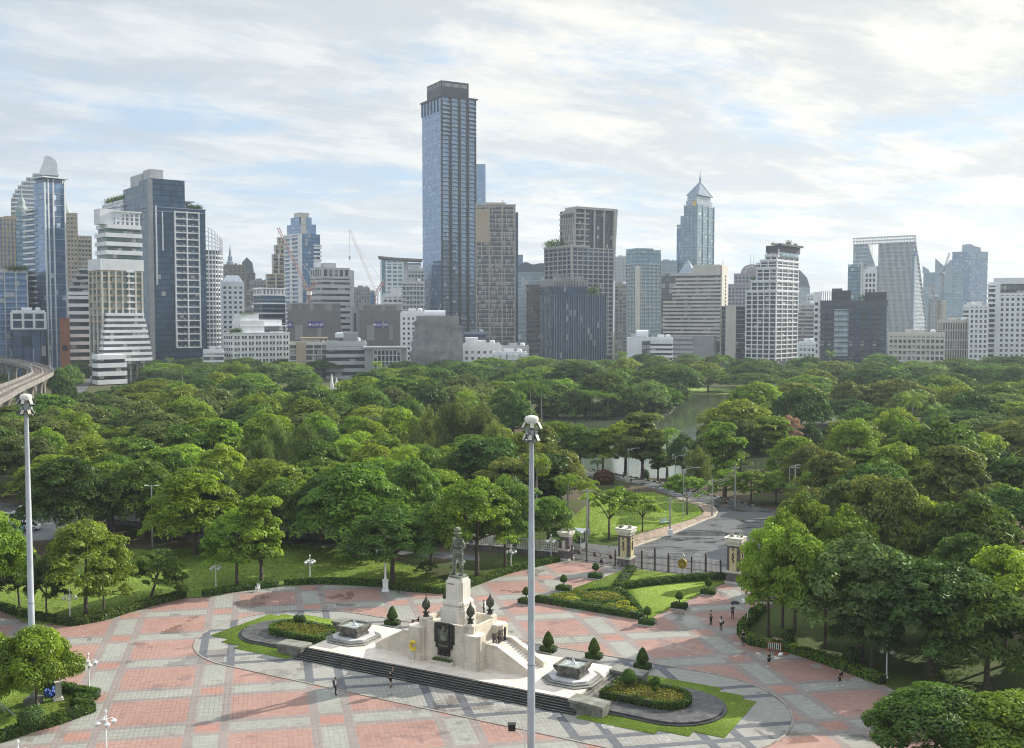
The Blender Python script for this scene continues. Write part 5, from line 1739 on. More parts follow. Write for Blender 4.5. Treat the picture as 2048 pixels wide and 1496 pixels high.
def bag(t, name, x, y, z, sx, sy, sz, m_):
    MB().prism(cham(x - sx / 2, x + sx / 2, y - sy / 2, y + sy / 2, min(sx, sy) * 0.25), z - sz / 2, z + sz / 2).build(name, m_, t)


def holding(px, py, name, label, cat, t, off):
    pass


pz = 0.004
t, k = person(671, 1390, 'person in white shirt and dark trousers holding up a phone, left of the dark steps', 0.35, WCL, BLK, SHB, larm=((0.24, -0.15, 1.16), (0.10, -0.34, 1.34)))
bag(t, 'backpack', 0, 0.17, 1.2, 0.26, 0.14, 0.4, NAVY)
t, k = person(781, 1374, 'person in black raising one arm, standing in front of the dark steps', 0.9, BLK, BLK, SHB, 1.7, short=True, rarm=((-0.24, -0.05, 1.58), (-0.20, -0.12, 1.84)), stride=0.15)
person(1422, 1249, 'person in taupe shirt and black trousers photographing, right of the triangular garden', 2.2, TAU, BLK, SHB, larm=((0.22, -0.14, 1.18), (0.05, -0.3, 1.36)), rarm=((-0.22, -0.14, 1.18), (-0.05, -0.3, 1.36)))
t, k = person(1442, 1261, 'person with ponytail in pale shirt with black shoulder bag, back turned', 1.7, WCL, BLK, SHB, 1.62, longhair=True)
bag(t, 'shoulder_bag', -0.26, 0, 0.92, 0.12, 0.26, 0.28, BLK)
t, k = person(1465, 1237, 'person in black holding a dark umbrella near the right-hand hedge', -1.4, BLK, NAVY, SHB, 1.7, larm=((0.24, -0.12, 1.15), (0.14, -0.25, 1.32)))
ux, uy = t.location.x, t.location.y
u_ = thing('umbrella', 'open dark umbrella held by the person in black near the right-hand hedge', 'umbrella', (ux + 0.25, uy - 0.1, 0.0), 0)
MB().tube([(0, 0, 1.18), (0, 0, 2.12)], 0.012, 6).build('shaft', GALV, u_)
MB().lathe([(0.56, 1.82), (0.50, 1.93), (0.32, 2.04), (0.1, 2.1), (0.01, 2.13)], 12).build('canopy', NAVY, u_)
person(1486, 1290, 'person all in black standing close to the curved hedge', -1.9, BLK, BLK, SHB, 1.72)
person(1538, 1334, 'person in black shirt and shorts with white shoes, in front of the crowd barrier', 2.4, BLK, BLK, SHW, 1.72, short=True, larm=((0.23, -0.12, 1.2), (0.06, -0.22, 1.42)), stride=0.1)
t, k = person(1680, 1373, 'person walking in black shorts with backpack, beside the right-hand hedge', 3.0, BLK, BLK, SHW, 1.72, short=True, stride=0.32)
bag(t, 'backpack', 0, 0.18, 1.2, 0.28, 0.16, 0.42, NAVY)
t, k = person(1204, 1133, 'person in black bending with a bag in front of the small iron gate', 3.0, BLK, BLK, SHB, 1.68, lean=0.25, stride=0.2)
bag(t, 'carrier_bag', -0.28, -0.2, 0.7, 0.14, 0.3, 0.36, NAVY)
t, k = person(968, 1228, 'person in black with white cloth over the back, behind the back right finial', 2.8, BLK, BLK, SHB, 1.66)
bag(t, 'cloth', 0.05, 0.15, 1.15, 0.36, 0.08, 0.7, WCL)
person(1453, 1014, 'jogger in pink top and dark shorts crossing the park road', 2.9, PNK, BLK, SHB, 1.7, short=True, stride=0.35)
person(1247, 960, 'person in dark clothes on the lake road, left of a companion', 2.9, NAVY, BLK, SHB, 1.68, stride=0.2)
person(1262, 967, 'person in dark clothes on the lake road, right of a companion', 2.9, BLK, BLK, SHB, 1.68, stride=0.2)
t = thing('bicycle', 'dark folding bicycle standing at the foot of the left gate pillar', 'bicycle', (*G(1236, 1138), 0.004), gyaw + 0.2)
for x in (-0.45, 0.45):
    w_ = MB()
    for q in range(18):
        a, b = q * math.pi / 9, (q + 1) * math.pi / 9
        w_.tube([(x + 0.26 * math.cos(a), 0, 0.28 + 0.26 * math.sin(a)), (x + 0.26 * math.cos(b), 0, 0.28 + 0.26 * math.sin(b))], 0.025, 5)
    for q in range(5):
        a = q * math.pi / 5
        w_.tube([(x + 0.25 * math.cos(a), 0, 0.28 + 0.25 * math.sin(a)), (x - 0.25 * math.cos(a), 0, 0.28 - 0.25 * math.sin(a))], 0.006, 4)
    w_.build('wheel', HOUS, t)
MB().tube([(-0.45, 0, 0.28), (-0.1, 0, 0.4), (0.38, 0, 0.55), (0.45, 0, 0.28)], 0.025, 6).tube([(-0.1, 0, 0.4), (-0.2, 0, 0.85)], 0.02, 6).tube([(0.38, 0, 0.55), (0.3, 0, 1.0)], 0.02, 6).build('frame', GALV, t)
MB().cbox(-0.2, 0, 0.87, 0.24, 0.13, 0.06).build('saddle', HOUS, t)
MB().tube([(0.3, -0.25, 1.0), (0.3, 0.25, 1.0)], 0.02, 6).build('handlebar', HOUS, t)


# ------------------------------------------------------------------ cars parked under the left trees
def car(px, py, rz, colm, label, van=False):
    t = thing('parked_car', label, 'car', (*G(px, py), 0.006), rz, 'cars parked under the trees at the left')
    b = MB()
    low = [(-2.1, 0.35), (-2.15, 0.62), (-2.05, 0.86), (-1.15, 0.94), (1.1, 0.98), (2.05, 0.9), (2.12, 0.6), (2.1, 0.35)]
    b.slabx(low, -0.86, 0.86)
    roof = [(-1.25, 0.93), (-0.55, 1.46), (1.2, 1.5), (1.85, 0.96)] if not van else [(-1.5, 0.93), (-0.9, 1.75), (1.95, 1.8), (2.05, 0.95)]
    b.build('body', colm, t)
    g = MB().slabx([(x * 0.99, z) for x, z in roof], -0.74, 0.74).build('cabin_glass', mat('car_glass', (0.02, 0.025, 0.03), 0.12, 0.2, 2.0, spec=0.8), t)
    MB().slabx([(roof[1][0] - 0.05, roof[1][1] - 0.02), (roof[1][0] + 0.05, roof[1][1] + 0.05), (roof[2][0] - 0.05, roof[2][1] + 0.05), (roof[2][0] + 0.1, roof[2][1] - 0.05)], -0.72, 0.72).build('roof', colm, t)
    for x in (-1.3, 1.3):
        for y in (-0.8, 0.8):
            w_ = MB()
            w_.tube([(x, y - 0.1, 0.32), (x, y + 0.1, 0.32)], 0.32, 14)
            wo = w_.build('wheel', HOUS, t)
            MB().tube([(x, y - 0.115, 0.32), (x, y + 0.115, 0.32)], 0.18, 10).build('rim', GALV, wo)
    for y in (-0.6, 0.6):
        MB().cbox(-2.12, y, 0.7, 0.08, 0.36, 0.15).build('headlight', LENS, t)
        MB().cbox(2.09, y, 0.78, 0.08, 0.3, 0.15).build('tail_light', mat('red_lens', (0.35, 0.02, 0.02), 0.3), t)


CWH, CSI, CGR = mat('car_white', (0.75, 0.76, 0.77), 0.25, 0.04), mat('car_silver', (0.42, 0.44, 0.46), 0.3, 0.05, metal=0.5), mat('car_green', (0.05, 0.22, 0.2), 0.3, 0.05)
car(38, 1049, 0.1, CWH, 'white parked car with dark windows just left of the tall left mast')
car(54, 1060, 0.15, CWH, 'white parked car half hidden behind the tall left mast, nearest the lawn')
car(20, 1066, 0.2, CGR, 'teal-green parked car among leaves at the left edge')
car(12, 1047, 0.1, CSI, 'silver parked van at the far left edge', True)
car(50, 1032, 0.05, CWH, 'white parked van further back, right behind the left mast', True)

# ------------------------------------------------------------------ elevated railway on the left
ZD = 12.5
out_px = [(104, 745), (107, 740), (103, 735), (90, 730), (52, 721), (0, 714), (-80, 708)]
OUT = [Vector((*G(0, 798, ZD), ZD))]
d0 = (Vector((*G(104, 745, ZD), ZD)) - OUT[0]).normalized()
OUT = [OUT[0] - d0 * 120, OUT[0], Vector((*G(45, 773, ZD), ZD)), Vector((*G(80, 757, ZD), ZD))] + [Vector((*G(a, b, ZD), ZD)) for a, b in out_px]
ctr = [Vector((x, y, 0)) for x, y in smooth_path([(p.x, p.y) for p in OUT], 7.0)]
RLW = thing('elevated_railway', 'grey concrete elevated railway curving past the wood at the left edge', 'railway viaduct', (ctr[0].x, ctr[0].y, 0), 0)
nrm = []
for i in range(len(ctr)):
    d = (ctr[min(i + 1, len(ctr) - 1)] - ctr[max(i - 1, 0)]).normalized()
    nrm.append(Vector((-d.y, d.x, 0)))


def ribbon(mb, o0, o1, z0, z1):
    for i in range(len(ctr) - 1):
        q = [ctr[i] + nrm[i] * o0, ctr[i + 1] + nrm[i + 1] * o0, ctr[i + 1] + nrm[i + 1] * o1, ctr[i] + nrm[i] * o1]
        q = [v - ctr[0] for v in q]
        mb.prism([(v.x, v.y) for v in q], z0, z1)
    return mb


VC = mat('viaduct_concrete', (0.21, 0.195, 0.175), 0.85, 0.3, 0.25, streak=0.8)
ribbon(MB(), 0, 8.4, ZD - 1.5, ZD - 0.9).build('deck', VC, RLW)
ribbon(MB(), 2.4, 6.0, ZD - 3.0, ZD - 1.5).build('girder', VC, RLW)
ribbon(MB(), -0.05, 0.25, ZD - 1.6, ZD).build('parapet', VC, RLW)
ribbon(MB(), 8.15, 8.45, ZD - 1.6, ZD).build('parapet', VC, RLW)
ribbon(MB(), 3.95, 4.45, ZD - 0.9, ZD - 0.35).build('walkway', VC, RLW)
for a in (1.0, 4.9):
    tr = ribbon(MB(), a, a + 2.5, ZD - 0.899, ZD - 0.72).build('track_bed', mat('ballast', (0.10, 0.075, 0.06), 0.95, 0.3, 1.0), RLW)
    for b in (0.5, 1.95):
        ribbon(MB(), a + b, a + b + 0.14, ZD - 0.719, ZD - 0.55).build('rail', mat('rail_steel', (0.22, 0.19, 0.17), 0.45, metal=0.4), tr)
for i in range(3, len(ctr), 4):
    c = ctr[i] + nrm[i] * 4.2 - ctr[0]
    MB().lathe([(1.1, 0), (1.0, ZD - 6.5), (1.2, ZD - 5), (2.2, ZD - 3.3), (2.3, ZD - 3.0)], 10, c.x, c.y).build('pier', VC, RLW, smooth=True)
    if i % 8 == 3:
        c = ctr[i] + nrm[i] * 0.1 - ctr[0]
        MB().tube([(c.x, c.y, ZD), (c.x, c.y, ZD + 6.5)], 0.1, 6).build('mast', GALV, RLW)
# ------------------------------------------------------------------ trees
def limbs(mb, h0, targets, r0, rg, lean=(0, 0)):
    """tapered trunk to the fork h0, limbs out to targets"""
    top = Vector((lean[0], lean[1], h0))
    mb.tube([(0, 0, -0.1), (lean[0] * 0.1, lean[1] * 0.1, 0.25), (lean[0] * 0.45, lean[1] * 0.45, h0 * 0.5), top], [r0 * 1.7, r0 * 1.1, r0 * 0.9, r0 * 0.75], 8)
    for p in targets:
        p = Vector(p)
        m_ = top.lerp(p, 0.5) + Vector((rg.normal(0, .3), rg.normal(0, .3), 0.25 * (p.z - h0)))
        mb.tube([top - Vector((0, 0, 0.2)), m_, p], [r0 * 0.6, r0 * 0.35, r0 * 0.12], 6)


PROTO = {}


def proto(kind, seed, R, Ht, nclump, nleaf, size, shape):
    """crown mesh + trunk mesh at natural size; crown radius R, tree height Ht"""
    rg = np.random.default_rng(seed)
    C, rad, zs, cl = [], [], 0.75, []
    P, N, K = [], [], []
    lean = (0.0, 0.0)
    jit, upb, droop, flat = 0.45, 0.4, 0.0, 0.6
    base = 0.34
    if shape == 'round':
        zc, zr = Ht * 0.56, Ht * 0.42
        for i in range(nclump):
            d = rg.normal(size=3)
            d /= np.linalg.norm(d)
            d[2] = abs(d[2]) * 1.28 - 0.62
            f = rg.uniform(0.66, 0.92)
            wob = 1 + 0.2 * math.sin(3 * math.atan2(d[1], d[0]) + seed)
            C.append((d[0] * R * f * wob, d[1] * R * f * wob, zc + d[2] * zr * f * 1.1))
            rad.append(R * rg.uniform(0.13, 0.25))
    elif shape == 'bush':
        for i in range(nclump):
            d = rg.normal(size=3)
            d /= np.linalg.norm(d)
            f = rg.uniform(0.55, 0.88)
            C.append((d[0] * R * f, d[1] * R * f, Ht * (0.12 + 0.72 * abs(d[2]) * f)))
            rad.append(R * rg.uniform(0.18, 0.3))
        base = 0.15
    elif shape == 'umbrella':
        zs = 0.42
        for i in range(nclump):
            a, q = rg.uniform(0, 2 * np.pi), math.sqrt(rg.uniform(0, 1))
            rr = R * 0.92 * q * (1 + 0.14 * math.sin(3 * a + seed))
            z = Ht * 0.93 - (q ** 2.2) * Ht * 0.36 + rg.normal(0, Ht * 0.025)
            C.append((rr * math.cos(a), rr * math.sin(a), z))
            rad.append(R * rg.uniform(0.12, 0.2))
        base, upb, jit = 0.4, 0.5, 0.45
    elif shape == 'feather':
        zs = 0.5
        zc, zr = Ht * 0.53, Ht * 0.46
        for i in range(nclump):
            d = rg.normal(size=3)
            d /= np.linalg.norm(d)
            d[2] = abs(d[2]) * 1.35 - 0.72
            f = rg.uniform(0.6, 0.93)
            C.append((d[0] * R * f, d[1] * R * f, zc + d[2] * zr * f))
            rad.append(R * rg.uniform(0.14, 0.24))
        droop, flat, base, upb = 0.8, 0.38, 0.26, 0.35
    elif shape == 'plume':
        zs = 2.3
        for i in range(nclump):
            a, q = rg.uniform(0, 2 * np.pi), rg.uniform(0.05, 0.78)
            z = Ht * rg.uniform(0.32, 0.86) * (1 - 0.25 * q)
            C.append((R * q * math.cos(a), R * q * math.sin(a), z))
            rad.append(R * rg.uniform(0.16, 0.26))
        droop, flat, upb, jit, base = 1.2, 0.25, -0.1, 0.8, 0.2
    elif shape == 'sparse':
        zs = 0.6
        for i in range(nclump):
            a, q = rg.uniform(0, 2 * np.pi), math.sqrt(rg.uniform(0.03, 1))
            z = Ht * (0.9 - 0.28 * q + rg.normal(0, 0.07))
            C.append((R * .9 * q * math.cos(a), R * .9 * q * math.sin(a), z))
            rad.append(R * rg.uniform(0.12, 0.22))
        base = 0.38
    elif shape == 'dome':                                   # pruned into cushions
        zs = 0.8
        for i in range(nclump):
            a, q = i * 2.399, math.sqrt((i + .5) / nclump) * 0.8
            z = Ht * (0.82 - 0.62 * q * q - (0.14 if i % 3 == 0 and q > .3 else 0))
            C.append((R * q * math.cos(a), R * q * math.sin(a), z))
            rad.append(R * rg.uniform(0.22, 0.32))
        base, upb = 0.3, 0.35
    elif shape == 'tall':                                   # narrow egg
        for i in range(nclump):
            t = rg.uniform(0, 1)
            z = Ht * (0.28 + 0.64 * t)
            w = R * (0.35 + 0.65 * math.sin(math.pi * (0.15 + 0.75 * (1 - t))))
            a, q = rg.uniform(0, 2 * np.pi), rg.uniform(0.35, 0.8)
            C.append((w * q * math.cos(a), w * q * math.sin(a), z))
            rad.append(R * rg.uniform(0.3, 0.42))
        base = 0.25
    C = np.array(C)
    per = max(8, nleaf // nclump)
    for i in range(len(C)):
        d = rg.normal(size=(per, 3))
        d /= np.linalg.norm(d, axis=1, keepdims=True)
        low = d[:, 2] < (-0.25 if shape != 'dome' else -0.8)
        d[low, 2] *= -rg.uniform(0.2, 1.0, low.sum())
        s = np.array([1, 1, zs])
        p = C[i] + rad[i] * d * s * rg.uniform(0.72, 1.08, (per, 1))
        if droop and shape == 'feather':
            out = (C[i, :2] / (R + 1e-6))
            p[:, 2] -= 0.8 * ((p[:, 0] - C[i, 0]) * out[0] + (p[:, 1] - C[i, 1]) * out[1])
        P.append(p)
        N.append(d / s)
        K.append(np.full(per, rg.uniform(0.0, 1.0)))
    P, N, K = np.concatenate(P), np.concatenate(N), np.concatenate(K)
    N /= np.linalg.norm(N, axis=1, keepdims=True)
    P[:, 2] = np.maximum(P[:, 2], Ht * 0.07)
    V, c = leaf_arrays(P, N, size, rg, K, flat=flat, jit=jit, upb=upb, droop=droop)
    crown = quad_mesh('crown', V, c, L_HEDGE)
    tb = MB()
    far = C[np.argsort(-np.linalg.norm(C[:, :2], axis=1))[:5]]
    limbs(tb, Ht * base, [tuple(p) for p in far] + [(0, 0, Ht * 0.8)], 0.02 * Ht, rg)
    trunk = tb.mesh('trunk', BARK, True)
    PROTO.setdefault(kind, []).append((crown, trunk, R, Ht))


for sd in range(5):
    proto('round', 20 + sd, 5.2, 13.0, 120, 17000, 0.195, 'round')
for sd in range(3):
    proto('far', 40 + sd, 8.5, 15.0, 140, 12500, 0.36, 'round')
for sd in range(3):
    proto('umbrella', 50 + sd, 11.0, 15.0, 170, 14000, 0.38, 'umbrella')
for sd in range(3):
    proto('feather', 60 + sd, 6.2, 14.0, 110, 15000, 0.30, 'feather')
for sd in range(2):
    proto('plume', 70 + sd, 4.8, 17.0, 60, 9500, 0.30, 'plume')
for sd in range(2):
    proto('sparse', 80 + sd, 5.0, 8.5, 46, 5200, 0.24, 'sparse')
for sd in range(2):
    proto('dome', 90 + sd, 4.2, 7.5, 28, 26000, 0.14, 'dome')
for sd in range(2):
    proto('bush', 110 + sd, 4.5, 6.0, 60, 6500, 0.3, 'bush')
for sd in range(2):
    proto('tall', 100 + sd, 3.0, 12.5, 34, 7500, 0.25, 'tall')


def palm(kind, seed, Ht, nf, fl, arch, rtr):
    rg = np.random.default_rng(seed)
    P, N, A = [], [], []
    V = []
    K = []
    for i in range(nf):
        az, el = i * 2.399, rg.uniform(-0.2, 1.15)
        dx, dy = math.cos(az), math.sin(az)
        p = np.array([0, 0, Ht])
        prev = None
        nseg = 13
        for k in range(nseg):
            t = k / (nseg - 1)
            e = el - arch * t * t * 1.6
            stp = fl / nseg
            p = p + np.array([dx * math.cos(e), dy * math.cos(e), math.sin(e)]) * stp
            side = np.array([-dy, dx, 0])
            w = fl * 0.2 * math.sin(math.pi * (0.08 + 0.9 * t)) + 0.05
            for sg in (-1, 1):
                tip = p + sg * side * w + np.array([dx, dy, 0]) * 0.25 - np.array([0, 0, 0.55 * w])
                b = np.array([dx * math.cos(e), dy * math.cos(e), math.sin(e)]) * stp * 0.55
                V += [p - b * 0.5, p + b * 0.5, tip + b * 0.25, tip - b * 0.25]
                K.append(rg.uniform(0, 1))
    crown = quad_mesh('crown', np.array(V), K, L_HEDGE)
    tb = MB()
    tb.tube([(0, 0, -0.1), (0.1, 0, Ht * 0.3), (0.15, 0.1, Ht * 0.7), (0, 0, Ht)], [rtr * 1.4, rtr, rtr * 0.85, rtr * 0.7], 8)
    PROTO.setdefault(kind, []).append((crown, tb.mesh('trunk', BARK_P, True), fl * 0.8, Ht + 1.0))


palm('palm', 1, 10.0, 26, 3.6, 1.25, 0.16)
palm('palm', 2, 11.0, 22, 3.8, 1.0, 0.16)
palm('royal', 3, 10.0, 24, 3.2, 1.7, 0.22)

LEAF = {'dark': leafmat('leaf_dark', (0.050, 0.100, 0.026), 0.38), 'mid': leafmat('leaf_mid', (0.092, 0.168, 0.032), 0.44), 'bright': leafmat('leaf_bright', (0.150, 0.245, 0.034), 0.48),
        'lime': leafmat('leaf_lime', (0.188, 0.282, 0.036), 0.50), 'gold': leafmat('leaf_gold', (0.165, 0.225, 0.036), 0.48), 'olive': leafmat('leaf_olive', (0.128, 0.172, 0.065), 0.42),
        'brown': leafmat('leaf_brown', (0.135, 0.165, 0.048), 0.46), 'pale': leafmat('leaf_pale', (0.120, 0.190, 0.068), 0.40), 'pink': leafmat('leaf_pink', (0.36, 0.20, 0.17), 0.35, 0.4, (0.5, 0.32, 0.24))}
CNAME = {'dark': 'dark green', 'mid': 'mid-green', 'bright': 'bright green', 'lime': 'lime green', 'gold': 'golden green', 'olive': 'olive', 'brown': 'brownish', 'pale': 'pale green', 'pink': 'pink flowering'}
SNAME = {'round': 'rounded', 'far': 'rounded', 'umbrella': 'flat-topped', 'feather': 'drooping', 'plume': 'wispy', 'sparse': 'open', 'dome': 'cushion-pruned', 'tall': 'egg-shaped', 'bush': 'bushy', 'palm': 'feathery', 'royal': 'shaggy'}
TREES = []                                                 # (x, y, crown radius, height, object)


def tree(x, y, R, Ht, kind, col, label=None, group=None, lean=0.0, la=0.0):
    k = PROTO[kind]
    cr, tr, R0, H0 = k[random.randrange(len(k))]
    nm = 'palm_tree' if kind in ('palm', 'royal') else {'plume': 'casuarina_tree', 'umbrella': 'rain_tree', 'dome': 'pruned_tree'}.get(kind, 'broadleaf_tree')
    t = thing(nm, label, 'palm' if nm == 'palm_tree' else 'tree', (x, y, 0), random.uniform(0, 6.28), group)
    t.scale = (R / R0, R / R0, Ht / H0)
    if lean:
        t.rotation_euler = (0, 0, 0)
        t.matrix_world = Matrix.Translation((x, y, 0)) @ Matrix.Rotation(la, 4, 'Z') @ Matrix.Rotation(lean, 4, 'Y') @ Matrix.Diagonal((R / R0, R / R0, Ht / H0, 1))
    link('trunk', tr, t)
    c = link('crown', cr, t)
    c.material_slots[0].link = 'OBJECT'
    c.material_slots[0].material = LEAF[col]
    TREES.append((x, y, R, Ht, kind, col, t))
    return t


def ptree(bx, by, top, hw, kind, col, label, lean=0.0, la=0.0):
    """a tree whose foot, crown top and half width are read in photo pixels"""
    x, y = G(bx, by)
    Ht = AT(bx, top, y)[2]
    return tree(x, y, hw * y / F, Ht, kind, col, label, None, lean, la)


# trees one can point at
ptree(172, 1232, 1006, 84, 'round', 'gold', 'dense golden-green rounded tree on the left lawn, right of the tall left mast')
ptree(208, 1231, 1096, 48, 'round', 'lime', 'small bright lime tree on the left lawn, third trunk from the hedge corner')
ptree(93, 1235, 1098, 42, 'round', 'dark', 'small dark tree on the left lawn behind the tall left mast')
ptree(40, 1222, 1072, 48, 'round', 'dark', 'dark tree with crooked trunks at the left edge, left of the tall left mast', 0.12, 2.6)
ptree(-12, 1235, 990, 72, 'round', 'bright', 'sunlit bright green tree cut by the left edge above the near lawn')
ptree(300, 1199, 1078, 56, 'round', 'mid', 'leaning dark-stemmed tree at the hedge below the thin grey lamp pole', 0.32, 0.1)
ptree(474, 1170, 1000, 72, 'round', 'bright', 'bright green forked tree on the back lawn, left of an egg-shaped one')
ptree(523, 1171, 986, 50, 'tall', 'lime', 'egg-shaped lime green tree on the back lawn behind the white plastic chair')
ptree(390, 1108, 898, 106, 'feather', 'lime', 'big lime green drooping tree right of the thin grey lamp pole')
ptree(285, 1075, 884, 94, 'feather', 'mid', 'drooping mid-green tree directly behind the thin grey lamp pole')
ptree(140, 1090, 876, 100, 'feather', 'dark', 'dark drooping tree right of the left mast, over the parked cars')
ptree(709, 1112, 886, 122, 'feather', 'mid', 'broad mid-green drooping tree left of the tall white lamp column, skirts to the ground')
ptree(640, 1098, 918, 62, 'feather', 'dark', 'dark drooping tree between the lime egg tree and the broad drooping tree')
ptree(785, 1167, 990, 96, 'round', 'mid', 'mid-green tree directly behind the tall white lamp column')
ptree(862, 1140, 985, 62, 'round', 'mid', 'slim-trunked mid-green tree between the white lamp column and the statue')
ptree(954, 1153, 928, 90, 'round', 'lime', 'large lime green tree with thick pale trunk right behind the statue')
ptree(1010, 1140, 925, 62, 'round', 'mid', 'mid-green tree touching the right mast, left side')
ptree(1096, 1106, 968, 62, 'feather', 'mid', 'mid-green tree above the balustrade, just right of the right mast')
ptree(853, 1160, 1122, 26, 'sparse', 'pale', 'little pale sapling with tiered leaves under the trees left of the statue')
ptree(73, 1420, 1240, 92, 'dome', 'lime', 'lime cloud-pruned tree at the foot of the tall left mast')
ptree(-14, 1430, 1250, 70, 'dome', 'bright', 'cushion-pruned tree cut by the left edge beside the left mast')
ptree(1872, 1530, 1362, 146, 'dome', 'mid', 'big cushion-pruned dark tree in the bottom right corner, left half')
ptree(2030, 1560, 1378, 160, 'dome', 'bright', 'big cushion-pruned tree in the bottom right corner, right half')
ptree(345, 1082, 935, 60, 'round', 'mid', 'mid-green tree half hidden by the big lime drooping tree')
ptree(452, 1088, 930, 66, 'feather', 'dark', 'dark drooping tree between the big lime drooping one and the forked lawn tree')
ptree(560, 1092, 925, 66, 'feather', 'mid', 'mid-green drooping tree right above the egg-shaped lime tree')
ptree(225, 1066, 925, 60, 'round', 'dark', 'dark rounded tree left of the thin grey lamp pole')
# the wood on the right
ptree(1536, 1273, 1008, 66, 'round', 'lime', 'lime green tree with pale trunk at the left tip of the right-hand wood')
ptree(1589, 1294, 1012, 84, 'round', 'bright', 'bright green tree with dark thick trunk behind the orange barrier')
ptree(1565, 1257, 985, 62, 'round', 'bright', 'bright green tree in second rank at the tip of the right-hand wood')
ptree(1650, 1296, 1055, 70, 'round', 'bright', 'bright tree with flared pale trunk, right of the orange barrier tree')
ptree(1722, 1320, 1034, 122, 'round', 'pale', 'broad pale green tree overhanging the right-hand hedge, in front of its neighbours')
ptree(1743, 1340, 1150, 70, 'round', 'dark', 'lower dark tree with black trunk by the right-hand hedge lamp')
ptree(1860, 1352, 1084, 132, 'round', 'dark', 'large dark tree in shade above the right-hand hedge lamp')
ptree(1973, 1376, 1120, 136, 'feather', 'mid', 'large mid-green tree above the corner cushion tree at right')
ptree(2010, 1330, 1050, 92, 'round', 'lime', 'bright lime tree cut by the right edge, midway up the right wood')
ptree(1800, 1290, 1075, 84, 'round', 'dark', 'dark tree behind the broad pale one in the right-hand wood')
ptree(1925, 1280, 1020, 95, 'feather', 'mid', 'mid-green drooping tree in third rank of the right-hand wood')
ptree(1940, 1215, 935, 118, 'feather', 'mid', 'broad layered green tree high on the right, over the wood')
ptree(1690, 1215, 985, 74, 'round', 'bright', 'bright green tree behind the lime trees at the road side')
ptree(1600, 1190, 955, 70, 'round', 'bright', 'bright tree overhanging the right side of the park road')
ptree(1760, 1190, 905, 88, 'round', 'brown', 'brownish rounded tree in the middle of the right-hand wood')
ptree(1690, 1170, 925, 68, 'round', 'olive', 'olive tree left of the brownish one in the right-hand wood')
ptree(1830, 1200, 950, 66, 'round', 'gold', 'golden tree right of the brownish one in the right-hand wood')
# park road and lake shore
ptree(1218, 1078, 966, 64, 'sparse', 'lime', 'open yellow-green tree leaning over rocks on the park lawn, left of the tall gate pillar')
ptree(1285, 1062, 985, 42, 'sparse', 'lime', 'small open yellow-green tree right behind the tall left gate pillar')
ptree(1374, 1029, 943, 50, 'sparse', 'bright', 'small open spreading tree near the tip of the park lawn')
ptree(1251, 948, 828, 64, 'round', 'gold', 'spreading tree with several dark stems on the lake shore, left of the narrow one')
ptree(1285, 958, 820, 48, 'tall', 'olive', 'narrow olive tree with twin stems on the lake shore')
ptree(1316, 963, 874, 26, 'tall', 'mid', 'slender tree just left of the shaggy lake palm')
ptree(1334, 957, 858, 27, 'royal', 'bright', 'tall shaggy palm on the lake shore at the bright water')
ptree(1194, 957, 920, 17, 'royal', 'mid', 'short palm by the lake road, right of the light masts')
ptree(1176, 1062, 962, 26, 'royal', 'bright', 'palm behind the concrete utility pole by the small gate')
ptree(1075, 1060, 912, 30, 'royal', 'lime', 'bright drooping palm just right of the right mast head')
ptree(1136, 1062, 950, 32, 'royal', 'bright', 'bright palm between the right mast and the park lawn')
ptree(808, 1040, 893, 34, 'royal', 'lime', 'bright drooping palm tucked among dark crowns left of the right mast')
ptree(1432, 968, 836, 58, 'round', 'pale', 'pale rounded tree on the lake shore right of the shaggy palm')
ptree(1366, 974, 852, 36, 'round', 'dark', 'dark tree between the shaggy lake palm and the pale rounded tree')
ptree(1396, 988, 884, 36, 'plume', 'olive', 'wispy olive tree at the park road bend')
for i, bx in enumerate((1452, 1502, 1552)):
    ptree(bx, 1008, 925 + 3 * i, 38, 'round', 'bright', 'low bright rounded tree at the road bend, %s of a row of three' % ('leftmost', 'middle', 'rightmost')[i])
ptree(1480, 908, 788, 82, 'far', 'gold', 'broad brown-green tree on the lake islet, left of the dark one')
ptree(1602, 880, 760, 60, 'far', 'dark', 'very dark rounded tree on the lake islet')
ptree(1578, 905, 820, 27, 'round', 'pink', 'pink flowering tree in front of the dark islet tree')
ptree(1538, 908, 862, 26, 'palm', 'dark', 'dark coconut palm at the foot of the islet trees')
ptree(1592, 985, 853, 54, 'round', 'bright', 'bright green tree standing alone above the road bend at right')
ptree(1712, 985, 818, 58, 'round', 'lime', 'lime tree right of the lone bright one, over the lake')
ptree(1788, 965, 800, 48, 'round', 'bright', 'bright green tree in the middle right of the park')
ptree(1880, 1035, 845, 122, 'umbrella', 'mid', 'huge flat-topped layered rain tree in the right half of the park')
ptree(1965, 985, 845, 62, 'round', 'lime', 'pale lime domed tree right of the huge rain tree')
ptree(1660, 1030, 880, 52, 'round', 'gold', 'golden tree between the lone bright tree and the huge rain tree')
for bx, by, top, hw, lab in ((852, 960, 800, 48, 'leftmost of the big wispy clump'), (905, 970, 783, 55, 'tallest of the big wispy clump'), (958, 965, 790, 50, 'right of the tallest in the big wispy clump'), (995, 975, 830, 38, 'rightmost of the big wispy clump'),
                             (560, 985, 826, 38, 'leftmost of the smaller wispy pair'), (615, 985, 828, 34, 'right one of the smaller wispy pair'), (520, 1000, 862, 40, 'low one left of the wispy pair')):
    ptree(bx, by, top, hw, 'plume', 'olive' if 'big' in lab else 'pale', 'wispy olive casuarina, ' + lab)
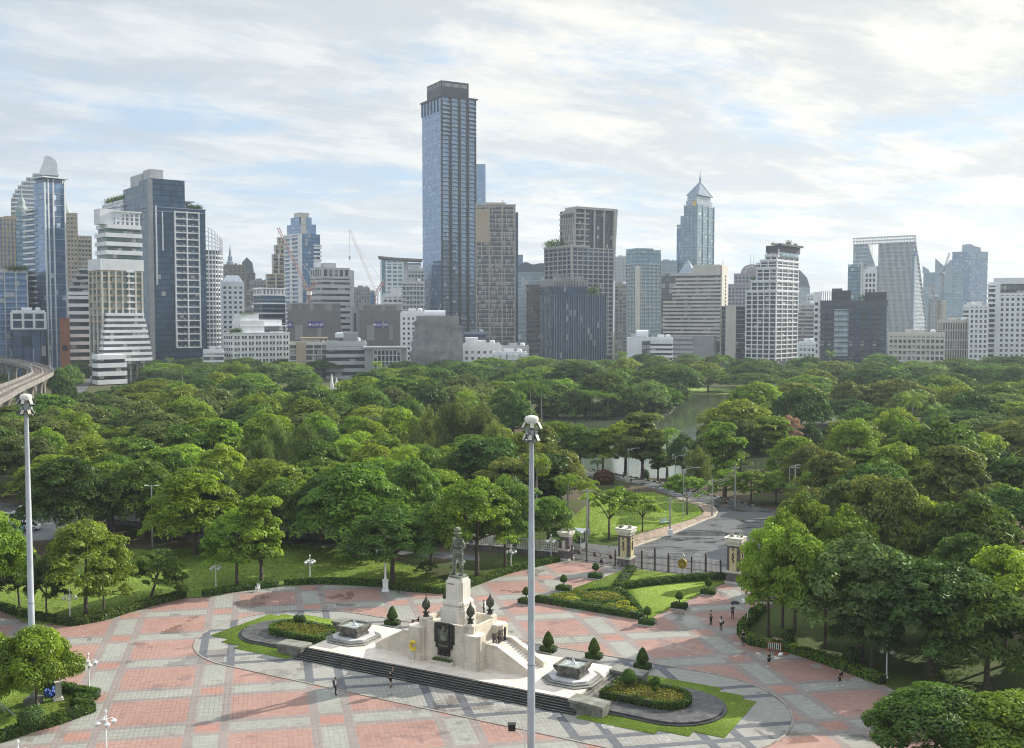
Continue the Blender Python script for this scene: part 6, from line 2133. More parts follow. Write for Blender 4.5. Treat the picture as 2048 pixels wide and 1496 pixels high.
for bx, by, top, lab in ((622, 830, 752, 'left of the white spires'), (1036, 850, 765, 'leftmost of three behind the right mast'), (1060, 852, 762, 'middle of three behind the right mast'), (1083, 850, 772, 'rightmost of three behind the right mast'),
                         (1182, 838, 783, 'left one at the peninsula shore'), (1216, 838, 788, 'right one at the peninsula shore')):
    ptree(bx, by, top, 24, 'palm', 'mid', 'coconut palm, ' + lab)
for bx, by, top, hw, col, lab in ((1062, 838, 742, 52, 'dark', 'left end'), (1108, 834, 752, 46, 'mid', 'second from left'), (1150, 836, 770, 34, 'dark', 'third from left'), (1246, 834, 762, 46, 'mid', 'middle'), (1296, 829, 752, 46, 'pale', 'third from right'), (1330, 824, 768, 38, 'mid', 'second from right'), (1352, 812, 758, 30, 'dark', 'right tip')):
    ptree(bx, by, top, hw, 'far', col, 'low bushy tree along the peninsula bank, ' + lab)
for i, (bx, by) in enumerate(((1090, 838), (1130, 838), (1168, 837), (1200, 837), (1226, 836), (1262, 835), (1292, 832), (1320, 828), (1342, 819), (1358, 806))):
    ptree(bx, by, by - 44 - 7 * (i % 3), 25, 'bush', ('dark', 'mid', 'dark', 'pale')[i % 4], 'dense bush on the near bank of the peninsula, %s' % ('at its left end', 'second from left', 'third from left', 'left of the shore palms', 'right of the shore palms', 'middle', 'fourth from the tip', 'third from the tip', 'second from the tip', 'at the tip')[i])
for i, (bx, by) in enumerate(((1420, 893), (1450, 908), (1490, 909), (1522, 908), (1560, 906), (1620, 903), (1665, 898))):
    ptree(bx, by, by - 60 - 9 * (i % 3), 30, 'bush', ('dark', 'mid', 'dark')[i % 3], 'dark bush on the bank of the lake islet, %s' % ('leftmost', 'second from left', 'third from left', 'in the middle', 'under the pink tree', 'second from right', 'rightmost')[i])
for i, (bx, by, top) in enumerate(((150, 806, 773), (176, 803, 776), (205, 800, 774), (236, 798, 764), (262, 796, 752))):
    ptree(bx, by, top, 23, 'bush', ('dark', 'mid')[i % 2], 'small street tree before the white terraced podium, %s' % ('leftmost', 'second', 'middle', 'fourth', 'rightmost')[i])
for i, (x, y) in enumerate(((58, 92), (64, 106), (72, 122), (66, 138), (84, 150), (70, 84))):
    tree(x, y, 6.5, 14.5, 'round', ('mid', 'dark')[i % 2], 'tall tree of the right-hand wood standing just outside the right edge of view', 'trees beyond the right edge')
for bx, by, top, hw, col, lab in ((1070, 945, 838, 54, 'mid', 'leftmost'), (1112, 942, 826, 58, 'bright', 'second from left'), (1160, 944, 836, 52, 'mid', 'third from left'), (1206, 946, 842, 44, 'bright', 'rightmost, by the short palm')):
    ptree(bx, by, top, hw, 'round', col, 'lakeside tree by the left end of the lake road, ' + lab)
for bx, by, top, hw, col, lab in ((128, 830, 742, 26, 'dark', 'nearest'), (140, 790, 722, 26, 'mid', 'middle'), (120, 800, 728, 22, 'mid', 'left'), (160, 770, 715, 22, 'dark', 'farthest')):
    ptree(bx, by, top, hw, 'far', col, 'street tree between the curving railway and the white stepped tower, ' + lab)
HAND = len(TREES)

# ------------------------------------------------------------------ the wood: every further crown is a tree of its own
ROADW, LAKEW = ROAD, gp(LAKE_PX)
ISLES = [gp(ISLE_A), gp(ISLE_B)]
NOGO = [ROADW, PLAZA, gp(PARK_LAWN), gp([(-400, 1300), (0, 1300), (145, 1253), (365, 1197), (550, 1174), (765, 1174), (900, 1187), (1115, 1124), (1110, 1108), (960, 1098), (690, 1098), (330, 1098), (160, 1050), (130, 1020), (0, 1005), (-400, 1005)])]
vi = [(p.x, p.y) for p in [c + n_ * -3 for c, n_ in zip(ctr, nrm)]] + [(p.x, p.y) for p in [c + n_ * 11 for c, n_ in zip(ctr, nrm)]][::-1]
NOGO.append(vi)
# views the photograph keeps open
CLEAR = [[(1345, 800), (1455, 797), (1415, 850), (1330, 858), (1300, 845), (1325, 828)], [(1190, 905), (1345, 905), (1345, 960), (1190, 950)], [(1150, 985), (1500, 985), (1500, 1160), (1150, 1160)],
         [(1655, 812), (1690, 812), (1690, 832), (1655, 832)], [(0, 713), (55, 721), (95, 732), (109, 741), (104, 752), (45, 788), (0, 812)], [(152, 776), (164, 776), (160, 792), (146, 792)], [(165, 700), (232, 690), (232, 778), (165, 778)], [(1470, 905), (1550, 905), (1550, 925), (1470, 925)],
         [(652, 742), (684, 742), (684, 772), (652, 772)], [(1490, 1160), (1530, 1215), (1400, 1260), (1380, 1160)], [(1370, 775), (1500, 778), (1500, 796), (1370, 796)]]


def open_view(x, y, R, Ht):
    for fx, fz in ((0, 0.95), (-0.75, 0.6), (0.75, 0.6), (0, 0.4), (-0.5, 0.85), (0.5, 0.85), (-0.9, 0.45), (0.9, 0.45)):
        q = PR(x + fx * R, y, Ht * fz)
        if any(inside(q, c) for c in CLEAR):
            return False
    return True


def blocked(x, y, m=0.0):
    if any(inside((x, y), z) for z in NOGO):
        return True
    return inside((x, y), LAKEW) and not any(inside((x, y), z) for z in ISLES)


rt = random.Random(99)
FILL = []
y = 150.0
while y < 640:
    far = min(1.0, max(0.0, (y - 170) / 330))
    step = 9.0 + 14.0 * far
    half = 0.5 * y + 12
    x = -half + rt.uniform(0, step)
    while x < half:
        X, Y_ = x + rt.uniform(-.3, .3) * step, y + rt.uniform(-.35, .35) * step
        R = (5.6 + 5.6 * far) * rt.uniform(0.8, 1.3)
        Ht = rt.uniform(10.5, 16.5) + 2.0 * far * rt.random()
        if Y_ > 470:
            Ht = rt.uniform(10, 15.5)
        px, py = PR(X, Y_, Ht)
        if 130 < px < 260 and Y_ > 430:
            Ht *= 0.72
        if Y_ > 520 and px < 900:
            Ht *= 0.85
        ok = not blocked(X, Y_) and open_view(X, Y_, R, Ht)
        if ok:
            for (tx, ty, tR, tH, *_r) in TREES:
                if (tx - X) ** 2 + (ty - Y_) ** 2 < (0.54 * (tR + R)) ** 2:
                    ok = False
                    break
        if ok:
            u = rt.random()
            if far < 0.25:
                kind = 'feather' if (u < 0.45 and px < 760) else ('round' if u < 0.85 else 'tall')
                if kind == 'tall':
                    R *= 0.7
            elif u < 0.19:
                kind = 'umbrella'
                R *= 1.25
                Ht *= 0.92
            elif u < 0.23:
                kind = 'palm'
                R = 3.4
            else:
                kind = 'far' if R > 6.2 else 'round'
            c = rt.random()
            sunny = ('mid', 'bright', 'gold', 'lime', 'dark', 'olive') if px < 1000 else ('mid', 'dark', 'bright', 'pale', 'gold', 'brown')
            col = sunny[min(5, int(c * 1.2 * 6 * (0.75 + 0.25 * (1 - far)))) % 6] if far < 0.6 else ('dark', 'mid', 'mid', 'dark', 'bright', 'gold', 'pale')[int(c * 7)]
            if kind == 'palm':
                col = 'mid' if c < .5 else 'bright'
            FILL.append((X, Y_, R, Ht, kind, col))
            TREES.append((X, Y_, R, Ht))
        x += step
    y += step * (0.95 + 0.55 * far)
TREES = TREES[:HAND]
HIDDEN = set([10,18,30,32,34,41,49,53,54,64,73,74,78,84,95,99,101,102,112,116,119,123,126,128,134,138,141,144,149,155,166,168,169,182,195,196,205,206,207,213,220,221,222,223,226,229,234,236,243,250,254,256,267,271,276,284,285,288,289,291,293,295,298,299,300,301,306,310,313,324,325,326,328,332,333,335,337,341,348,349,352,353,354,355,356,357,358,360,370,372])
FILL = [f for i, f in enumerate(FILL) if i not in HIDDEN]
LAND = [(150, 'below the stepped white tower'), (300, 'below the blue glass twin tower'), (430, 'below the round white lattice tower'), (590, 'below the long white block'), (700, 'below the left grey windowless block'),
        (815, 'below the right grey windowless block'), (935, 'below the stepped stone block'), (1060, 'below the tallest glass tower'), (1230, 'below the black glass box'), (1330, 'below the white tank building'),
        (1470, 'below the striped cream block'), (1600, 'below the white grid tower'), (1780, 'below the dark glass apartments'), (1940, 'below the sloping frame tower'), (9999, 'below the rightmost white flats')]
ROWS = [(200, 'front edge of wood'), (255, 'second rank of wood'), (330, 'middle of park'), (430, 'rear park'), (999, 'far belt')]
cells, FOBJ = {}, []
for f in FILL:
    px, py = PR(f[0], f[1], f[3])
    land = ('far left edge under the railway' if px < 60 else next(t for lim, t in LAND if px < lim))
    row = next(t for lim, t in ROWS if f[1] < lim)
    big = ''
    key = (SNAME[f[4]], CNAME[f[5]], f[4] == 'palm', row, land)
    cells.setdefault(key, []).append((px, f))
ORD = ['leftmost', 'second from left', 'third from left', 'fourth from left', 'fifth from left', 'sixth from left']
for (sn, cn, pm, row, land), lst in cells.items():
    lst.sort(key=lambda q: q[0])
    for i, (px, f) in enumerate(lst):
        lab = '%s %s %s, %s, %s' % (sn, cn, 'palm' if pm else 'tree', row, land)
        if len(lst) == 2:
            lab += ', ' + ('left one', 'right one')[i]
        elif len(lst) > 2:
            lab += ', ' + ORD[min(i, 5)]
        f[-1:] and FOBJ.append((f, tree(*f, label=lab, group='palms of the wood' if pm else 'trees of the wood')))
print('trees', len(TREES))
# ------------------------------------------------------------------ the city behind the park
GL = {
    'blue': glass('glass_blue', (0.06, 0.12, 0.22), (0.16, 0.27, 0.42), 0.07, 0.16, metal=0.45),
    'bluefine': glass('glass_blue_fine', (0.14, 0.22, 0.35), (0.28, 0.40, 0.56), 0.05, 0.13, (0.09, 0.14, 0.22), (0.11, 0.17, 0.27), metal=0.5, rough=0.1, curtain=0.05, curtc=(0.55, 0.62, 0.70)),
    'navy': glass('glass_navy', (0.014, 0.034, 0.068), (0.06, 0.115, 0.19), 0.08, 0.18, metal=0.38, curtain=0.012),
    'dark': glass('glass_dark', (0.015, 0.02, 0.03), (0.06, 0.075, 0.09), 0.08, 0.15, metal=0.25, curtain=0.10),
    'green': glass('glass_green', (0.05, 0.09, 0.085), (0.16, 0.22, 0.20), 0.08, 0.2, metal=0.3, curtain=0.2),
    'teal': glass('glass_teal', (0.10, 0.19, 0.24), (0.24, 0.36, 0.42), 0.08, 0.2, metal=0.4, curtain=0.08),
    'pale': glass('glass_pale', (0.16, 0.22, 0.28), (0.34, 0.40, 0.45), 0.08, 0.22, metal=0.35, spanc=(0.40, 0.43, 0.45), curtain=0.08),
    'grey': glass('glass_grey', (0.05, 0.06, 0.07), (0.16, 0.17, 0.18), 0.1, 0.2, metal=0.2, curtain=0.22),
    'black': glass('glass_black', (0.012, 0.022, 0.045), (0.06, 0.10, 0.17), 0.1, 0.03, metal=0.5, rough=0.08, curtain=0.03),
}
CW = mat('wall_white', (0.72, 0.73, 0.74), 0.75, 0.08, 0.12, streak=0.25)
CC = mat('wall_cream', (0.56, 0.53, 0.47), 0.8, 0.1, 0.1, streak=0.25)
CT = mat('wall_tan', (0.42, 0.33, 0.23), 0.8, 0.1, 0.1, streak=0.2)
CB = mat('wall_brown', (0.19, 0.155, 0.135), 0.8, 0.15, 0.1, streak=0.2)
CG = mat('wall_grey', (0.30, 0.30, 0.30), 0.8, 0.12, 0.1, streak=0.3)
CD = mat('wall_dark', (0.03, 0.036, 0.05), 0.6, 0.2, 0.1)
CP_ = mat('wall_pale_grey', (0.44, 0.45, 0.45), 0.8, 0.1, 0.1, streak=0.25)
CS = mat('wall_blue_grey', (0.22, 0.27, 0.34), 0.6, 0.12, 0.1)
CR = mat('wall_brick_red', (0.30, 0.12, 0.07), 0.85, 0.15, 0.3)
CDB = mat('metal_dark_brown', (0.03, 0.031, 0.035), 0.5, 0.2, 0.2)
CGRN = mat('green_copper', (0.27, 0.33, 0.31), 0.6, 0.15, 0.3)
ROOF = mat('roof_concrete', (0.33, 0.33, 0.31), 0.85, 0.2, 0.2)


class Bld:
    """a building placed by the photo columns of its left edge, near corner and right edge, its top row, and its distance"""
    def __init__(s, name, label, px0, pxc, px1, pyt, d, yaw, cat='building', dep=None):
        if abs(yaw) < 3:                       # squarely facing the park
            yaw = -math.degrees(math.atan((pxc - 1024) / F))
        yaw = math.radians(yaw)
        s.d, s.yaw = d, yaw
        s.kd = CP - (pyt - 748) / F * SP
        C = AT(pxc, pyt, d)
        s.C = C
        s.h = C[2]
        s.c, s.s = math.cos(yaw), math.sin(yaw)
        s.w = s.X(px1)
        s.l = dep if dep else s.Y(px0)
        s.E = thing(name, label, cat, (C[0], d, 0), yaw)

    def X(s, px):
        k = (px - 1024) / F / s.kd
        return (k * s.d - s.C[0]) / (s.c - k * s.s)

    def Y(s, px):
        k = (px - 1024) / F / s.kd
        return (s.C[0] - k * s.d) / (s.s + k * s.c)

    def Z(s, py):
        return AT(s.C[0] / s.d * F + 1024, py, s.d)[2]

    def core(s, x0, x1, y0, y1, z0, z1, g, bay=3.2, fh=3.4, name='curtain_wall'):
        return MB().uvbox(x0, x1, y0, y1, z0, z1, bay, fh).build(name, g, s.E)

    def bands(s, x0, x1, y0, y1, z0, z1, fh, m, t=0.8, p=0.4, name='floor_band', skip=0):
        me = MB().box(x0 - p, x1 + p, y0 - p, y1 + p, 0, t).mesh(name, m)
        n = max(1, int(round((z1 - z0) / fh)))
        for k in range(skip, n + 1):
            z = z0 + (z1 - z0) * k / n
            link(name, me, s.E, (0, 0, z - (t if k == n else 0)))

    def piers(s, x0, x1, y0, y1, z0, z1, m, w=0.8, p=0.5, nx=6, ny=6, name='pier', right=True):
        me = MB().box(-w / 2, w / 2, -w / 2, w / 2, 0, z1 - z0).mesh(name, m)
        pts = [(x0 + (x1 - x0) * k / nx, y0 - p + w / 2) for k in range(nx + 1)] if nx else []
        if ny:
            pts += [(x0 - p + w / 2, y0 + (y1 - y0) * k / ny) for k in range(1, ny + 1)]
            if right:
                pts += [(x1 + p - w / 2, y0 + (y1 - y0) * k / ny) for k in range(1, ny + 1)]
        for a, b in pts:
            link(name, me, s.E, (a, b, z0))

    def box(s, name, m, *b):
        return MB().box(*b).build(name, m, s.E)

    def roofkit(s, x0, x1, y0, y1, z, seed=1, m=None, tank=True):
        r = random.Random(seed)
        w, l = x1 - x0, y1 - y0
        mb = MB()
        t = 0.35
        for q in ((x0, x1, y0, y0 + t), (x0, x1, y1 - t, y1), (x0, x0 + t, y0 + t, y1 - t), (x1 - t, x1, y0 + t, y1 - t)):
            mb.box(*q, z - 0.2, z + 1.1)
        mb.build('parapet', m or ROOF, s.E)
        s.box('plant_room', m or ROOF, x0 + w * 0.3, x0 + w * 0.62, y0 + l * 0.3, y0 + l * 0.6, z - 0.1, z + r.uniform(2.5, 4.5))
        for k in range(3):
            a, b = x0 + w * r.uniform(.08, .9), y0 + l * r.uniform(.1, .8)
            s.box('air_unit', ROOF, a, a + 1.6, b, b + 1.6, z, z + 1.5)
        if tank:
            MB().lathe([(1.5, z), (1.55, z + 0.1), (1.55, z + 2.2), (1.2, z + 2.7), (0.1, z + 2.9)], 12, x0 + w * 0.8, y0 + l * 0.5).build('water_tank', CW, s.E)


def simple(name, label, px0, pxc, px1, pyt, d, yaw, g, fh, bay, wallm=None, bt=0.8, bp=0.35, nx=0, ny=0, pw=0.8, pp=0.55, cat='building', dep=None, base=0, roof=True, seed=1):
    b = Bld(name, label, px0, pxc, px1, pyt, d, yaw, cat, dep)
    b.core(0, b.w, 0, b.l, 0, b.h, GL[g], bay, fh)
    if wallm:
        b.bands(0, b.w, 0, b.l, base, b.h, fh, wallm, bt, bp)
        if nx or ny:
            b.piers(0, b.w, 0, b.l, base, b.h, wallm, pw, pp, nx, ny)
    if roof:
        b.roofkit(0, b.w, 0, b.l, b.h, seed, wallm)
    return b


def roof_tree(b, x, y, z, r, seed, n=260):
    rg = np.random.default_rng(seed)
    P = rg.normal(0, 1, (n, 3)) * (r * .5, r * .5, r * .38) + (x, y, z + r * .6)
    V, c = leaf_arrays(P, rg.normal(size=(n, 3)) + (0, 0, 1), r * 0.16, rg, rg.uniform(0, 1, n))
    link('roof_shrub', quad_mesh('roof_shrub', V, c, L_TOPI), b.E)


# --- far left
b = Bld('curved_tower', 'white tower with curved sail-like top and stepped left side, at far left', 26, 28, 117, 408, 900, 2, 'tower', 34)
k = b.d / F
n = 24
top_z = b.Z(346)
z = 0.0
lev = 0
while z < top_z:
    py = 635 - (z - H) * F / b.d
    t = max(0.0, min(1.0, (408 - py) / (408 - 346)))
    xl = b.X(28 + (1 - math.sqrt(max(0, 1 - t * t))) * 60 + t * 20) if py < 408 else 0.0
    mb = MB().uvprism([(xl, 0), (b.w, 0), (b.w, b.l), (xl, b.l)], z, z + 2.5, 3.5, 3.6)
    mb.build('storey', GL['pale'], b.E)
    b.box('balcony', CW, xl - 2.5, b.w + 0.8, -1.2, b.l, z + 2.5, z + 3.6)
    z += 3.6
    lev += 1
sail = [(b.X(90), b.Z(346)), (b.X(117), b.Z(346)), (b.X(116), b.Z(322)), (b.X(113), b.Z(316)), (b.X(105), b.Z(310)), (b.X(95), b.Z(307)), (b.X(91), b.Z(310)), (b.X(87), b.Z(325)), (b.X(78), b.Z(346))]
MB().slabx(sail[::-1], -1.0, b.l * 0.8).build('sail_top', CW, b.E)

b = Bld('blue_tower', 'slim blue glass tower with white vertical ribs and balconied left side', 50, 88, 129, 363, 660, 50, 'tower')
b.core(0, b.w, 0, b.l * 0.55, 0, b.h, GL['bluefine'], 2.5, 3.5)
b.core(-0.02, b.w * 0.5, b.l * 0.55, b.l, 0, b.Z(415), GL['blue'], 3, 3.5)
for xx in (0.02, 0.18, 0.42, 0.98):
    b.box('rib', CW, b.w * xx - 0.4, b.w * xx + 0.4, -0.6, 0.3, 0, b.h + (2 if xx > .1 else 0))
b.bands(-0.1, b.w * 0.5, b.l * 0.56, b.l, 40, b.Z(415), 3.5, CW, 1.1, 1.6, 'balcony')
b.bands(0, b.w, 0, b.l * 0.55, 20, b.h, 7.0, CP_, 0.35, 0.15)
b.box('roof_slab', CW, -1.5, b.w + 2.0, -2.0, b.l * 0.6, b.h + 2.5, b.h + 3.2)
b.core(0.8, b.w - 1, 1, b.l * 0.5, b.h, b.h + 2.5, GL['blue'], 2.5, 3, 'roof_lounge')
b = simple('glass_podium', 'low blue glass podium with planted roof at the left edge', -40, -38, 54, 543, 640, 1, 'blue', 3.6, 3, CP_, 0.4, 0.2, 4, 0, 0.8, 0.5, dep=40)
for q in range(5):
    roof_tree(b, b.w * (.62 + .08 * q), 2, b.h, 3.0, q)
b = simple('white_framed_hall', 'dark glazed hall with tall white frame, behind the railway at left', 21, 23, 90, 624, 615, 1, 'black', 6, 5, CW, 0.9, 0.5, 3, 0, 1.4, 0.7, dep=30, base=28)
b = simple('tan_tower', 'tan grid tower with stepped top, left of the slim blue tower', -12, -10, 50, 436, 870, 2, 'blue', 3.6, 4.2, CT, 0.7, 0.4, 8, 0, 1.4, 0.5, dep=30)
b.box('stepped_top', CT, b.X(22), b.X(38), 2, 20, b.h, b.h + 3.5)
b2 = Bld('domed_turret', 'grey-green domed turret with pointed finial, in front of the curved white tower', 30, 31, 56, 425, 850, 2, 'tower', 12)
b2.core(0, b2.w, 0, 12, 0, b2.h, GL['teal'], 2.4, 3.5)
MB().lathe([(b2.w * .5, b2.h), (b2.w * .48, b2.h + 4), (b2.w * .3, b2.h + 6.5), (b2.w * .28, b2.h + 10), (b2.w * .1, b2.h + 13), (0.3, b2.h + 20), (0.1, b2.h + 24)], 10, b2.w / 2, 6).build('dome', CGRN, b2.E)
b = Bld('green_roofed_tower', 'tan tower with green pointed roof, lower wing to its right', 124, 126, 153, 425, 780, 2, 'tower', 26)
b.core(0, b.w, 0, b.l, 0, b.h, GL['green'], 3, 3.3)
b.bands(0, b.w, 0, b.l, 20, b.h, 3.3, CC, 1.3, 0.4)
b.piers(0, b.w, 0, b.l, 20, b.h, CT, 1.2, 0.6, 4, 0)
x1 = b.X(181)
b.core(b.w + .01, x1, 1, b.l, 0, b.Z(470), GL['green'], 3, 3.3, 'wing')
b.bands(b.w + 0.5, x1, 1, b.l, 20, b.Z(470), 3.3, CC, 1.2, 0.4)
b.piers(b.w + .5, x1, 1, b.l, 20, b.Z(470), CT, 0.9, 0.6, 4, 0)
MB().lathe([(4.0, b.h), (3.4, b.h + 1), (1.2, b.h + 6), (0.2, b.h + 9)], 8, 2, 8).build('pointed_roof', CGRN, b.E)
# striped block and brick block
b = Bld('striped_block', 'white and dark striped slab block with sloping terraced top', 136, 138, 183, 583, 600, 2, 'building', 24)
b.core(0, b.w, 0, b.l, 0, b.h, GL['dark'], 3.2, 4.2)
b.bands(0, b.w, 0, b.l, 2, b.h, 4.2, CW, 1.9, 0.7)
z = b.h
for q in range(4):
    x0 = b.w * (0.08 + 0.14 * q)
    b.core(x0, b.w, 0.6, b.l, z, z + 2.0, GL['dark'], 3, 3)
    b.box('terrace', CP_, x0 - 1.0, b.w + 0.5, 0, b.l, z + 2.0, z + 3.4)
    z += 3.4
b = Bld('brick_block', 'small orange-red brick block beside the striped slab', 118, 119, 139, 638, 580, 2, 'building', 12)
b.box('wall', CR, 0, b.w, 0, 12, 0, b.h)
b.box('coping', CR, -0.25, b.w + .25, -0.25, 12.2, b.h, b.h + 0.6)
MB().tube([(b.w * .5, -0.06, b.h - 16), (b.w * .5, -0.3, b.h - 16)], 1.6, 16).build('round_window', GL['dark'], b.E)
# stepped white tower with tan middle
b = Bld('stepped_tower', 'white stepped apartment tower with tan banded middle and roof frame', 180, 204, 284, 588, 555, 42, 'tower')
wz, bz = b.Z(540), b.Z(645)
b.core(0, b.w, 0, b.l, 0, wz, GL['green'], 2.6, 3.3)
b.bands(0, b.w, 0, b.l, bz, wz, 3.3, CT, 1.0, 0.5)
b.bands(b.w * 0.62, b.w * 0.78, -0.9, 2, bz, wz, 3.3, CW, 0.9, 0.3, 'balcony')
b.piers(0, b.w, 0, b.l, 0, wz, CC, 0.9, 0.7, 6, 3)
b.box('band_top', CW, -0.9, b.w + .9, -0.9, b.l, wz, wz + 6)
z = wz + 6
for q, (a, c_) in enumerate(((0.16, 1.0), (0.16, 1.0), (0.16, 1.0), (0.2, 0.98))):
    b.core(b.w * a, b.w * c_, 0.5, b.l - 2, z, z + 2.4, GL['green'], 2.6, 3)
    b.box('floor_band', CW, b.w * (a - .04), b.w * c_ + 0.6, -0.4, b.l - 1, z + 2.4, z + 4.6)
    z += 4.6
b.box('roof_block', CW, b.w * .02, b.w * .36, 2, b.l * .6, z, z + 8)
fr = MB()
for q in range(6):
    x = b.w * (0.40 + 0.115 * q)
    fr.cbox(x, 0.8, z + 3.2, 0.5, 0.5, 6.4).cbox(x, 8, z + 3.2, 0.5, 0.5, 6.4)
for zz in (2.0, 4.2, 6.4):
    fr.cbox(b.w * .69, 0.8, z + zz, b.w * .62, 0.45, 0.45)
fr.cbox(b.w * .69, 4.5, z + 7.0, b.w * .68, 9, 0.7)
fr.build('roof_frame', CW, b.E)
z = b.Z(728)
ws = (0.0, 0.0, 0.02, 0.05, 0.08, 0.1, 0.14, 0.18, 0.22)
for q, a in enumerate(ws):
    xx0, xx1 = b.X(196) * 1 + b.w * a * 0.7, b.X(293) - b.w * a * 0.55
    b.core(xx0 + .5, xx1 - .5, -6 + 0.5 * q, 0.5, z, z + 1.5, GL['grey'], 2.4, 3)
    b.box('terrace', CW, xx0, xx1, -6.6 + 0.5 * q, 0.45, z + 1.5, z + 3.0)
    z += 3.0
for q in range(4):
    zz = b.Z(773) + q * 4.3
    b.core(b.X(173), b.X(226), -14, -6.7, max(0, zz), zz + 2.0, GL['dark'], 3, 3, 'podium_glazing')
    b.box('podium_band', CW, b.X(171), b.X(229), -15, -6.65, zz + 2.0, zz + 4.3)
# blue twin tower
b = Bld('twin_tower', 'dark blue glass tower with pale core, balcony grid on its right wing', 205, 300, 410, 356, 640, 38, 'tower', 30)
L2 = b.Y(205)
xr = b.X(369)
b.core(0, xr, 0, 20, 0, b.h, GL['navy'], 2.8, 3.4)
b.core(xr + .01, b.w, 0.5, 18, 0, b.Z(412), GL['navy'], 2.8, 3.4, 'right_wing')
# white framed balcony grid on the right face
xa, xb, z0, z1 = b.X(347), b.X(395), b.Z(697), b.Z(422)
n = 20
me = MB().box(xa, xb, -1.3, 0.0, 0, 0.75).mesh('balcony', CW)
mg = MB().uvbox(xa, xb, -1.25, -1.15, 0.75, 1.75, 1.5, 1.0).mesh('railing', GL['grey'])
for q in range(n + 1):
    z = z0 + (z1 - z0) * q / n
    o = link('balcony', me, b.E, (0, 0, z))
    if q < n:
        link('railing', mg, o)
for x in (xa, (xa + xb) / 2, xb):
    b.box('balcony_frame', CW, x - 0.35, x + 0.35, -1.5, 0.1, z0, z1 + 1)
b.box('slot', CW, b.X(309), b.X(312), -0.4, 0.1, b.Z(570), b.Z(410))
b.box('slot', CW, b.X(322), b.X(324.5), -0.4, 0.1, b.Z(500), b.Z(422))
b.bands(0, b.w, 0, 18, b.Z(412) - 3, b.Z(412), 3, CS, 0.5, 0.4)
b.box('base', CG, b.X(336), b.X(409), 1, 17, 0, b.Z(703))
b.box('roof_canopy', CP_, b.X(371), b.X(391), 2, 14, b.Z(412) + 4, b.Z(412) + 4.8)
for q in range(6):
    roof_tree(b, b.X(378 + 5 * q), 4, b.Z(412), 2.2, 30 + q)
yc, ym = b.Y(259), b.Y(246)
b.box('core_shaft', CG, -1.2, 1.2, -0.6, 2.0, 0, b.Z(358))
b.box('core_shaft', CP_, 1.21, b.X(331), 4, 16, b.h - 1, b.Z(336))
b.box('core_shaft', CP_, 0.5, b.X(318), 16.01, yc, b.h - 3, b.Z(341))
b.core(0.01, 14, 2.01, ym, 0, b.Z(364), GL['navy'], 2.8, 3.4, 'left_wing')
b.core(0, 12, ym + .01, L2, 0, b.Z(384), GL['blue'], 2.8, 3.4, 'left_wing')
b.bands(0, 12, ym + .5, L2, b.Z(520), b.Z(384), 3.4, CW, 1.9, 0.5)
b.bands(-1.0, 2, ym, ym + 4, b.Z(470), b.Z(395), 4.6, CW, 1.3, 1.2, 'balcony')
for q in range(9):
    roof_tree(b, 1.5 + (q % 2), ym + (L2 - ym) * 0.11 * q, b.Z(384), 2.6, 50 + q)
# round white lattice tower
b = Bld('round_tower', 'round white lattice tower with slanting open crown', 405, 407, 444, 500, 760, 1, 'tower', 20)
Rr = b.w * 0.98
cxr = b.w - Rr
P = arc(cxr, Rr * .95, Rr, -math.pi / 2 - 0.9, 0.6, 16)
MB().uvprism(P + [(cxr, Rr * 1.8)], 0, b.h, 2.6, 3.3).build('curtain_wall', GL['grey'], b.E)


def arcband(mb, r, r2, z0, z1, seg=P):
    for i in range(len(seg) - 1):
        a, c_ = seg[i], seg[i + 1]
        f = lambda p, rr: (cxr + (p[0] - cxr) * rr / Rr, Rr * .95 + (p[1] - Rr * .95) * rr / Rr)
        mb.prism([f(a, r), f(c_, r), f(c_, r2), f(a, r2)], z0, z1)
    return mb


me = arcband(MB(), Rr - 0.1, Rr + 0.7, 0, 1.2).mesh('floor_band', CW)
nf = int(b.h / 3.3)
for q in range(2, nf):
    link('floor_band', me, b.E, (0, 0, q * 3.3))
zt = [b.Z(500) + (b.Z(443) - b.Z(500)) * (1 - (i / 16) ** 1.6) for i in range(17)]
for i, p in enumerate(P):
    f = lambda rr: (cxr + (p[0] - cxr) * rr / Rr, Rr * .95 + (p[1] - Rr * .95) * rr / Rr)
    q = f(Rr + 0.6)
    MB().cbox(q[0], q[1], zt[i] / 2, 0.7, 0.7, zt[i]).build('pier', CW, b.E)
for q in range(5):
    mb = MB()
    for i in range(len(P) - 1):
        za, zb = b.h + (zt[i] - b.h) * (q + 1) / 5, b.h + (zt[i + 1] - b.h) * (q + 1) / 5
        mb.tube([(P[i][0], P[i][1], za), (P[i + 1][0], P[i + 1][1], zb)], 0.3, 5)
    mb.build('crown_ring', CW, b.E)
b = simple('striped_flats', 'white flats with dark slots and grey hipped roof', 442, 444, 486, 563, 700, 2, 'dark', 3.3, 3, CW, 1.7, 0.4, 4, 0, 1.6, 0.5, dep=20, roof=False)
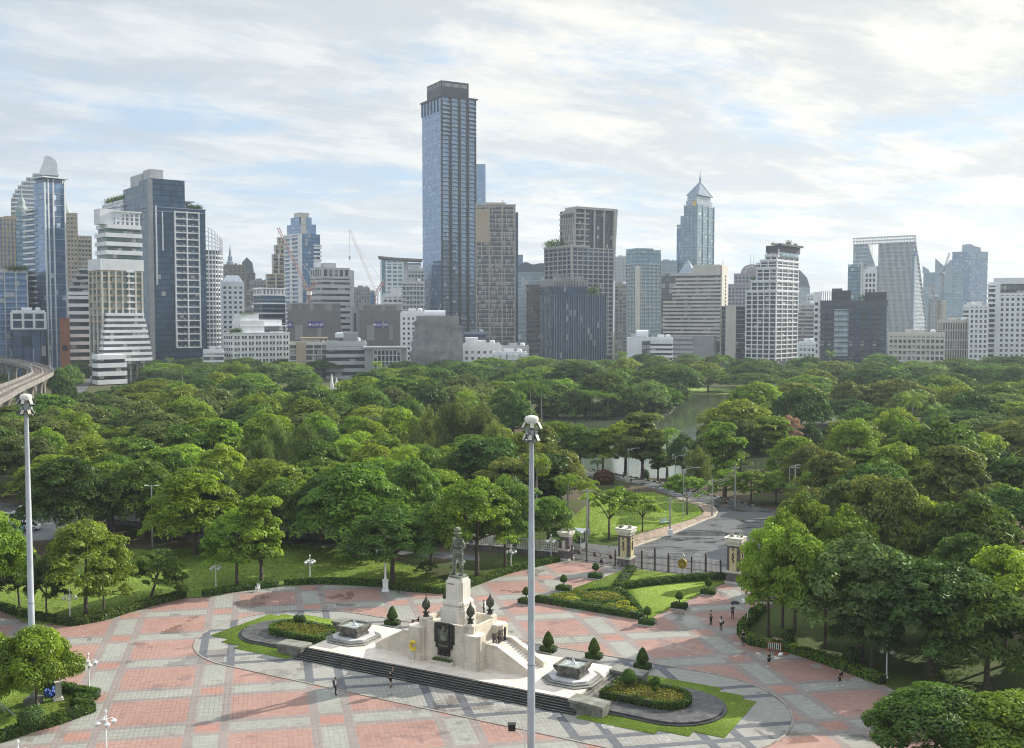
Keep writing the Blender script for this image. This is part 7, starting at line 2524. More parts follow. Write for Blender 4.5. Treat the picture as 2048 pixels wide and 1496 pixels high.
MB().face([(0, 0, b.h), (b.w, 0, b.h), (b.w * .8, 9, b.h + 4.5), (b.w * .2, 9, b.h + 4.5)]).face([(b.w, 0, b.h), (b.w, 20, b.h), (b.w * .8, 12, b.h + 4.5), (b.w * .8, 9, b.h + 4.5)]).face([(0, 20, b.h), (0, 0, b.h), (b.w * .2, 9, b.h + 4.5), (b.w * .2, 12, b.h + 4.5)]).face([(b.w, 20, b.h), (0, 20, b.h), (b.w * .2, 12, b.h + 4.5), (b.w * .8, 12, b.h + 4.5)]).face([(b.w * .2, 9, b.h + 4.5), (b.w * .8, 9, b.h + 4.5), (b.w * .8, 12, b.h + 4.5), (b.w * .2, 12, b.h + 4.5)]).build('hipped_roof', mat('blue_grey_roof', (0.27, 0.31, 0.36), 0.7), b.E)
b = simple('low_annex', 'low white annex at the foot of the round lattice tower', 405, 407, 447, 703, 600, 2, 'grey', 3.2, 3, CW, 1.2, 0.4, dep=14)
# mid left distance
b = simple('brown_block', 'brown slab tower with small stepped finial on its roof', 446, 448, 490, 531, 1050, 2, 'grey', 4, 5, CB, 1.6, 0.4, 5, 0, 2.2, 0.5, dep=30)
MB().lathe([(4, b.h), (3.6, b.h + 4), (2.4, b.h + 5), (2.2, b.h + 9), (1.2, b.h + 11), (0.8, b.h + 15), (0.1, b.h + 22)], 8, b.w * .3, 8).build('finial', CS, b.E)
b = simple('glass_gable', 'dark block topped by curved pointed glass gable', 474, 476, 510, 545, 1100, 2, 'grey', 3.6, 4, CB, 0.9, 0.3, 4, 0, dep=30, roof=False)
MB().slabx([(b.X(476), b.h), (b.X(508), b.h), (b.X(505), b.Z(525)), (b.X(494), b.Z(514)), (b.X(485), b.Z(524))], 0, 18).build('gable', GL['pale'], b.E)
simple('dark_flats', 'dark grey flats with light rooftop parapet beside the gable', 498, 500, 540, 562, 1000, 2, 'grey', 3.3, 3, CG, 1.1, 0.3, 6, 0, 0.9, 0.45, dep=26)
simple('dark_flats', 'lower dark grey flats between striped flats and blue office', 484, 486, 512, 618, 850, 2, 'grey', 3.3, 3, CG, 1.0, 0.3, 4, 0, dep=22)
b = Bld('tan_stepped_tower', 'tan apartment tower stepping up to a peak, crane beside it', 531, 533, 570, 548, 930, 2, 'tower', 24)
for i, (x0, yt) in enumerate(((533, 548), (546, 508), (551, 490), (557, 474))):
    xa = b.X(x0)
    zz0 = 0 if i == 0 else b.Z((548, 508, 490)[i - 1])
    b.core(xa, b.w, 0.2 * i, b.l - i, zz0, b.Z(yt), GL['grey'], 3, 3.4)
    b.bands(xa, b.w, 0.2 * i, b.l - i, max(30, zz0), b.Z(yt), 3.4, CT, 1.2, 0.9)
    b.piers(xa, b.w, 0.2 * i, b.l - i, max(30, zz0), b.Z(yt), CC, 1.2, 1.1, 2, 0)
b = Bld('blue_white_tower', 'white-banded tower with stepped bright blue glass top and round sign', 570, 598, 640, 467, 850, 38, 'tower')
b.core(0, b.w, 0, b.l, 0, b.h, GL['blue'], 2.6, 3.3)
b.bands(b.w * .72, b.w, -0.2, b.l, 25, b.Z(488), 3.3, CW, 1.3, 0.9, 'balcony')
b.bands(-0.2, b.w * 0.05, b.l * .04, b.l, 25, b.h, 3.3, CW, 1.3, 0.9, 'balcony')
b.box('wall_strip', CW, -0.8, 2.2, -0.8, 1.0, 25, b.h)
b.box('wall_strip', CW, -0.8, 1.0, b.l * .45, b.l * .62, 25, b.h)
for (x0, x1, yb, yt, dy) in ((573, 622, 467, 447, 1), (580, 616, 447, 433, 2)):
    pass
z0, z1, z2, z3 = b.h, b.Z(447), b.Z(433), b.Z(424)
b.core(0.5, b.w * .84, 1, b.l * .9, z0, z1, GL['bluefine'], 2.6, 3.3, 'blue_crown')
b.core(1.5, b.w * .66, 2, b.l * .7, z1, z2, GL['bluefine'], 2.6, 3.3, 'blue_crown')
b.box('roof_house', CC, 2, b.w * .56, 3, b.l * .5, z2, z3)
b.box('sign_wall', CC, b.w * .12, b.w * .36, 0.7, 1.0, z0 - 5, z2)
sg = MB()
for q in range(16):
    a, c_ = q * math.pi / 8, (q + 1) * math.pi / 8
    sg.tube([(b.w * .24 + 1.7 * math.cos(a), 0.5, z2 - 4 + 1.7 * math.sin(a)), (b.w * .24 + 1.7 * math.cos(c_), 0.5, z2 - 4 + 1.7 * math.sin(c_))], 0.35, 5)
sg.tube([(b.w * .24 + 0.6, 0.5, z2 - 4.8), (b.w * .24 + 1.9, 0.5, z2 - 6.0)], 0.35, 5)
sg.build('round_sign', CW, b.E)
b = Bld('grey_office', 'grey office slab with dark horizontal slots and pillared top storey', 622, 645, 706, 539, 760, 35, 'building')
b.core(0, b.w, 0, b.l, 0, b.h, GL['dark'], 3, 4.1)
b.bands(0, b.w * .86, 0, b.l, 10, b.Z(552), 4.1, CP_, 2.5, 0.5)
b.box('end_wall', CP_, b.w * .86 + 0.51, b.w + .6, -0.6, b.l, 0, b.Z(540))
b.piers(0, b.w * .86, 0, b.l, b.Z(552), b.h, CP_, 1.6, 0.7, 5, 5)
b.box('roof_edge', CP_, -0.8, b.w * .86 + .5, -0.8, b.l, b.h, b.h + 1.6)
b.box('penthouse', CP_, b.w * .1, b.w * .5, 3, b.l * .6, b.h + 1.6, b.h + 5)
b.box('penthouse', CW, b.w * -.1, b.w * .06, 5, b.l * .5, b.h + 1.6, b.h + 6)
b = Bld('small_office', 'small blue-banded office with white frame and open roof pergola', 507, 524, 570, 588, 720, 36, 'building')
b.core(0, b.w, 0, b.l, 0, b.h, GL['navy'], 3, 3.6)
b.bands(0, b.w, 0, b.l, 10, b.h, 7.2, CW, 1.0, 0.4)
b.bands(0, b.w, 0, b.l, 13.6, b.h - 3.6, 7.2, CS, 0.6, 0.2)
b.piers(0.5, b.w - .5, 0.5, b.l - .5, b.h, b.h + 3.4, CW, 0.9, 0.4, 6, 3)
b.box('pergola', CW, -0.5, b.w + .5, -0.5, b.l, b.h + 3.4, b.h + 4.4)
# long white block in front: every window its own part
b = Bld('white_block', 'long white block with rows of dark windows and setback roof storeys', 447, 466, 579, 667, 610, 38, 'building')
b.box('wall', CW, 0, b.w, 0, b.l, 0, b.h)
wm = MB().uvbox(-1.55, 1.55, -0.12, 0.3, 0, 1.75, 1.04, 1.8).mesh('window', GL['dark'])
ws_ = MB().box(-1.7, 1.7, -0.28, 0.1, -0.15, 0).mesh('sill', CW)
rows = int((b.h - 4) / 3.45)
for r in range(rows):
    for q in range(8):
        x = b.w * (q + .55) / 8.1
        o = link('window', wm, b.E, (x, 0, b.h - 3.2 - 3.45 * r))
        link('sill', ws_, o)
wl = MB().uvbox(-0.1, 0.3, -0.9, 0.9, 0, 1.6, 1.0, 1.8).mesh('window', GL['dark'])
for r in range(rows):
    for q in range(4):
        link('window', wl, b.E, (0, b.l * (q + .6) / 4.2, b.h - 3.2 - 3.45 * r))
b.box('cornice', CW, -0.3, b.w + .3, -0.3, b.l, b.h, b.h + 0.5)
b.core(b.w * .17, b.w - 2, 3, b.l, b.h + .5, b.h + 4, GL['grey'], 3, 3)
b.box('setback_wall', CW, b.w * .15, b.w * .58, 2.5, b.l, b.h + .5, b.h + 7.5)
b.box('setback_roof', CW, b.w * .15, b.w * .99, 2.2, b.l, b.h + 4, b.h + 4.6)
b.box('upper_storey', CW, b.w * .18, b.w * .50, 4, b.l, b.h + 7.5, b.h + 11.5)
b.box('pent_storey', CW, b.w * .6, b.w * .93, 5, b.l, b.h + 4.6, b.h + 8)
for q in range(6):
    roof_tree(b, b.w * (.03 + .02 * q), 2, b.h, 2.2, 80 + q, 150)
for q in range(4):
    roof_tree(b, b.w * (.2 + .06 * q), 4, b.h + 11, 1.6, 90 + q, 90)


def sign_text(b, txt, x, z, sz, m, y=-0.3, cx='CENTER', name='lettering', par=None):
    cu = bpy.data.curves.new('lettering', 'FONT')
    cu.body = txt
    cu.size = sz
    cu.align_x = cx
    cu.align_y = 'CENTER'
    cu.extrude = 0.05
    cu.materials.append(m)
    tmp = bpy.data.objects.new('lettering', cu)
    me = bpy.data.meshes.new_from_object(tmp)
    bpy.data.objects.remove(tmp)
    return link(name, me, par or b.E, (x, y, z), (math.pi / 2, 0, 0))


def panels_mat():
    m = bpy.data.materials.new('grey_panels')
    m.use_nodes = True
    T = NT(m.node_tree)
    bs = T.n['Principled BSDF']
    u, v, _ = T.sep(T.node('ShaderNodeTexCoord').outputs['UV'])
    wn = T.node('ShaderNodeTexWhiteNoise', noise_dimensions='2D')
    cv = T.math('FLOOR', T.math('MULTIPLY', v, 0.32))
    T.l.new(T.xyz(T.math('FLOOR', u), cv, 0), wn.inputs['Vector'])
    odd = T.math('LESS_THAN', T.math('FRACT', T.math('MULTIPLY', cv, 0.5)), 0.25)
    w = T.ramp(wn.outputs['Value'], 0.62, 0.95)
    c = T.mix(T.math('MULTIPLY', w, T.math('ADD', 0.15, T.math('MULTIPLY', odd, 0.75))), (0.155, 0.145, 0.145), (0.29, 0.285, 0.275))
    j = T.math('LESS_THAN', T.math('FRACT', T.math('MULTIPLY', v, 1.0)), 0.06)
    c = T.mix(T.math('MULTIPLY', j, 0.35), c, (0.08, 0.08, 0.08))
    n = T.ramp(T.noise(T.xyz(u, T.math('MULTIPLY', v, 0.2), 0), 0.8, 5.0), 0.4, 0.7)
    c = T.mix(T.math('MULTIPLY', n, 0.25), c, (0.11, 0.105, 0.10))
    T.l.new(c, bs.inputs['Base Color'])
    bs.inputs['Roughness'].default_value = 0.7
    return m


PAN = panels_mat()
SGN = mat('sign_purple', (0.055, 0.04, 0.22), 0.5, 0.1, 0.5)
SGW = mat('sign_white', (0.78, 0.76, 0.78), 0.5, 0.03)
for (nm, lab, a, c_, t, d, signs) in (('windowless_block', 'grey panelled windowless block with two purple signs, left of pair', 574, 681, 608, 690, ((574, 586, 'ฟ้า'), (616, 648, '✦แสงฟ้า'))), ('windowless_block', 'grey panelled windowless block with one purple sign, right of pair', 718, 803, 611, 690, ((748, 775, '✦แสงฟ้า'),))):
    b = Bld(nm, lab, a, a + 1, c_, t, d, 1, 'building', 40)
    MB().uvbox(0, b.w, 0, 40, 0, b.h, 2.4, 3.2).build('panelled_wall', PAN, b.E)
    b.box('roof_edge', CG, -0.2, b.w + .2, -0.2, 40, b.h, b.h + 0.8)
    if 'one' in lab:
        b.box('stair_shaft', CG, b.X(703), -0.01, 6, 30, 0, b.h - 1)
        b.core(b.X(707), b.X(712), 5.8, 6.4, 20, b.h - 5, GL['dark'], 2, 3)
    for x0, x1, txt in signs:
        xa, xb, za, zb = b.X(x0), b.X(x1), b.Z(655), b.Z(643)
        o = b.box('sign', SGN, max(0, xa), xb, -0.5, -0.05, za, zb)
        sign_text(b, txt, (max(0, xa) + xb) / 2, (za + zb) / 2 - 0.2, 2.9 if len(txt) > 4 else 2.6, SGW, -0.56, par=o)
    if 'one' in lab:
        b.box('blank_patch', CG, b.X(764.5), b.X(768.5), -0.8, -0.5, b.Z(655), b.Z(643))
# row of low buildings in front
b = simple('low_flats', 'low beige flats with balconies and tan stair wall', 577, 579, 659, 688, 600, 1, 'grey', 3.4, 3, CC, 0.7, 0.8, 5, 0, 0.6, 0.6, dep=16)
b.box('stair_wall', CT, b.X(592), b.X(611), -1.3, 6, 0, b.h + 1)
b.box('pent_storey', CC, b.X(603), b.X(640), 2, 12, b.h, b.h + 3)
b.box('pent_roof', CT, b.X(601), b.X(656), 1, 13, b.h + 3, b.h + 3.7)
b = simple('low_office', 'low grey office with dark ribbon windows and curved canopy', 652, 654, 732, 686, 595, 1, 'dark', 3.8, 4, CP_, 2.0, 0.6, dep=18)
b.box('pent_storey', CG, b.X(686), b.X(716), 3, 12, b.h, b.h + 6)
for q in range(2):
    MB().lathe([(1.7, b.h + 3), (1.7, b.h + 5), (1.2, b.h + 5.8), (0.1, b.h + 6)], 12, b.X(676 + 7 * q), 4).build('water_tank', CW, b.E)
b = Bld('grid_hall', 'grey concrete hall with tall white-gridded glazing', 728, 729, 813, 697, 580, 1, 'building', 20)
b.box('wall', CG, 0, b.w, 0.4, 20, 0, b.h)
xa, xb = b.X(747), b.X(801)
b.core(xa, xb, 0, 0.5, 0, b.h - .6, GL['dark'], 2.2, 3)
b.piers(xa, xb, 0, 0.5, 0, b.h - .6, CP_, 0.6, 0.5, 7, 0)
b.bands(xa, xb, 0, 0.3, 0, b.h - .6, 3.4, CP_, 0.5, 0.35)
b.box('roof_edge', CP_, -0.5, b.w + .5, -0.5, 20, b.h, b.h + 0.9)
b = Bld('stone_block', 'windowless grey stone block with stepped sides and white tank on top', 812, 813, 926, 640, 600, 1, 'building', 36)
SB = mat('stone_courses', (0.22, 0.22, 0.22), 0.8, 0.25, 0.15, col2=(0.33, 0.33, 0.325), streak=0.3, course=1.5)
z, st_ = 0.0, 0
while z < b.h + 1.5:
    t = z / b.h
    x0, x1 = b.w * 0.155 * t, b.w * (1 - 0.01 * t) - (b.w * 0.06 if z > b.h * .84 else 0)
    x0 += b.w * 0.03 * (st_ % 2)
    b.box('stone_course', SB, x0, x1, 0.12 * st_, 36, z, z + 3.0 - 0.02)
    z += 3.0
    st_ += 1
MB().tube([(b.X(850), 10, z + 0.6), (b.X(892), 10, z + 0.6)], 2.6, 14).build('white_tank', CW, b.E, smooth=True)
# left-centre background
b = Bld('winged_roof_tower', 'white flats with wide dark wing-shaped roof slab', 760, 762, 806, 520, 900, 2, 'tower', 22)
b.core(0, b.w, 0, 22, 0, b.h, GL['teal'], 3, 3.4)
b.bands(b.w * .2, b.w * .95, 0, 22, 30, b.h - 2, 3.4, CW, 1.2, 0.5)
b.piers(0, b.w, 0, 22, 20, b.h - 1, CW, 1.3, 0.7, 4, 0)
x2 = b.X(842)
b.box('rear_wall', CW, b.w + .3, b.X(815), 3, 22, 0, b.h - 1)
b.core(b.X(815), x2, 2, 22, 0, b.h - 2, GL['pale'], 3, 3.4, 'rear_wing')
b.bands(b.X(815) + .6, x2, 2, 22, 30, b.h - 4, 3.4, CW, 1.4, 0.4)
MB().slabx([(-2, b.h + 1.5), (b.w * .7, b.h), (x2 + 1, b.h - 0.8), (x2 + 1.5, b.h + 1.0), (b.w * .7, b.h + 2), (-2.5, b.h + 3.4)], -2, 20).build('wing_roof', CB, b.E)
simple('stepped_flats', 'greyish flats with rounded stepped balconies left of the tallest tower', 803, 805, 847, 565, 760, 2, 'green', 3.3, 3, CP_, 1.1, 1.0, 6, 0, 0.8, 0.8, dep=22)
simple('stepped_flats', 'upper set-back storeys of greyish flats left of the tallest tower', 814, 816, 848, 540, 790, 2, 'green', 3.3, 3, CP_, 1.1, 0.8, 5, 0, 0.8, 0.8, dep=18)
b = simple('white_terraces', 'small white terraced flats behind the right grey windowless block', 764, 766, 805, 590, 820, 2, 'green', 3.4, 3, CW, 1.5, 0.6, 4, 0, 1.0, 0.7, dep=20)
b.box('terrace', CW, b.w * .4, b.w, 2, 18, b.h, b.h + 6)
simple('dark_hotel', 'dark grey flats behind the gap between the grey windowless blocks', 704, 706, 739, 577, 900, 2, 'grey', 3.4, 3, CG, 1.4, 0.3, 6, 0, 1.3, 0.5, dep=22)
simple('blue_slab', 'small blue slab building left of the crane foot', 735, 737, 752, 585, 1000, 2, 'blue', 3.4, 3, None, dep=20)
simple('white_flats', 'white flats with dark slots left of the stone block', 801, 803, 850, 625, 670, 2, 'dark', 3.3, 3, CW, 1.8, 0.5, 5, 0, 1.6, 0.7, dep=18)

# the tallest tower
b = Bld('tallest_tower', 'tallest dark blue glass tower with black crown box, centre of skyline', 844, 882, 951, 193, 900, 29, 'tower')
nf = 62
fh = b.h / nf
b.core(0, b.w, 0, b.l, 0, b.h - 4 * 0, GL['bluefine'], 2.2, fh)
me = MB().box(-0.35, b.w + .35, -0.6, 0.4, 0, 0.55).mesh('floor_band', CDB)
mr = MB().uvbox(0, b.w, -0.5, -0.35, 0.55, 1.5, 1.6, 1.0).mesh('railing', GL['pale'])
for q in range(3, nf):
    o = link('floor_band', me, b.E, (0, 0, q * fh))
    link('railing', mr, o)
for q, x in enumerate((0.01, 0.24, 0.28, 0.5, 0.54, 0.74, 0.78, 0.99)):
    b.box('mullion_pier', CDB, b.w * x - 0.55, b.w * x + 0.55, -1.0, 0.3, 0, b.h + 0.5)
# corner balconies near the top
mbm = MB().box(0.8, b.w * .225, -2.0, 0.2, 0, 0.45).mesh('balcony', CDB)
mbr = MB().uvbox(0.8, b.w * .225, -2.0, -1.9, 0.45, 1.7, 1.5, 1).mesh('railing', GL['pale'])
for q in range(nf - 9, nf - 1):
    for dx in (0, b.w * .765):
        o = link('balcony', mbm, b.E, (dx, 0, q * fh))
        link('railing', mbr, o)
for q in range(6):
    b.box('mullion_pier', CDB, -0.7, 0.3, b.l * (q + 1) / 6 - 0.3, b.l * (q + 1) / 6 + 0.3, b.h - 3.2 * fh, b.h)
b.bands(0, 0.2, 0, b.l, 30, b.h - 12, fh * 2, CS, 0.25, 0.12, 'floor_line')
b.box('roof_slab', CDB, -1.6, b.w + 1.6, -1.6, b.l + 1, b.h, b.h + 1.1)
zt = b.Z(160)
b.box('crown_box', CDB, 0.4, b.X(938), 0.6, b.Y(853), b.h + 1.1, zt)
mb = MB()
for q in range(22):
    x = 2 + (b.X(938) - 4) * q / 21
    mb.cbox(x, 0.5, zt - 3.2, 0.5, 0.3, 3.0)
for q in range(10):
    y = 2 + (b.Y(853) - 4) * q / 9
    mb.cbox(0.3, y, zt - 3.2, 0.3, 0.5, 3.0)
mb.build('crown_louvre', CP_, b.E)
simple('blue_slab_tower', 'pale blue slab tower directly behind the tallest tower', 940, 942, 971, 328, 1250, 2, 'bluefine', 3.6, 3, CS, 0.5, 0.1, cat='tower', dep=24, roof=False)
# brown lattice tower
b = Bld('brown_lattice_tower', 'brown tower with irregular beige lattice, right of the tallest tower', 950, 952, 1030, 412, 820, 2, 'tower', 26)
b.core(0, b.w, 0, b.l, 0, b.h, GL['grey'], 1.9, 3.5)
BG = mat('beige_lattice', (0.43, 0.38, 0.33), 0.75, 0.08, 0.2)
b.bands(0, b.w, 0, b.l, 6, b.h, 3.5, BG, 0.55, 0.35)
rl = random.Random(5)
fl = int(b.h / 3.5)
nbar = 0
for q in range(3, fl, 3):
    for i in range(11):
        if rl.random() < 0.72 and nbar < 98:
            x = b.w * (i + rl.choice((0, .5))) / 11 + .2
            nbar += 1
            b.box('lattice_bar', BG, x - 0.3, x + 0.3, -0.6, 0.2, q * 3.5, q * 3.5 + 3.5 * rl.choice((1, 2, 3)))
b.box('louvre_wall', CT, 0.4, b.X(979), -0.5, 0.3, b.Z(484), b.Z(418))
b.piers(0, b.w, 0, b.l, 6, b.h + 1.5, BG, 0.8, 0.7, 3, 0)
b.core(b.w + .3, b.X(1036.5), 1, b.l, 0, b.Z(424), GL['navy'], 2, 3.5, 'side_strip')
b.box('roof_frame', BG, b.X(968), b.X(1012), 2, 14, b.h, b.h + 3)
b.box('roof_edge', BG, -0.6, b.w + .6, -0.6, 20, b.h + 0.4, b.h + 1.3)
# curved glass hall
b = Bld('curved_hall', 'pale glass office with wavy sloped roof edge', 1034, 1036, 1092, 545, 980, 2, 'building', 30)
b.core(0, b.w, 0, b.l, 0, b.h, GL['pale'], 3, 3.8)
b.bands(0, b.w, 0, b.l, 15, b.h, 7.6, CP_, 0.5, 0.3)
MB().slabx([(0, b.h), (b.w, b.h)] + [(b.w * (1 - q / 10), b.Z(527) + 2.0 * math.sin(q * 1.1) * (q / 10)) for q in range(11)], 0.01, 26).build('sloped_roof', GL['pale'], b.E)
b.box('side_block', CS, b.X(1036), b.X(1046), 10, 25, 0, b.Z(508))
b = Bld('rounded_lattice_block', 'brownish block with bulging grid front and dark base', 1052, 1053, 1087, 570, 720, 2, 'building', 20)
mb_prof = [(0, -0.3), (0.3, -1.8), (0.6, -2.2), (0.85, -1.2), (1.0, 0.4)]
for q in range(14):
    z0 = b.Z(640) + (b.h - b.Z(640)) * q / 14
    t = q / 13
    yb = np.interp(t, [p[0] for p in mb_prof], [p[1] for p in mb_prof])
    b.core(-0.3 - yb * .3, b.w, yb, b.l, z0, z0 + 2.0, GL['dark'], 2.0, 2.2, 'storey')
    b.box('floor_band', CB, -0.6 - yb * .3, b.w + .3, yb - 0.5, b.l, z0 + 2.0, z0 + (b.h - b.Z(640)) / 14)
    mb = MB()
    for i in range(9):
        x = b.w * i / 8
        mb.box(x - 0.25, x + 0.25, yb - 0.4, yb + .1, z0, z0 + 2.0)
    mb.build('fin', CB, b.E)
b.core(0, b.w, 0, b.l, 0, b.Z(640), GL['dark'], 2, 3.3, 'base_storey')
b.bands(0, b.w, 0, b.l, 0, b.Z(640), 3.3, CB, 0.8, 0.3)
# flared tower
b = Bld('flared_tower', 'grey-beige gridded tower flaring outward at its top corners', 1090, 1144, 1226, 494, 800, 33, 'tower')
FT = mat('flared_stone', (0.42, 0.40, 0.37), 0.75, 0.08, 0.2, streak=0.2)
zT = b.Z(416)
b.core(0, b.w, 0, b.l, 0, b.h, GL['navy'], 2.2, 3.4)
b.bands(0, b.w, 0, b.l, 6, b.h, 3.4, FT, 0.8, 0.4)
b.piers(0, b.w, 0, b.l, 6, b.h, FT, 0.7, 0.7, 8, 6)
xu = b.X(1178)
b.core(0.2 * xu, b.w + 1, 2, 20, b.h, zT - 1, GL['dark'], 2.2, 3.4, 'upper_storeys')
b.bands(0.2 * xu, xu, 1.2, 20, b.h, zT - 3, 4.2, FT, 0.9, 0.6)
for q in range(5):
    x = 0.2 * xu + (b.w + 1 - 0.2 * xu) * q / 4
    MB().slabx([(x - .5, b.h), (x + .5, b.h), (x + .9 + .6 * (q == 4), zT), (x - .3 + .6 * (q == 4), zT)], 0.6, 2.2).build('pier', FT, b.E)
for xx, s_ in ((0, -1), (b.w, 1)):
    MB().slabx([(xx - .7, b.Z(560)), (xx + .7, b.Z(560)), (xx + .7 + s_ * 1.2, b.h + 2), (xx - .7 + s_ * 1.2, b.h + 2)], -1.2, 0.2).build('corner_fin', FT, b.E)
MB().slabx([(b.w - .6, b.Z(560)), (b.w + 1.2, b.Z(560)), (b.w + 4.6, zT + 1), (b.w + 1.5, zT + 1)], 0, 18).build('flared_wing', FT, b.E)
b.box('roof_edge', FT, 0.3 * xu, b.w + 4.4, 0.2, 16, zT - .2, zT + 1.6)
b.box('terrace_edge', FT, -1.5, xu, -1.4, b.l, b.h, b.h + 1.6)
for q in range(7):
    lp = MB()
    y = 2 + q * 2.2
    lp.tube([(0.22 * xu, y, b.h), (0.1 * xu, y, zT - 8), (0.12 * xu, y, zT - 3), (0.35 * xu, y, zT + 0.3)], 0.55, 6)
    lp.build('curved_rib', FT, b.E)
for q in range(4):
    roof_tree(b, 1.0, b.l * (.45 + .15 * q), b.h + 1, 4.2, 120 + q, 220)
# black glass box in front
b = Bld('black_glass_box', 'black glass box with vertical fins, standing before the flared tower', 1082, 1108, 1212, 592, 690, 26, 'building')
b.core(0, b.w, 0, b.l, 0, b.h, GL['black'], 1.5, 4.0)
b.piers(0, b.w, 0, b.l, 0, b.h + 1.2, CS, 0.28, 0.55, 22, 10)
b.box('roof_edge', CD, -0.2, b.w + .2, -0.2, b.l, b.h, b.h + 0.9)
zz = b.Z(570)
xx = b.X(1175)
b.core(0, xx, 0.5, b.l, b.h + .9, zz, GL['black'], 1.5, 4.0, 'upper_storey')
b.piers(0, xx, 0.5, b.l, zz - 1, zz + 3.6, CG, 0.5, 0.4, 22, 12)
b.core(xx * .25, xx * .95, 3, b.l * .7, zz, zz + 3.0, GL['dark'], 1.5, 4, 'penthouse')
b.piers(xx * .25, xx * .95, 3, b.l * .7, zz + 2.5, zz + 6.5, CG, 0.4, 0.3, 14, 8)
roof_tree(b, b.X(1190), 3, b.h + 1, 4.5, 130, 320)
# low white buildings before the lattice tower
b = simple('low_white_block', 'low white block with roof terraces left of the black glass box', 925, 927, 1000, 690, 640, 2, 'grey', 3.6, 4, CW, 2.0, 0.4, 6, 0, 2.0, 0.45, dep=18)
b.box('pent_storey', CW, b.w * .05, b.w * .4, 2, 14, b.h, b.h + 4.5)
simple('low_white_block', 'lowest white block with canopy, just above the trees', 985, 987, 1053, 708, 610, 2, 'grey', 3.6, 4, CW, 1.6, 0.5, 5, 0, 0.9, 0.5, dep=16)
simple('low_dark_block', 'low dark block at the foot of the tallest tower', 926, 928, 972, 667, 780, 2, 'navy', 4, 3, CS, 0.5, 0.3, dep=18)
simple('low_grey_block', 'low grey rooftops between white blocks and lattice tower', 1000, 1002, 1056, 695, 660, 2, 'grey', 3.4, 3, CP_, 1.4, 0.4, 4, 0, 1.1, 0.5, dep=14)
# right of centre
simple('distant_slab', 'pale slab with vertical strips behind the flared tower', 1228, 1230, 1254, 515, 1200, 2, 'pale', 4, 2.4, CP_, 0.4, 0.2, 9, 0, 0.9, 0.5, cat='tower', dep=24)
simple('dark_flats', 'dark slim flats right of the flared tower foot', 1228, 1230, 1253, 570, 860, 2, 'grey', 3.3, 3, CG, 0.9, 0.3, 3, 0, dep=18)
b = Bld('teal_tower', 'teal glass flats with pale spine and jagged glass parapet', 1252, 1275, 1322, 507, 960, 26, 'tower')
b.core(0, b.w, 0, b.l, 0, b.h, GL['teal'], 2.6, 3.3)
b.bands(0, b.w, 0, b.l, 20, b.Z(527), 3.3, CP_, 0.7, 0.7)
b.piers(0, b.w, 0, b.l, 20, b.Z(527), CP_, 0.6, 0.6, 6, 4)
b.box('spine', CC, -1.2, 2.4, -1.5, 2, 0, b.Z(532))
b.core(0.2, b.w * .68, 0.2, b.l, b.h, b.Z(496), GL['teal'], 2.6, 3, 'glass_parapet')
b.core(b.w * .68 + .01, b.w, 0.2, b.l * .8, b.h, b.Z(499), GL['teal'], 2.6, 3, 'glass_parapet')
simple('distant_slab', 'pale blue slab between teal flats and spire tower', 1312, 1314, 1354, 523, 1250, 2, 'pale', 4, 2.4, CS, 0.4, 0.2, 12, 0, 0.9, 0.4, cat='tower', dep=26)
b = Bld('spire_tower', 'blue glass tower with pyramid roof and needle spire', 1354, 1395, 1428, 410, 1250, 52, 'tower')
STZ_ = CS
b.core(0, b.w, 0, b.l * .62, 0, b.h, GL['teal'], 3, 3.8)
b.core(-.02, b.w * .8, b.l * .62 + .01, b.l * .82, 0, b.Z(430), GL['teal'], 3, 3.8, 'side_wing')
b.core(-.04, b.w * .6, b.l * .82 + .01, b.l, 0, b.Z(447), GL['blue'], 3, 3.8, 'side_wing')
b.piers(0, b.w, 0, b.l * .62, 0, b.h + 1, STZ_, 1.2, 0.8, 3, 3)
b.bands(0, b.w, 0, b.l * .62, 40, b.h, 15.2, STZ_, 1.0, 0.5)
z1, z2, z3 = b.Z(400), b.Z(389), b.Z(359)
b.core(1.5, b.w - 1.5, 1.5, b.l * .58, b.h, z1, GL['pale'], 3, 3.8, 'upper_storey')
b.core(3, b.w - 3, 3, b.l * .55, z1, z2, GL['pale'], 3, 3.8, 'upper_storey')
b.box('gold_emblem', mat('gold_panel', (0.62, 0.42, 0.08), 0.5), -0.6, -0.3, b.l * .06, b.l * .22, b.h - 1, b.h + 5)
cxp, cyp = b.w / 2, b.l * .29
hw_, hl = b.w / 2 - 2.5, b.l * .28
pyr = MB()
for k_ in range(4):
    a = [(-1, -1), (1, -1), (1, 1), (-1, 1)][k_]
    c_ = [(-1, -1), (1, -1), (1, 1), (-1, 1)][(k_ + 1) % 4]
    pyr.face([(cxp + a[0] * hw_, cyp + a[1] * hl, z2), (cxp + c_[0] * hw_, cyp + c_[1] * hl, z2), (cxp, cyp, z3)])
pyr.build('pyramid_roof', mat('pyramid_metal', (0.20, 0.25, 0.31), 0.8, 0.15, 0.2, spec=0.1), b.E)
rb_ = MB()
for a in ((-1, -1), (1, -1), (1, 1), (-1, 1)):
    rb_.tube([(cxp + a[0] * hw_, cyp + a[1] * hl, z2), (cxp, cyp, z3)], 0.7, 5)
rb_.build('ridge', CS, b.E)
MB().tube([(cxp, cyp, z3 - 3), (cxp, cyp, z3 + 5), (cxp, cyp, z3 + 6), (cxp, cyp, b.Z(335))], [1.4, 1.1, 0.5, 0.15], 8).build('spire', CS, b.E)
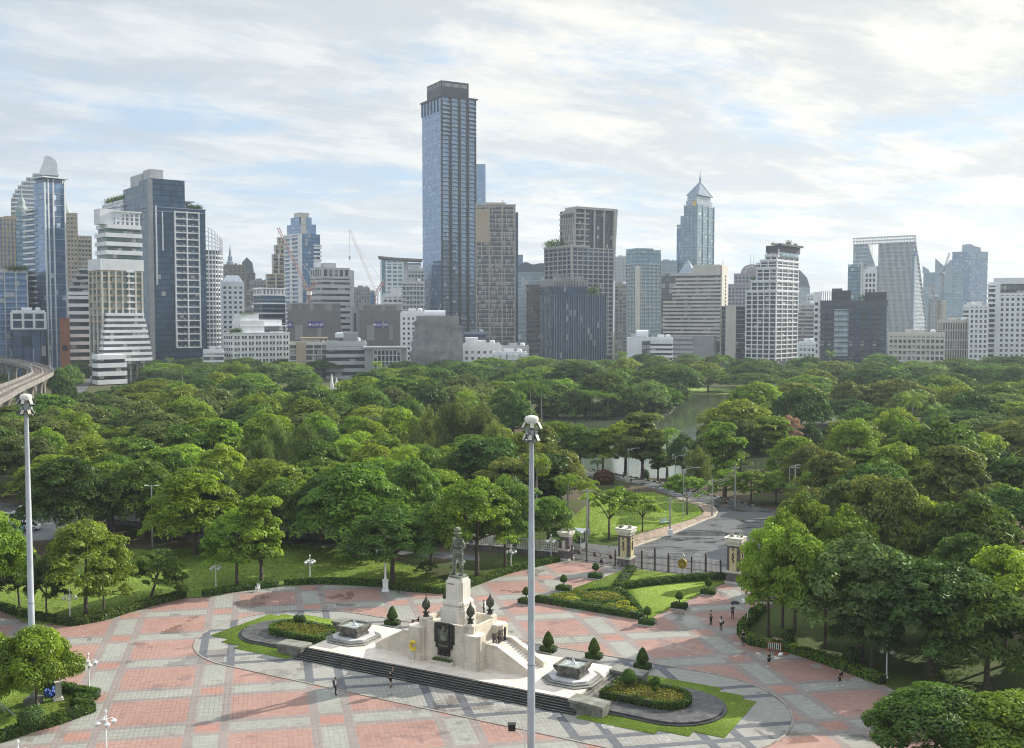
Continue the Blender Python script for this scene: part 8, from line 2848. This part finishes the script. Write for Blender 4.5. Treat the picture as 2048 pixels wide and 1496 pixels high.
# striped cream block
b = Bld('striped_cream_block', 'wide cream block of curved stripes with bright right end wall', 1323, 1441, 1454, 545, 800, 64, 'building')
b.core(0, b.w, 0, b.l, 0, b.h, GL['grey'], 3, 4.4)
nb = 17
zb0, zb1 = b.Z(682), b.Z(552)
for q in range(nb):
    z = zb0 + (zb1 - zb0) * q / nb
    yy = b.l if q < nb - 6 else b.l * (0.84 if q < nb - 2 else 0.78)
    MB().prism([(-0.9, -0.4), (2, -0.4), (2, yy * .98), (1.6, yy), (0.6, yy), (-0.9, yy * .93), (-1.6, yy * .75), (-1.7, yy * .62), (-0.8, yy * .55)], z, z + 1.6).build('floor_band', CC, b.E)
b.box('end_wall', CC, 0.5, b.w + .4, -1.0, 0.4, 0, b.Z(530))
wme = MB().box(0, 1.6, -0.3, 0.2, 0, 1.6).mesh('window', GL['dark'])
for q in range(18):
    link('window', wme, b.E, (b.w * .55, -1.0, zb0 + (zb1 - zb0) * q / 18 + 2))
b.box('roof_block', CC, -0.5, b.w, 0, b.l * .46, b.h - 2, b.Z(529))
b.box('roof_slab', CP_, -0.6, b.w, b.l * .46, b.l * .84, b.h - 2, b.h)
gp_ = MB()
y0_, y1_ = b.Y(1388), b.Y(1357)
zp = b.h
for fa in ([(0, y0_), (0, y1_)], [(0, y1_), (9, y1_)], [(9, y1_), (9, y0_)], [(9, y0_), (0, y0_)]):
    gp_.face([(*fa[0], zp), (*fa[1], zp), (4.5, (y0_ + y1_) / 2, b.Z(516))], [(0, 0), (6, 0), (3, 5)])
gp_.build('glass_pyramid', GL['pale'], b.E)
MB().tube([(b.w - 1, 3, 30), (b.w - 1, 3, b.Z(545)), (b.w - 1, 3, b.Z(510))], [0.5, 0.45, 0.1], 6).build('antenna', CP_, b.E)
for q in range(5):
    b.box('podium_band', CP_, -8, -1.8, b.l * .4, b.l * 1.1, 4 + q * 3.6, 5.8 + q * 3.6)
b.box('podium_wall', CG, -7, 0, b.l * .05, b.l * 1.08, 0, 21)
for q in range(3):
    MB().lathe([(1.2, 0), (1.2, b.Z(683))], 12, -3, b.l * (.45 + .14 * q)).build('column', CC, b.E)
b = Bld('tank_building', 'low white building with rounded tank-shaped roof house', 1252, 1254, 1304, 676, 690, 2, 'building', 18)
b.box('wall', CW, 0, b.w, 0, 18, 0, b.h)
b.core(b.w * .6, b.w * .98, -0.1, 2, 2, b.h - 2, GL['grey'], 3, 3.4)
MB().tube([(b.X(1273), 6, b.h + 2.0), (b.X(1297), 6, b.h + 2.0)], 3.2, 16).build('tank', CW, b.E, smooth=True)
b.box('roof_house', CP_, b.X(1262), b.X(1292), 3, 14, b.h, b.h + 2)
simple('striped_annex', 'low white banded car park under the striped cream block', 1300, 1302, 1345, 678, 680, 2, 'dark', 3.0, 3, CW, 1.6, 0.4, dep=16)
# arched hotel
b = Bld('arched_tower', 'grey-mauve tower with arched gable and twin needle masts', 1454, 1456, 1520, 568, 1100, 2, 'tower', 26)
MV_ = mat('wall_mauve', (0.30, 0.29, 0.31), 0.8, 0.08, 0.15)
b.core(0, b.w, 0, 26, 0, b.h, GL['navy'], 3, 3.8)
b.bands(0, b.w, 0, 26, 20, b.h, 3.8, MV_, 1.5, 0.4)
b.piers(0, b.w, 0, 26, 20, b.h, MV_, 1.3, 0.5, 9, 0)
xa = b.X(1469)
b.core(xa, b.w, 1, 24, b.h, b.Z(547), GL['navy'], 3, 3.8, 'upper_block')
b.bands(xa, b.w, 1, 24, b.h, b.Z(547), 3.8, MV_, 1.5, 0.4)
b.piers(xa, b.w, 1, 24, b.h, b.Z(547), MV_, 1.3, 0.5, 7, 0)
xc, ra = b.X(1503), b.X(1503) - b.X(1481)
MB().slabx([(xc + ra * math.cos(t), b.Z(547) + (b.Z(529) - b.Z(547)) * math.sin(t)) for t in np.linspace(math.pi, 0, 20)], 1, 22).build('arch_gable', MV_, b.E)
am = MB()
for t in range(14):
    a, c_ = t * math.pi / 14, (t + 1) * math.pi / 14
    am.tube([(xc + ra * .62 * math.cos(a), 0.8, b.Z(547) + ra * .62 * math.sin(a)), (xc + ra * .62 * math.cos(c_), 0.8, b.Z(547) + ra * .62 * math.sin(c_))], 0.45, 5)
am.build('arch_moulding', CW, b.E)
for dx in (-1.0, 2.2):
    MB().tube([(xc + dx, 5, b.Z(547)), (xc + dx, 5, b.Z(507))], [0.45, 0.15], 6).build('mast', CG, b.E)
sign_text(b, 'CONRAD', xc, b.Z(545.5), 2.6, mat('sign_faded_red', (0.30, 0.12, 0.14), 0.6), 0.7)
b = Bld('slim_office', 'slim dark office with beige end wall between stripes and white grid tower', 1453, 1471, 1493, 612, 790, 40, 'building', 20)
b.core(0.3, b.w, 0, b.l, 0, b.h, GL['dark'], 2.5, 3.4)
b.bands(0.4, b.w, 0, b.l, 5, b.h, 3.4, CS, 0.5, 0.2)
b.box('end_wall', CC, -1.0, 0.25, -0.5, b.Y(1453), 0, b.h + 0.5)
# white grid tower with dark cap
b = Bld('white_grid_tower', 'white grid tower stepping up to a dark roof cap with lettering', 1493, 1552, 1595, 583, 760, 52, 'tower')
SN = mat('clean_white', (0.68, 0.69, 0.71), 0.7, 0.05, 0.2)
lv = [(1493, 583, 0), (1503, 563, 1), (1514, 537, 2), (1521, 522, 3), (1531, 512, 4)]
zprev = 0
for i, (px, py, _i) in enumerate(lv):
    zz = b.Z(py)
    ll = b.Y(px)
    b.core(0, b.w, 0, ll, zprev, zz, GL['dark'], 3.0, 3.3)
    b.bands(0, b.w, 0, ll, max(zprev, 5), zz, 3.3, SN, 0.75, 0.5)
    b.piers(0, b.w, 0, ll, max(zprev, 3), zz, SN, 0.8, 0.65, 4, max(2, int(ll / 4.5)))
    b.box('terrace_edge', SN, -0.9, b.w + .9, -0.9, ll + .6, zz, zz + 1.4)
    if i in (1, 2):
        roof_tree(b, 1.5, ll * .95, zz + 1, 2.6, 140 + i)
    zprev = zz
zc0, zc1 = b.Z(504), b.Z(491)
b.piers(1, b.w - .5, 1, b.Y(1531) * .9, zprev, zc0, SN, 1.0, 0.2, 4, 4)
b.core(3, b.w - 3, b.Y(1556), b.Y(1534), zprev, zc0, GL['teal'], 3, 3.3, 'sky_lounge')
b.box('name_wall', SN, -0.2, 2, b.Y(1556), b.Y(1536), b.Z(514), zc0 + 2.0)
b.box('roof_cap', CD, -1.2, b.w + 1.2, -1.2, b.Y(1532), zc0, zc1)
b.box('roof_cap', CD, -1.0, b.w + 1.0, -1.0, b.Y(1562), zc1, b.Z(487))
o = sign_text(b, 'MUNIQ', -0.35, b.Z(505.5) - 0.4, 4.0, CD, (b.Y(1541) + b.Y(1554)) / 2)
o.rotation_euler = (math.pi / 2, 0, -math.pi / 2)
for q, (px, r) in enumerate(((1544, 1.8), (1550, 1.3), (1578, 2.6), (1592, 1.7))):
    if px < 1553:
        roof_tree(b, 1, b.Y(px), zc1, r, 150 + q)
    else:
        roof_tree(b, b.X(px), 1, b.Z(487), r, 150 + q)
# hazy fillers
b = Bld('lattice_hall', 'hazy blue glass building with sloping lattice roof right of the dark cap', 1590, 1592, 1620, 575, 1350, 2, 'building', 30)
b.core(0, b.w, 0, 30, 0, b.h, GL['pale'], 3, 3.8)
MB().slabx([(0, b.h), (b.w, b.h), (b.X(1614), b.Z(556)), (b.X(1600), b.Z(541)), (0, b.Z(540))], 0, 25).build('lattice_roof', GL['pale'], b.E)
simple('car_park', 'banded grey-green car park right of the white grid tower', 1592, 1594, 1632, 610, 820, 2, 'grey', 3.0, 3, CP_, 1.1, 0.6, dep=20)
simple('distant_flats', 'small white flats behind the banded car park', 1612, 1614, 1640, 590, 1100, 2, 'grey', 3.4, 3, CW, 1.4, 0.4, 4, 0, 1.2, 0.5, dep=18)
# dark glass apartments
b = Bld('dark_apartments', 'dark glass apartment slab with roof pavilions and white end strip', 1640, 1642, 1774, 601, 740, 2, 'building', 22)
b.core(0, b.w, 0, 22, 0, b.h, GL['navy'], 2.6, 3.7)
DK = mat('apartment_dark', (0.055, 0.062, 0.075), 0.6, 0.2, 0.2)
b.bands(0, b.w, 0, 22, 6, b.h, 3.7, DK, 0.6, 0.6)
for (x0, x1) in ((1642, 1649), (1656, 1668), (1699, 1706), (1722, 1734), (1746, 1760)):
    b.core(b.X(x0), b.X(x1), -1.0, 0.5, 6, b.h - 5, GL['dark'], 2.4, 3.7, 'bay')
    b.bands(b.X(x0), b.X(x1), -1.0, 0.5, 6, b.h - 5, 3.7, DK, 1.3, 0.5, 'balcony')
b.core(b.X(1668) + .1, b.X(1698), -0.2, 0.3, 8, b.h - 6, GL['pale'], 3, 3.7, 'bay')
b.box('roof_edge', DK, -0.4, b.w + .4, -1.2, 22, b.h - 4, b.h)
b.core(b.X(1664), b.X(1684), 2, 14, b.h, b.Z(577), GL['dark'], 3, 4, 'roof_pavilion')
b.box('roof_pavilion', CDB, b.X(1684), b.X(1702), 2, 14, b.h, b.Z(581))
b.box('roof_pavilion', CDB, b.X(1731), b.X(1773), 2, 14, b.h, b.Z(585))
b.piers(b.X(1642), b.X(1664), 2, 12, b.h, b.Z(582), DK, 0.4, 0.1, 5, 3)
b.box('white_strip', CW, b.X(1628), -0.05, 0, 20, 0, b.Z(584))
for q in range(9):
    b.box('strip_window', GL['dark'], b.X(1630), b.X(1636), -0.25, 0.3, 10 + q * 4.2, 12 + q * 4.2)
roof_tree(b, b.X(1726), 3, b.h, 3.0, 160)
# sloping frame tower
b = Bld('sloping_tower', 'pale glass office with sloping right edge and open bridge frame on top', 1699, 1828, 1856, 484, 1000, 50, 'tower')
TF = mat('frame_white', (0.58, 0.60, 0.61), 0.6, 0.06, 0.2)
zt = b.Z(470)
yL, yR0, yR1 = b.Y(1699), b.Y(1757), 0.0
depth = 30
# right wing: a wedge that widens downward along x
zs = [0, b.Z(640), b.Z(560), b.Z(515), zt - 6]
MBw = MB()
yw = b.Y(1757)
bx_ = [b.X(1856) * 1.0, b.X(1855), b.X(1843), b.X(1836), b.X(1829) + .5]
for i in range(4):
    P0 = [(0, 0), (bx_[i], 0), (bx_[i], yw), (0, yw)]
    P1 = [(0, 0), (bx_[i + 1], 0), (bx_[i + 1], yw), (0, yw)]
    off = 0.0
    for k_ in range(4):
        j = (k_ + 1) % 4
        a0, a1, c0_, c1_ = P0[k_], P0[j], P1[k_], P1[j]
        Lq = max(1, math.dist(a0, a1) / 3.0)
        MBw.face([(*a0, zs[i]), (*a1, zs[i]), (*c1_, zs[i + 1]), (*c0_, zs[i + 1])], [(off, zs[i] / 3.8), (off + Lq, zs[i] / 3.8), (off + Lq, zs[i + 1] / 3.8), (off, zs[i + 1] / 3.8)])
        off += math.ceil(Lq) + 2
MBw.face([(0, 0, zs[-1]), (bx_[-1], 0, zs[-1]), (bx_[-1], yw, zs[-1]), (0, yw, zs[-1])], [(-5, -5)] * 4)
MBw.build('curtain_wall', GL['pale'], b.E)
nfl = int(zs[-1] / 3.8)
for q in range(4, nfl + 1):
    z = q * 3.8
    xx = float(np.interp(z, zs, bx_))
    b.box('floor_band', TF, -0.5, xx + .5, -0.6, yw, z, z + 0.5)
fin = MB().box(-0.9, 0, -0.15, 0.15, 0, zs[-1]).mesh('fin', TF)
for q in range(30):
    link('fin', fin, b.E, (0, yw * (q + .5) / 30, 0))
b.box('corner_spine', CS, -1.2, 1.5, -1.2, 1.2, 0, b.Z(512))
ed = MB()
for a, c_ in zip(range(4), range(1, 5)):
    ed.tube([(bx_[a] + .3, -0.4, zs[a]), (bx_[c_] + .3, -0.4, zs[c_])], 0.6, 5)
ed.tube([(bx_[4] + .3, -0.4, zs[4]), (bx_[4] - .6, -0.4, zt)], 0.6, 5)
ed.build('edge_frame', TF, b.E)
# left wing
ya, yb_ = b.Y(1752), b.Y(1707)
b.core(0, 14, b.Y(1735), yb_, 0, zt - 6, GL['pale'], 3, 3.8, 'left_wing')
MB().slabx([(0, 0), (14, 0), (14, zt - 6), (0, zt - 6)], b.Y(1735) - .2, b.Y(1735)).build('left_wing_edge', TF, b.E)
wg = MB()
wg.face([(-.1, b.Y(1735), zt - 6), (-.1, b.Y(1735), b.Z(530)), (-.1, b.Y(1752), b.Z(530))], [(0, 60), (0, 40), (8, 40)])
wg.build('sloped_glazing', GL['pale'], b.E)
b.box('sloped_edge', TF, -0.6, 12, b.Y(1754), b.Y(1735) - .21, b.Z(600), b.Z(530))
for q in range(10, nfl):
    b.box('floor_band', TF, -0.6, 14, b.Y(1735), yb_, q * 3.8, q * 3.8 + 0.5)
b.core(-4, 12, b.Y(1726), b.Y(1700), 0, b.Z(525), GL['teal'], 3, 3.8, 'lower_wing')
b.box('lower_wing_wall', TF, -4.5, 10, b.Y(1729), b.Y(1726), 0, b.Z(520))
b.box('link_wall', CW, -2, 10, yw + .2, b.Y(1729), 0, b.Z(535))
for r in range(6):
    for q in range(3):
        b.box('link_window', GL['dark'], -2.2, -1.9, yw + 2 + q * (b.Y(1729) - yw - 3) / 3, yw + 4 + q * (b.Y(1729) - yw - 3) / 3, b.Z(545) - r * 5 - 3, b.Z(545) - r * 5)
# bridge frame along the top
for z in (zt - 6, zt - 3, zt):
    b.box('frame_beam', TF, -1, 1.0, -0.5, yb_, z - 0.7, z)
    b.box('frame_beam', TF, 8, 9.0, -0.2, yb_, z - 0.7, z)
fp = MB().box(-0.8, 0.0, -0.2, 0.2, 0, 6).mesh('frame_post', TF)
for q in range(41):
    link('frame_post', fp, b.E, (0, yb_ * q / 40, zt - 6))
b.box('green_strip', mat('sign_green', (0.10, 0.35, 0.22), 0.6), b.X(1829), b.X(1832), -0.9, -0.6, b.Z(520), b.Z(512))
b.box('blue_strip', mat('sign_blue', (0.03, 0.08, 0.30), 0.6), b.X(1829), b.X(1833), -0.9, -0.6, b.Z(512), b.Z(503))
# far blue towers with jagged tops
b = Bld('jagged_tower', 'hazy blue tower with butterfly-shaped pointed roof walls', 1845, 1847, 1928, 545, 1500, 2, 'tower', 40)
b.core(0, b.w, 0, 40, 0, b.h, GL['teal'], 3.5, 4)
b.bands(0, b.w, 0, 40, 30, b.h, 8, CS, 0.8, 0.3)
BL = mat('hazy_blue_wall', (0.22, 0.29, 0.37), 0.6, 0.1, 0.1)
MB().slabx([(b.X(1870), b.h - 30), (b.X(1904), b.h - 30), (b.X(1904), b.Z(519)), (b.X(1888), b.Z(533)), (b.X(1870), b.Z(517))], -2, 10).build('butterfly_wall', BL, b.E)
MB().slabx([(b.X(1845), b.h), (b.X(1859), b.h), (b.X(1858), b.Z(540)), (b.X(1845), b.Z(532))], 0, 20).build('pointed_wall', BL, b.E)
MB().slabx([(b.X(1908), b.h), (b.X(1926), b.h), (b.X(1924), b.Z(534)), (b.X(1910), b.Z(541))], 0, 20).build('pointed_wall', BL, b.E)
b = Bld('curled_tower', 'hazy blue tower with curved horn-like top, right of the butterfly tower', 1920, 1940, 1976, 502, 1550, 30, 'tower', 30)
b.core(0, b.w, 0, b.l, 0, b.h, GL['blue'], 3.5, 4)
b.core(-.03, b.w * .4, b.l * .4, b.l * 1.6, 0, b.Z(530), GL['teal'], 3.5, 4, 'side_wing')
MB().slabx([(0, b.h), (b.X(1962), b.h), (b.X(1961), b.Z(494)), (b.X(1950), b.Z(492)), (b.X(1941), b.Z(488))], 0, 14).build('horn_top', BL, b.E)
b.box('open_frame', BL, b.w * .4, b.w, -0.4, 3, b.Z(520), b.Z(505))
b.bands(0, b.w, 0, b.l, 40, b.h, 12, BL, 1.0, 0.4)
# right-hand white flats
b = Bld('white_flats_tower', 'tall white balconied flats at the right edge of the skyline', 1975, 1977, 2075, 568, 700, 2, 'tower', 26)
b.core(0, b.w, 0, 26, 0, b.h, GL['grey'], 2.8, 3.3)
b.bands(b.X(1977), b.X(1990), -1.5, 8, 4, b.h, 3.3, CW, 1.2, 0.7, 'balcony')
b.bands(b.X(2000), b.w, 0, 26, 4, b.h - 6, 3.3, CW, 1.5, 0.6)
b.piers(b.X(2000), b.w, 0, 26, 4, b.h - 6, CW, 1.6, 0.8, 7, 0)
b.box('wall_strip', CW, b.X(1991), b.X(2001), -1.8, 2, 0, b.h)
b.box('roof_storey', CW, 3, b.w, 3, 20, b.h, b.h + 4)
b.roofkit(0, b.w, 0, 26, b.h, 5, CW)
b = Bld('white_flats', 'lower white flats left of the tall rightmost ones', 1938, 1940, 1976, 610, 690, 2, 'building', 20)
b.core(0, b.w, 0, 20, 0, b.h, GL['grey'], 2.8, 3.3)
b.bands(0, b.w, 0, 20, 4, b.h, 3.3, CW, 1.4, 0.6)
b.piers(0, b.w, 0, 20, 4, b.h, CW, 1.3, 0.8, 4, 0)
b.box('stair_tower', CW, b.X(1950), b.X(1964), 1, 10, b.h, b.Z(602))
simple('white_flats', 'small white flats half hidden behind the lower right flats', 1925, 1927, 1950, 612, 800, 2, 'grey', 3.3, 3, CW, 1.5, 0.5, dep=16)
simple('office_row', 'grey-beige office row with blue glass bay, below the sloping tower', 1776, 1778, 1889, 668, 660, 2, 'grey', 3.4, 2.6, CC, 1.5, 0.5, 12, 0, 0.9, 0.6, dep=18)
b = simple('gridded_office', 'long office with tall pale grid front left of the lower white flats', 1874, 1876, 1940, 643, 720, 2, 'dark', 6.5, 3, CC, 0.8, 0.4, 13, 0, 0.7, 0.6, dep=20)
b = Bld('frame_skeleton', 'unfinished concrete frame building with scaffold beside the sloping tower', 1856, 1858, 1882, 600, 900, 2, 'building', 18)
b.piers(0, b.w, 0, 18, 0, b.h, CG, 0.9, 0.0, 3, 2)
b.bands(0, b.w, 0, 18, 10, b.h, 5.0, CG, 0.6, 0.2)
b.box('wall', CC, b.X(1872), b.X(1893), 4, 16, 0, b.Z(600))
simple('filler_block', 'grey-white block low between car park and dark apartments', 1596, 1598, 1630, 686, 640, 2, 'grey', 3.4, 3, CW, 1.5, 0.4, 4, 0, dep=12)

# ------------------------------------------------------------------ tower cranes
CRM = mat('crane_red', (0.36, 0.19, 0.15), 0.6, 0.2, 0.5)
CRW = mat('crane_white', (0.62, 0.60, 0.58), 0.6, 0.1, 0.5)


def truss(mb, a, b, w, n, r):
    a, b = Vector(a), Vector(b)
    d = (b - a).normalized()
    s1 = d.cross(Vector((0, 1, 0.01))).normalized() * w
    s2 = d.cross(s1).normalized() * w
    cr = [s1 + s2, s1 - s2, -s1 - s2, -s1 + s2]
    for c in cr:
        mb.tube([a + c, b + c], r, 4)
    for k in range(n):
        p, q = a.lerp(b, k / n), a.lerp(b, (k + 1) / n)
        for i in range(4):
            mb.tube([p + cr[i], q + cr[(i + 1) % 4]], r * .7, 4)


def crane(label, px, d, base_py, pivot_py, tip, tail, mastm=CRM, jibm=CRW):
    c = AT(px, pivot_py, d)
    t = thing('tower_crane', label, 'crane', (c[0], d, 0), 0)
    zp = c[2]
    mb = MB()
    truss(mb, (0, 0, 0), (0, 0, zp), 0.9, int(zp / 3), 0.16)
    mb.build('mast', mastm, t)
    tp = AT(tip[0], tip[1], d)
    mb = MB()
    truss(mb, (0, 0, zp), (tp[0] - c[0], 0, tp[2]), 0.75, 22, 0.12)
    mb.build('jib', jibm, t)
    tl = AT(tail[0], tail[1], d)
    mb = MB()
    truss(mb, (0, 0, zp), (tl[0] - c[0], 0, tl[2]), 0.9, 4, 0.22)
    mb.build('counter_jib', mastm, t)
    MB().cbox(0.5, -1, zp - 0.5, 3.0, 2.2, 2.4).build('cab', CRW, t)
    MB().tube([(tl[0] - c[0], 0, tl[2]), ((tp[0] - c[0]) * .8, 0, zp + (tp[2] - zp) * .8)], 0.12, 4).build('stay', GALV, t)
    ho = MB().tube([(tp[0] - c[0], 0, tp[2]), (tp[0] - c[0], 0, tp[2] - (tp[2] - zp) * .45)], 0.1, 4)
    ho.cbox(tp[0] - c[0], 0, tp[2] - (tp[2] - zp) * .45, 1.2, 1.2, 2.5)
    ho.build('hoist_rope', GALV, t)


crane('red and white luffing crane with long raised jib against open sky', 753, 720, 640, 585, (699, 459), (767, 565))
crane('red crane in front of the blue and white tower, jib rising left', 618, 720, 640, 585, (556, 455), (632, 563), CRM, CRM)
crane('dark crane rising behind the hazy butterfly tower', 1886, 1300, 620, 545, (1899, 505), (1880, 550), CD, CD)
crane('thin grey crane beside the unfinished concrete frame', 1870, 880, 700, 590, (1859, 566), (1876, 595), CG, CG)

# ------------------------------------------------------------------ hazy air round everything
hz = MB().box(-2650, 2650, -350, 2650, -1.0, 252.0)
hm = bpy.data.materials.new('haze_air')
hm.use_nodes = True
T = NT(hm.node_tree)
T.n.clear()
out = T.node('ShaderNodeOutputMaterial')
pv = T.node('ShaderNodeVolumePrincipled')
pv.inputs['Color'].default_value = (0.78, 0.88, 1.0, 1)
pv.inputs['Density'].default_value = 0.00011
pv.inputs['Density Attribute'].default_value = ''
pv.inputs['Anisotropy'].default_value = 0.25
T.l.new(pv.outputs[0], out.inputs['Volume'])
o = hz.build('haze', hm)
o['kind'] = 'stuff'
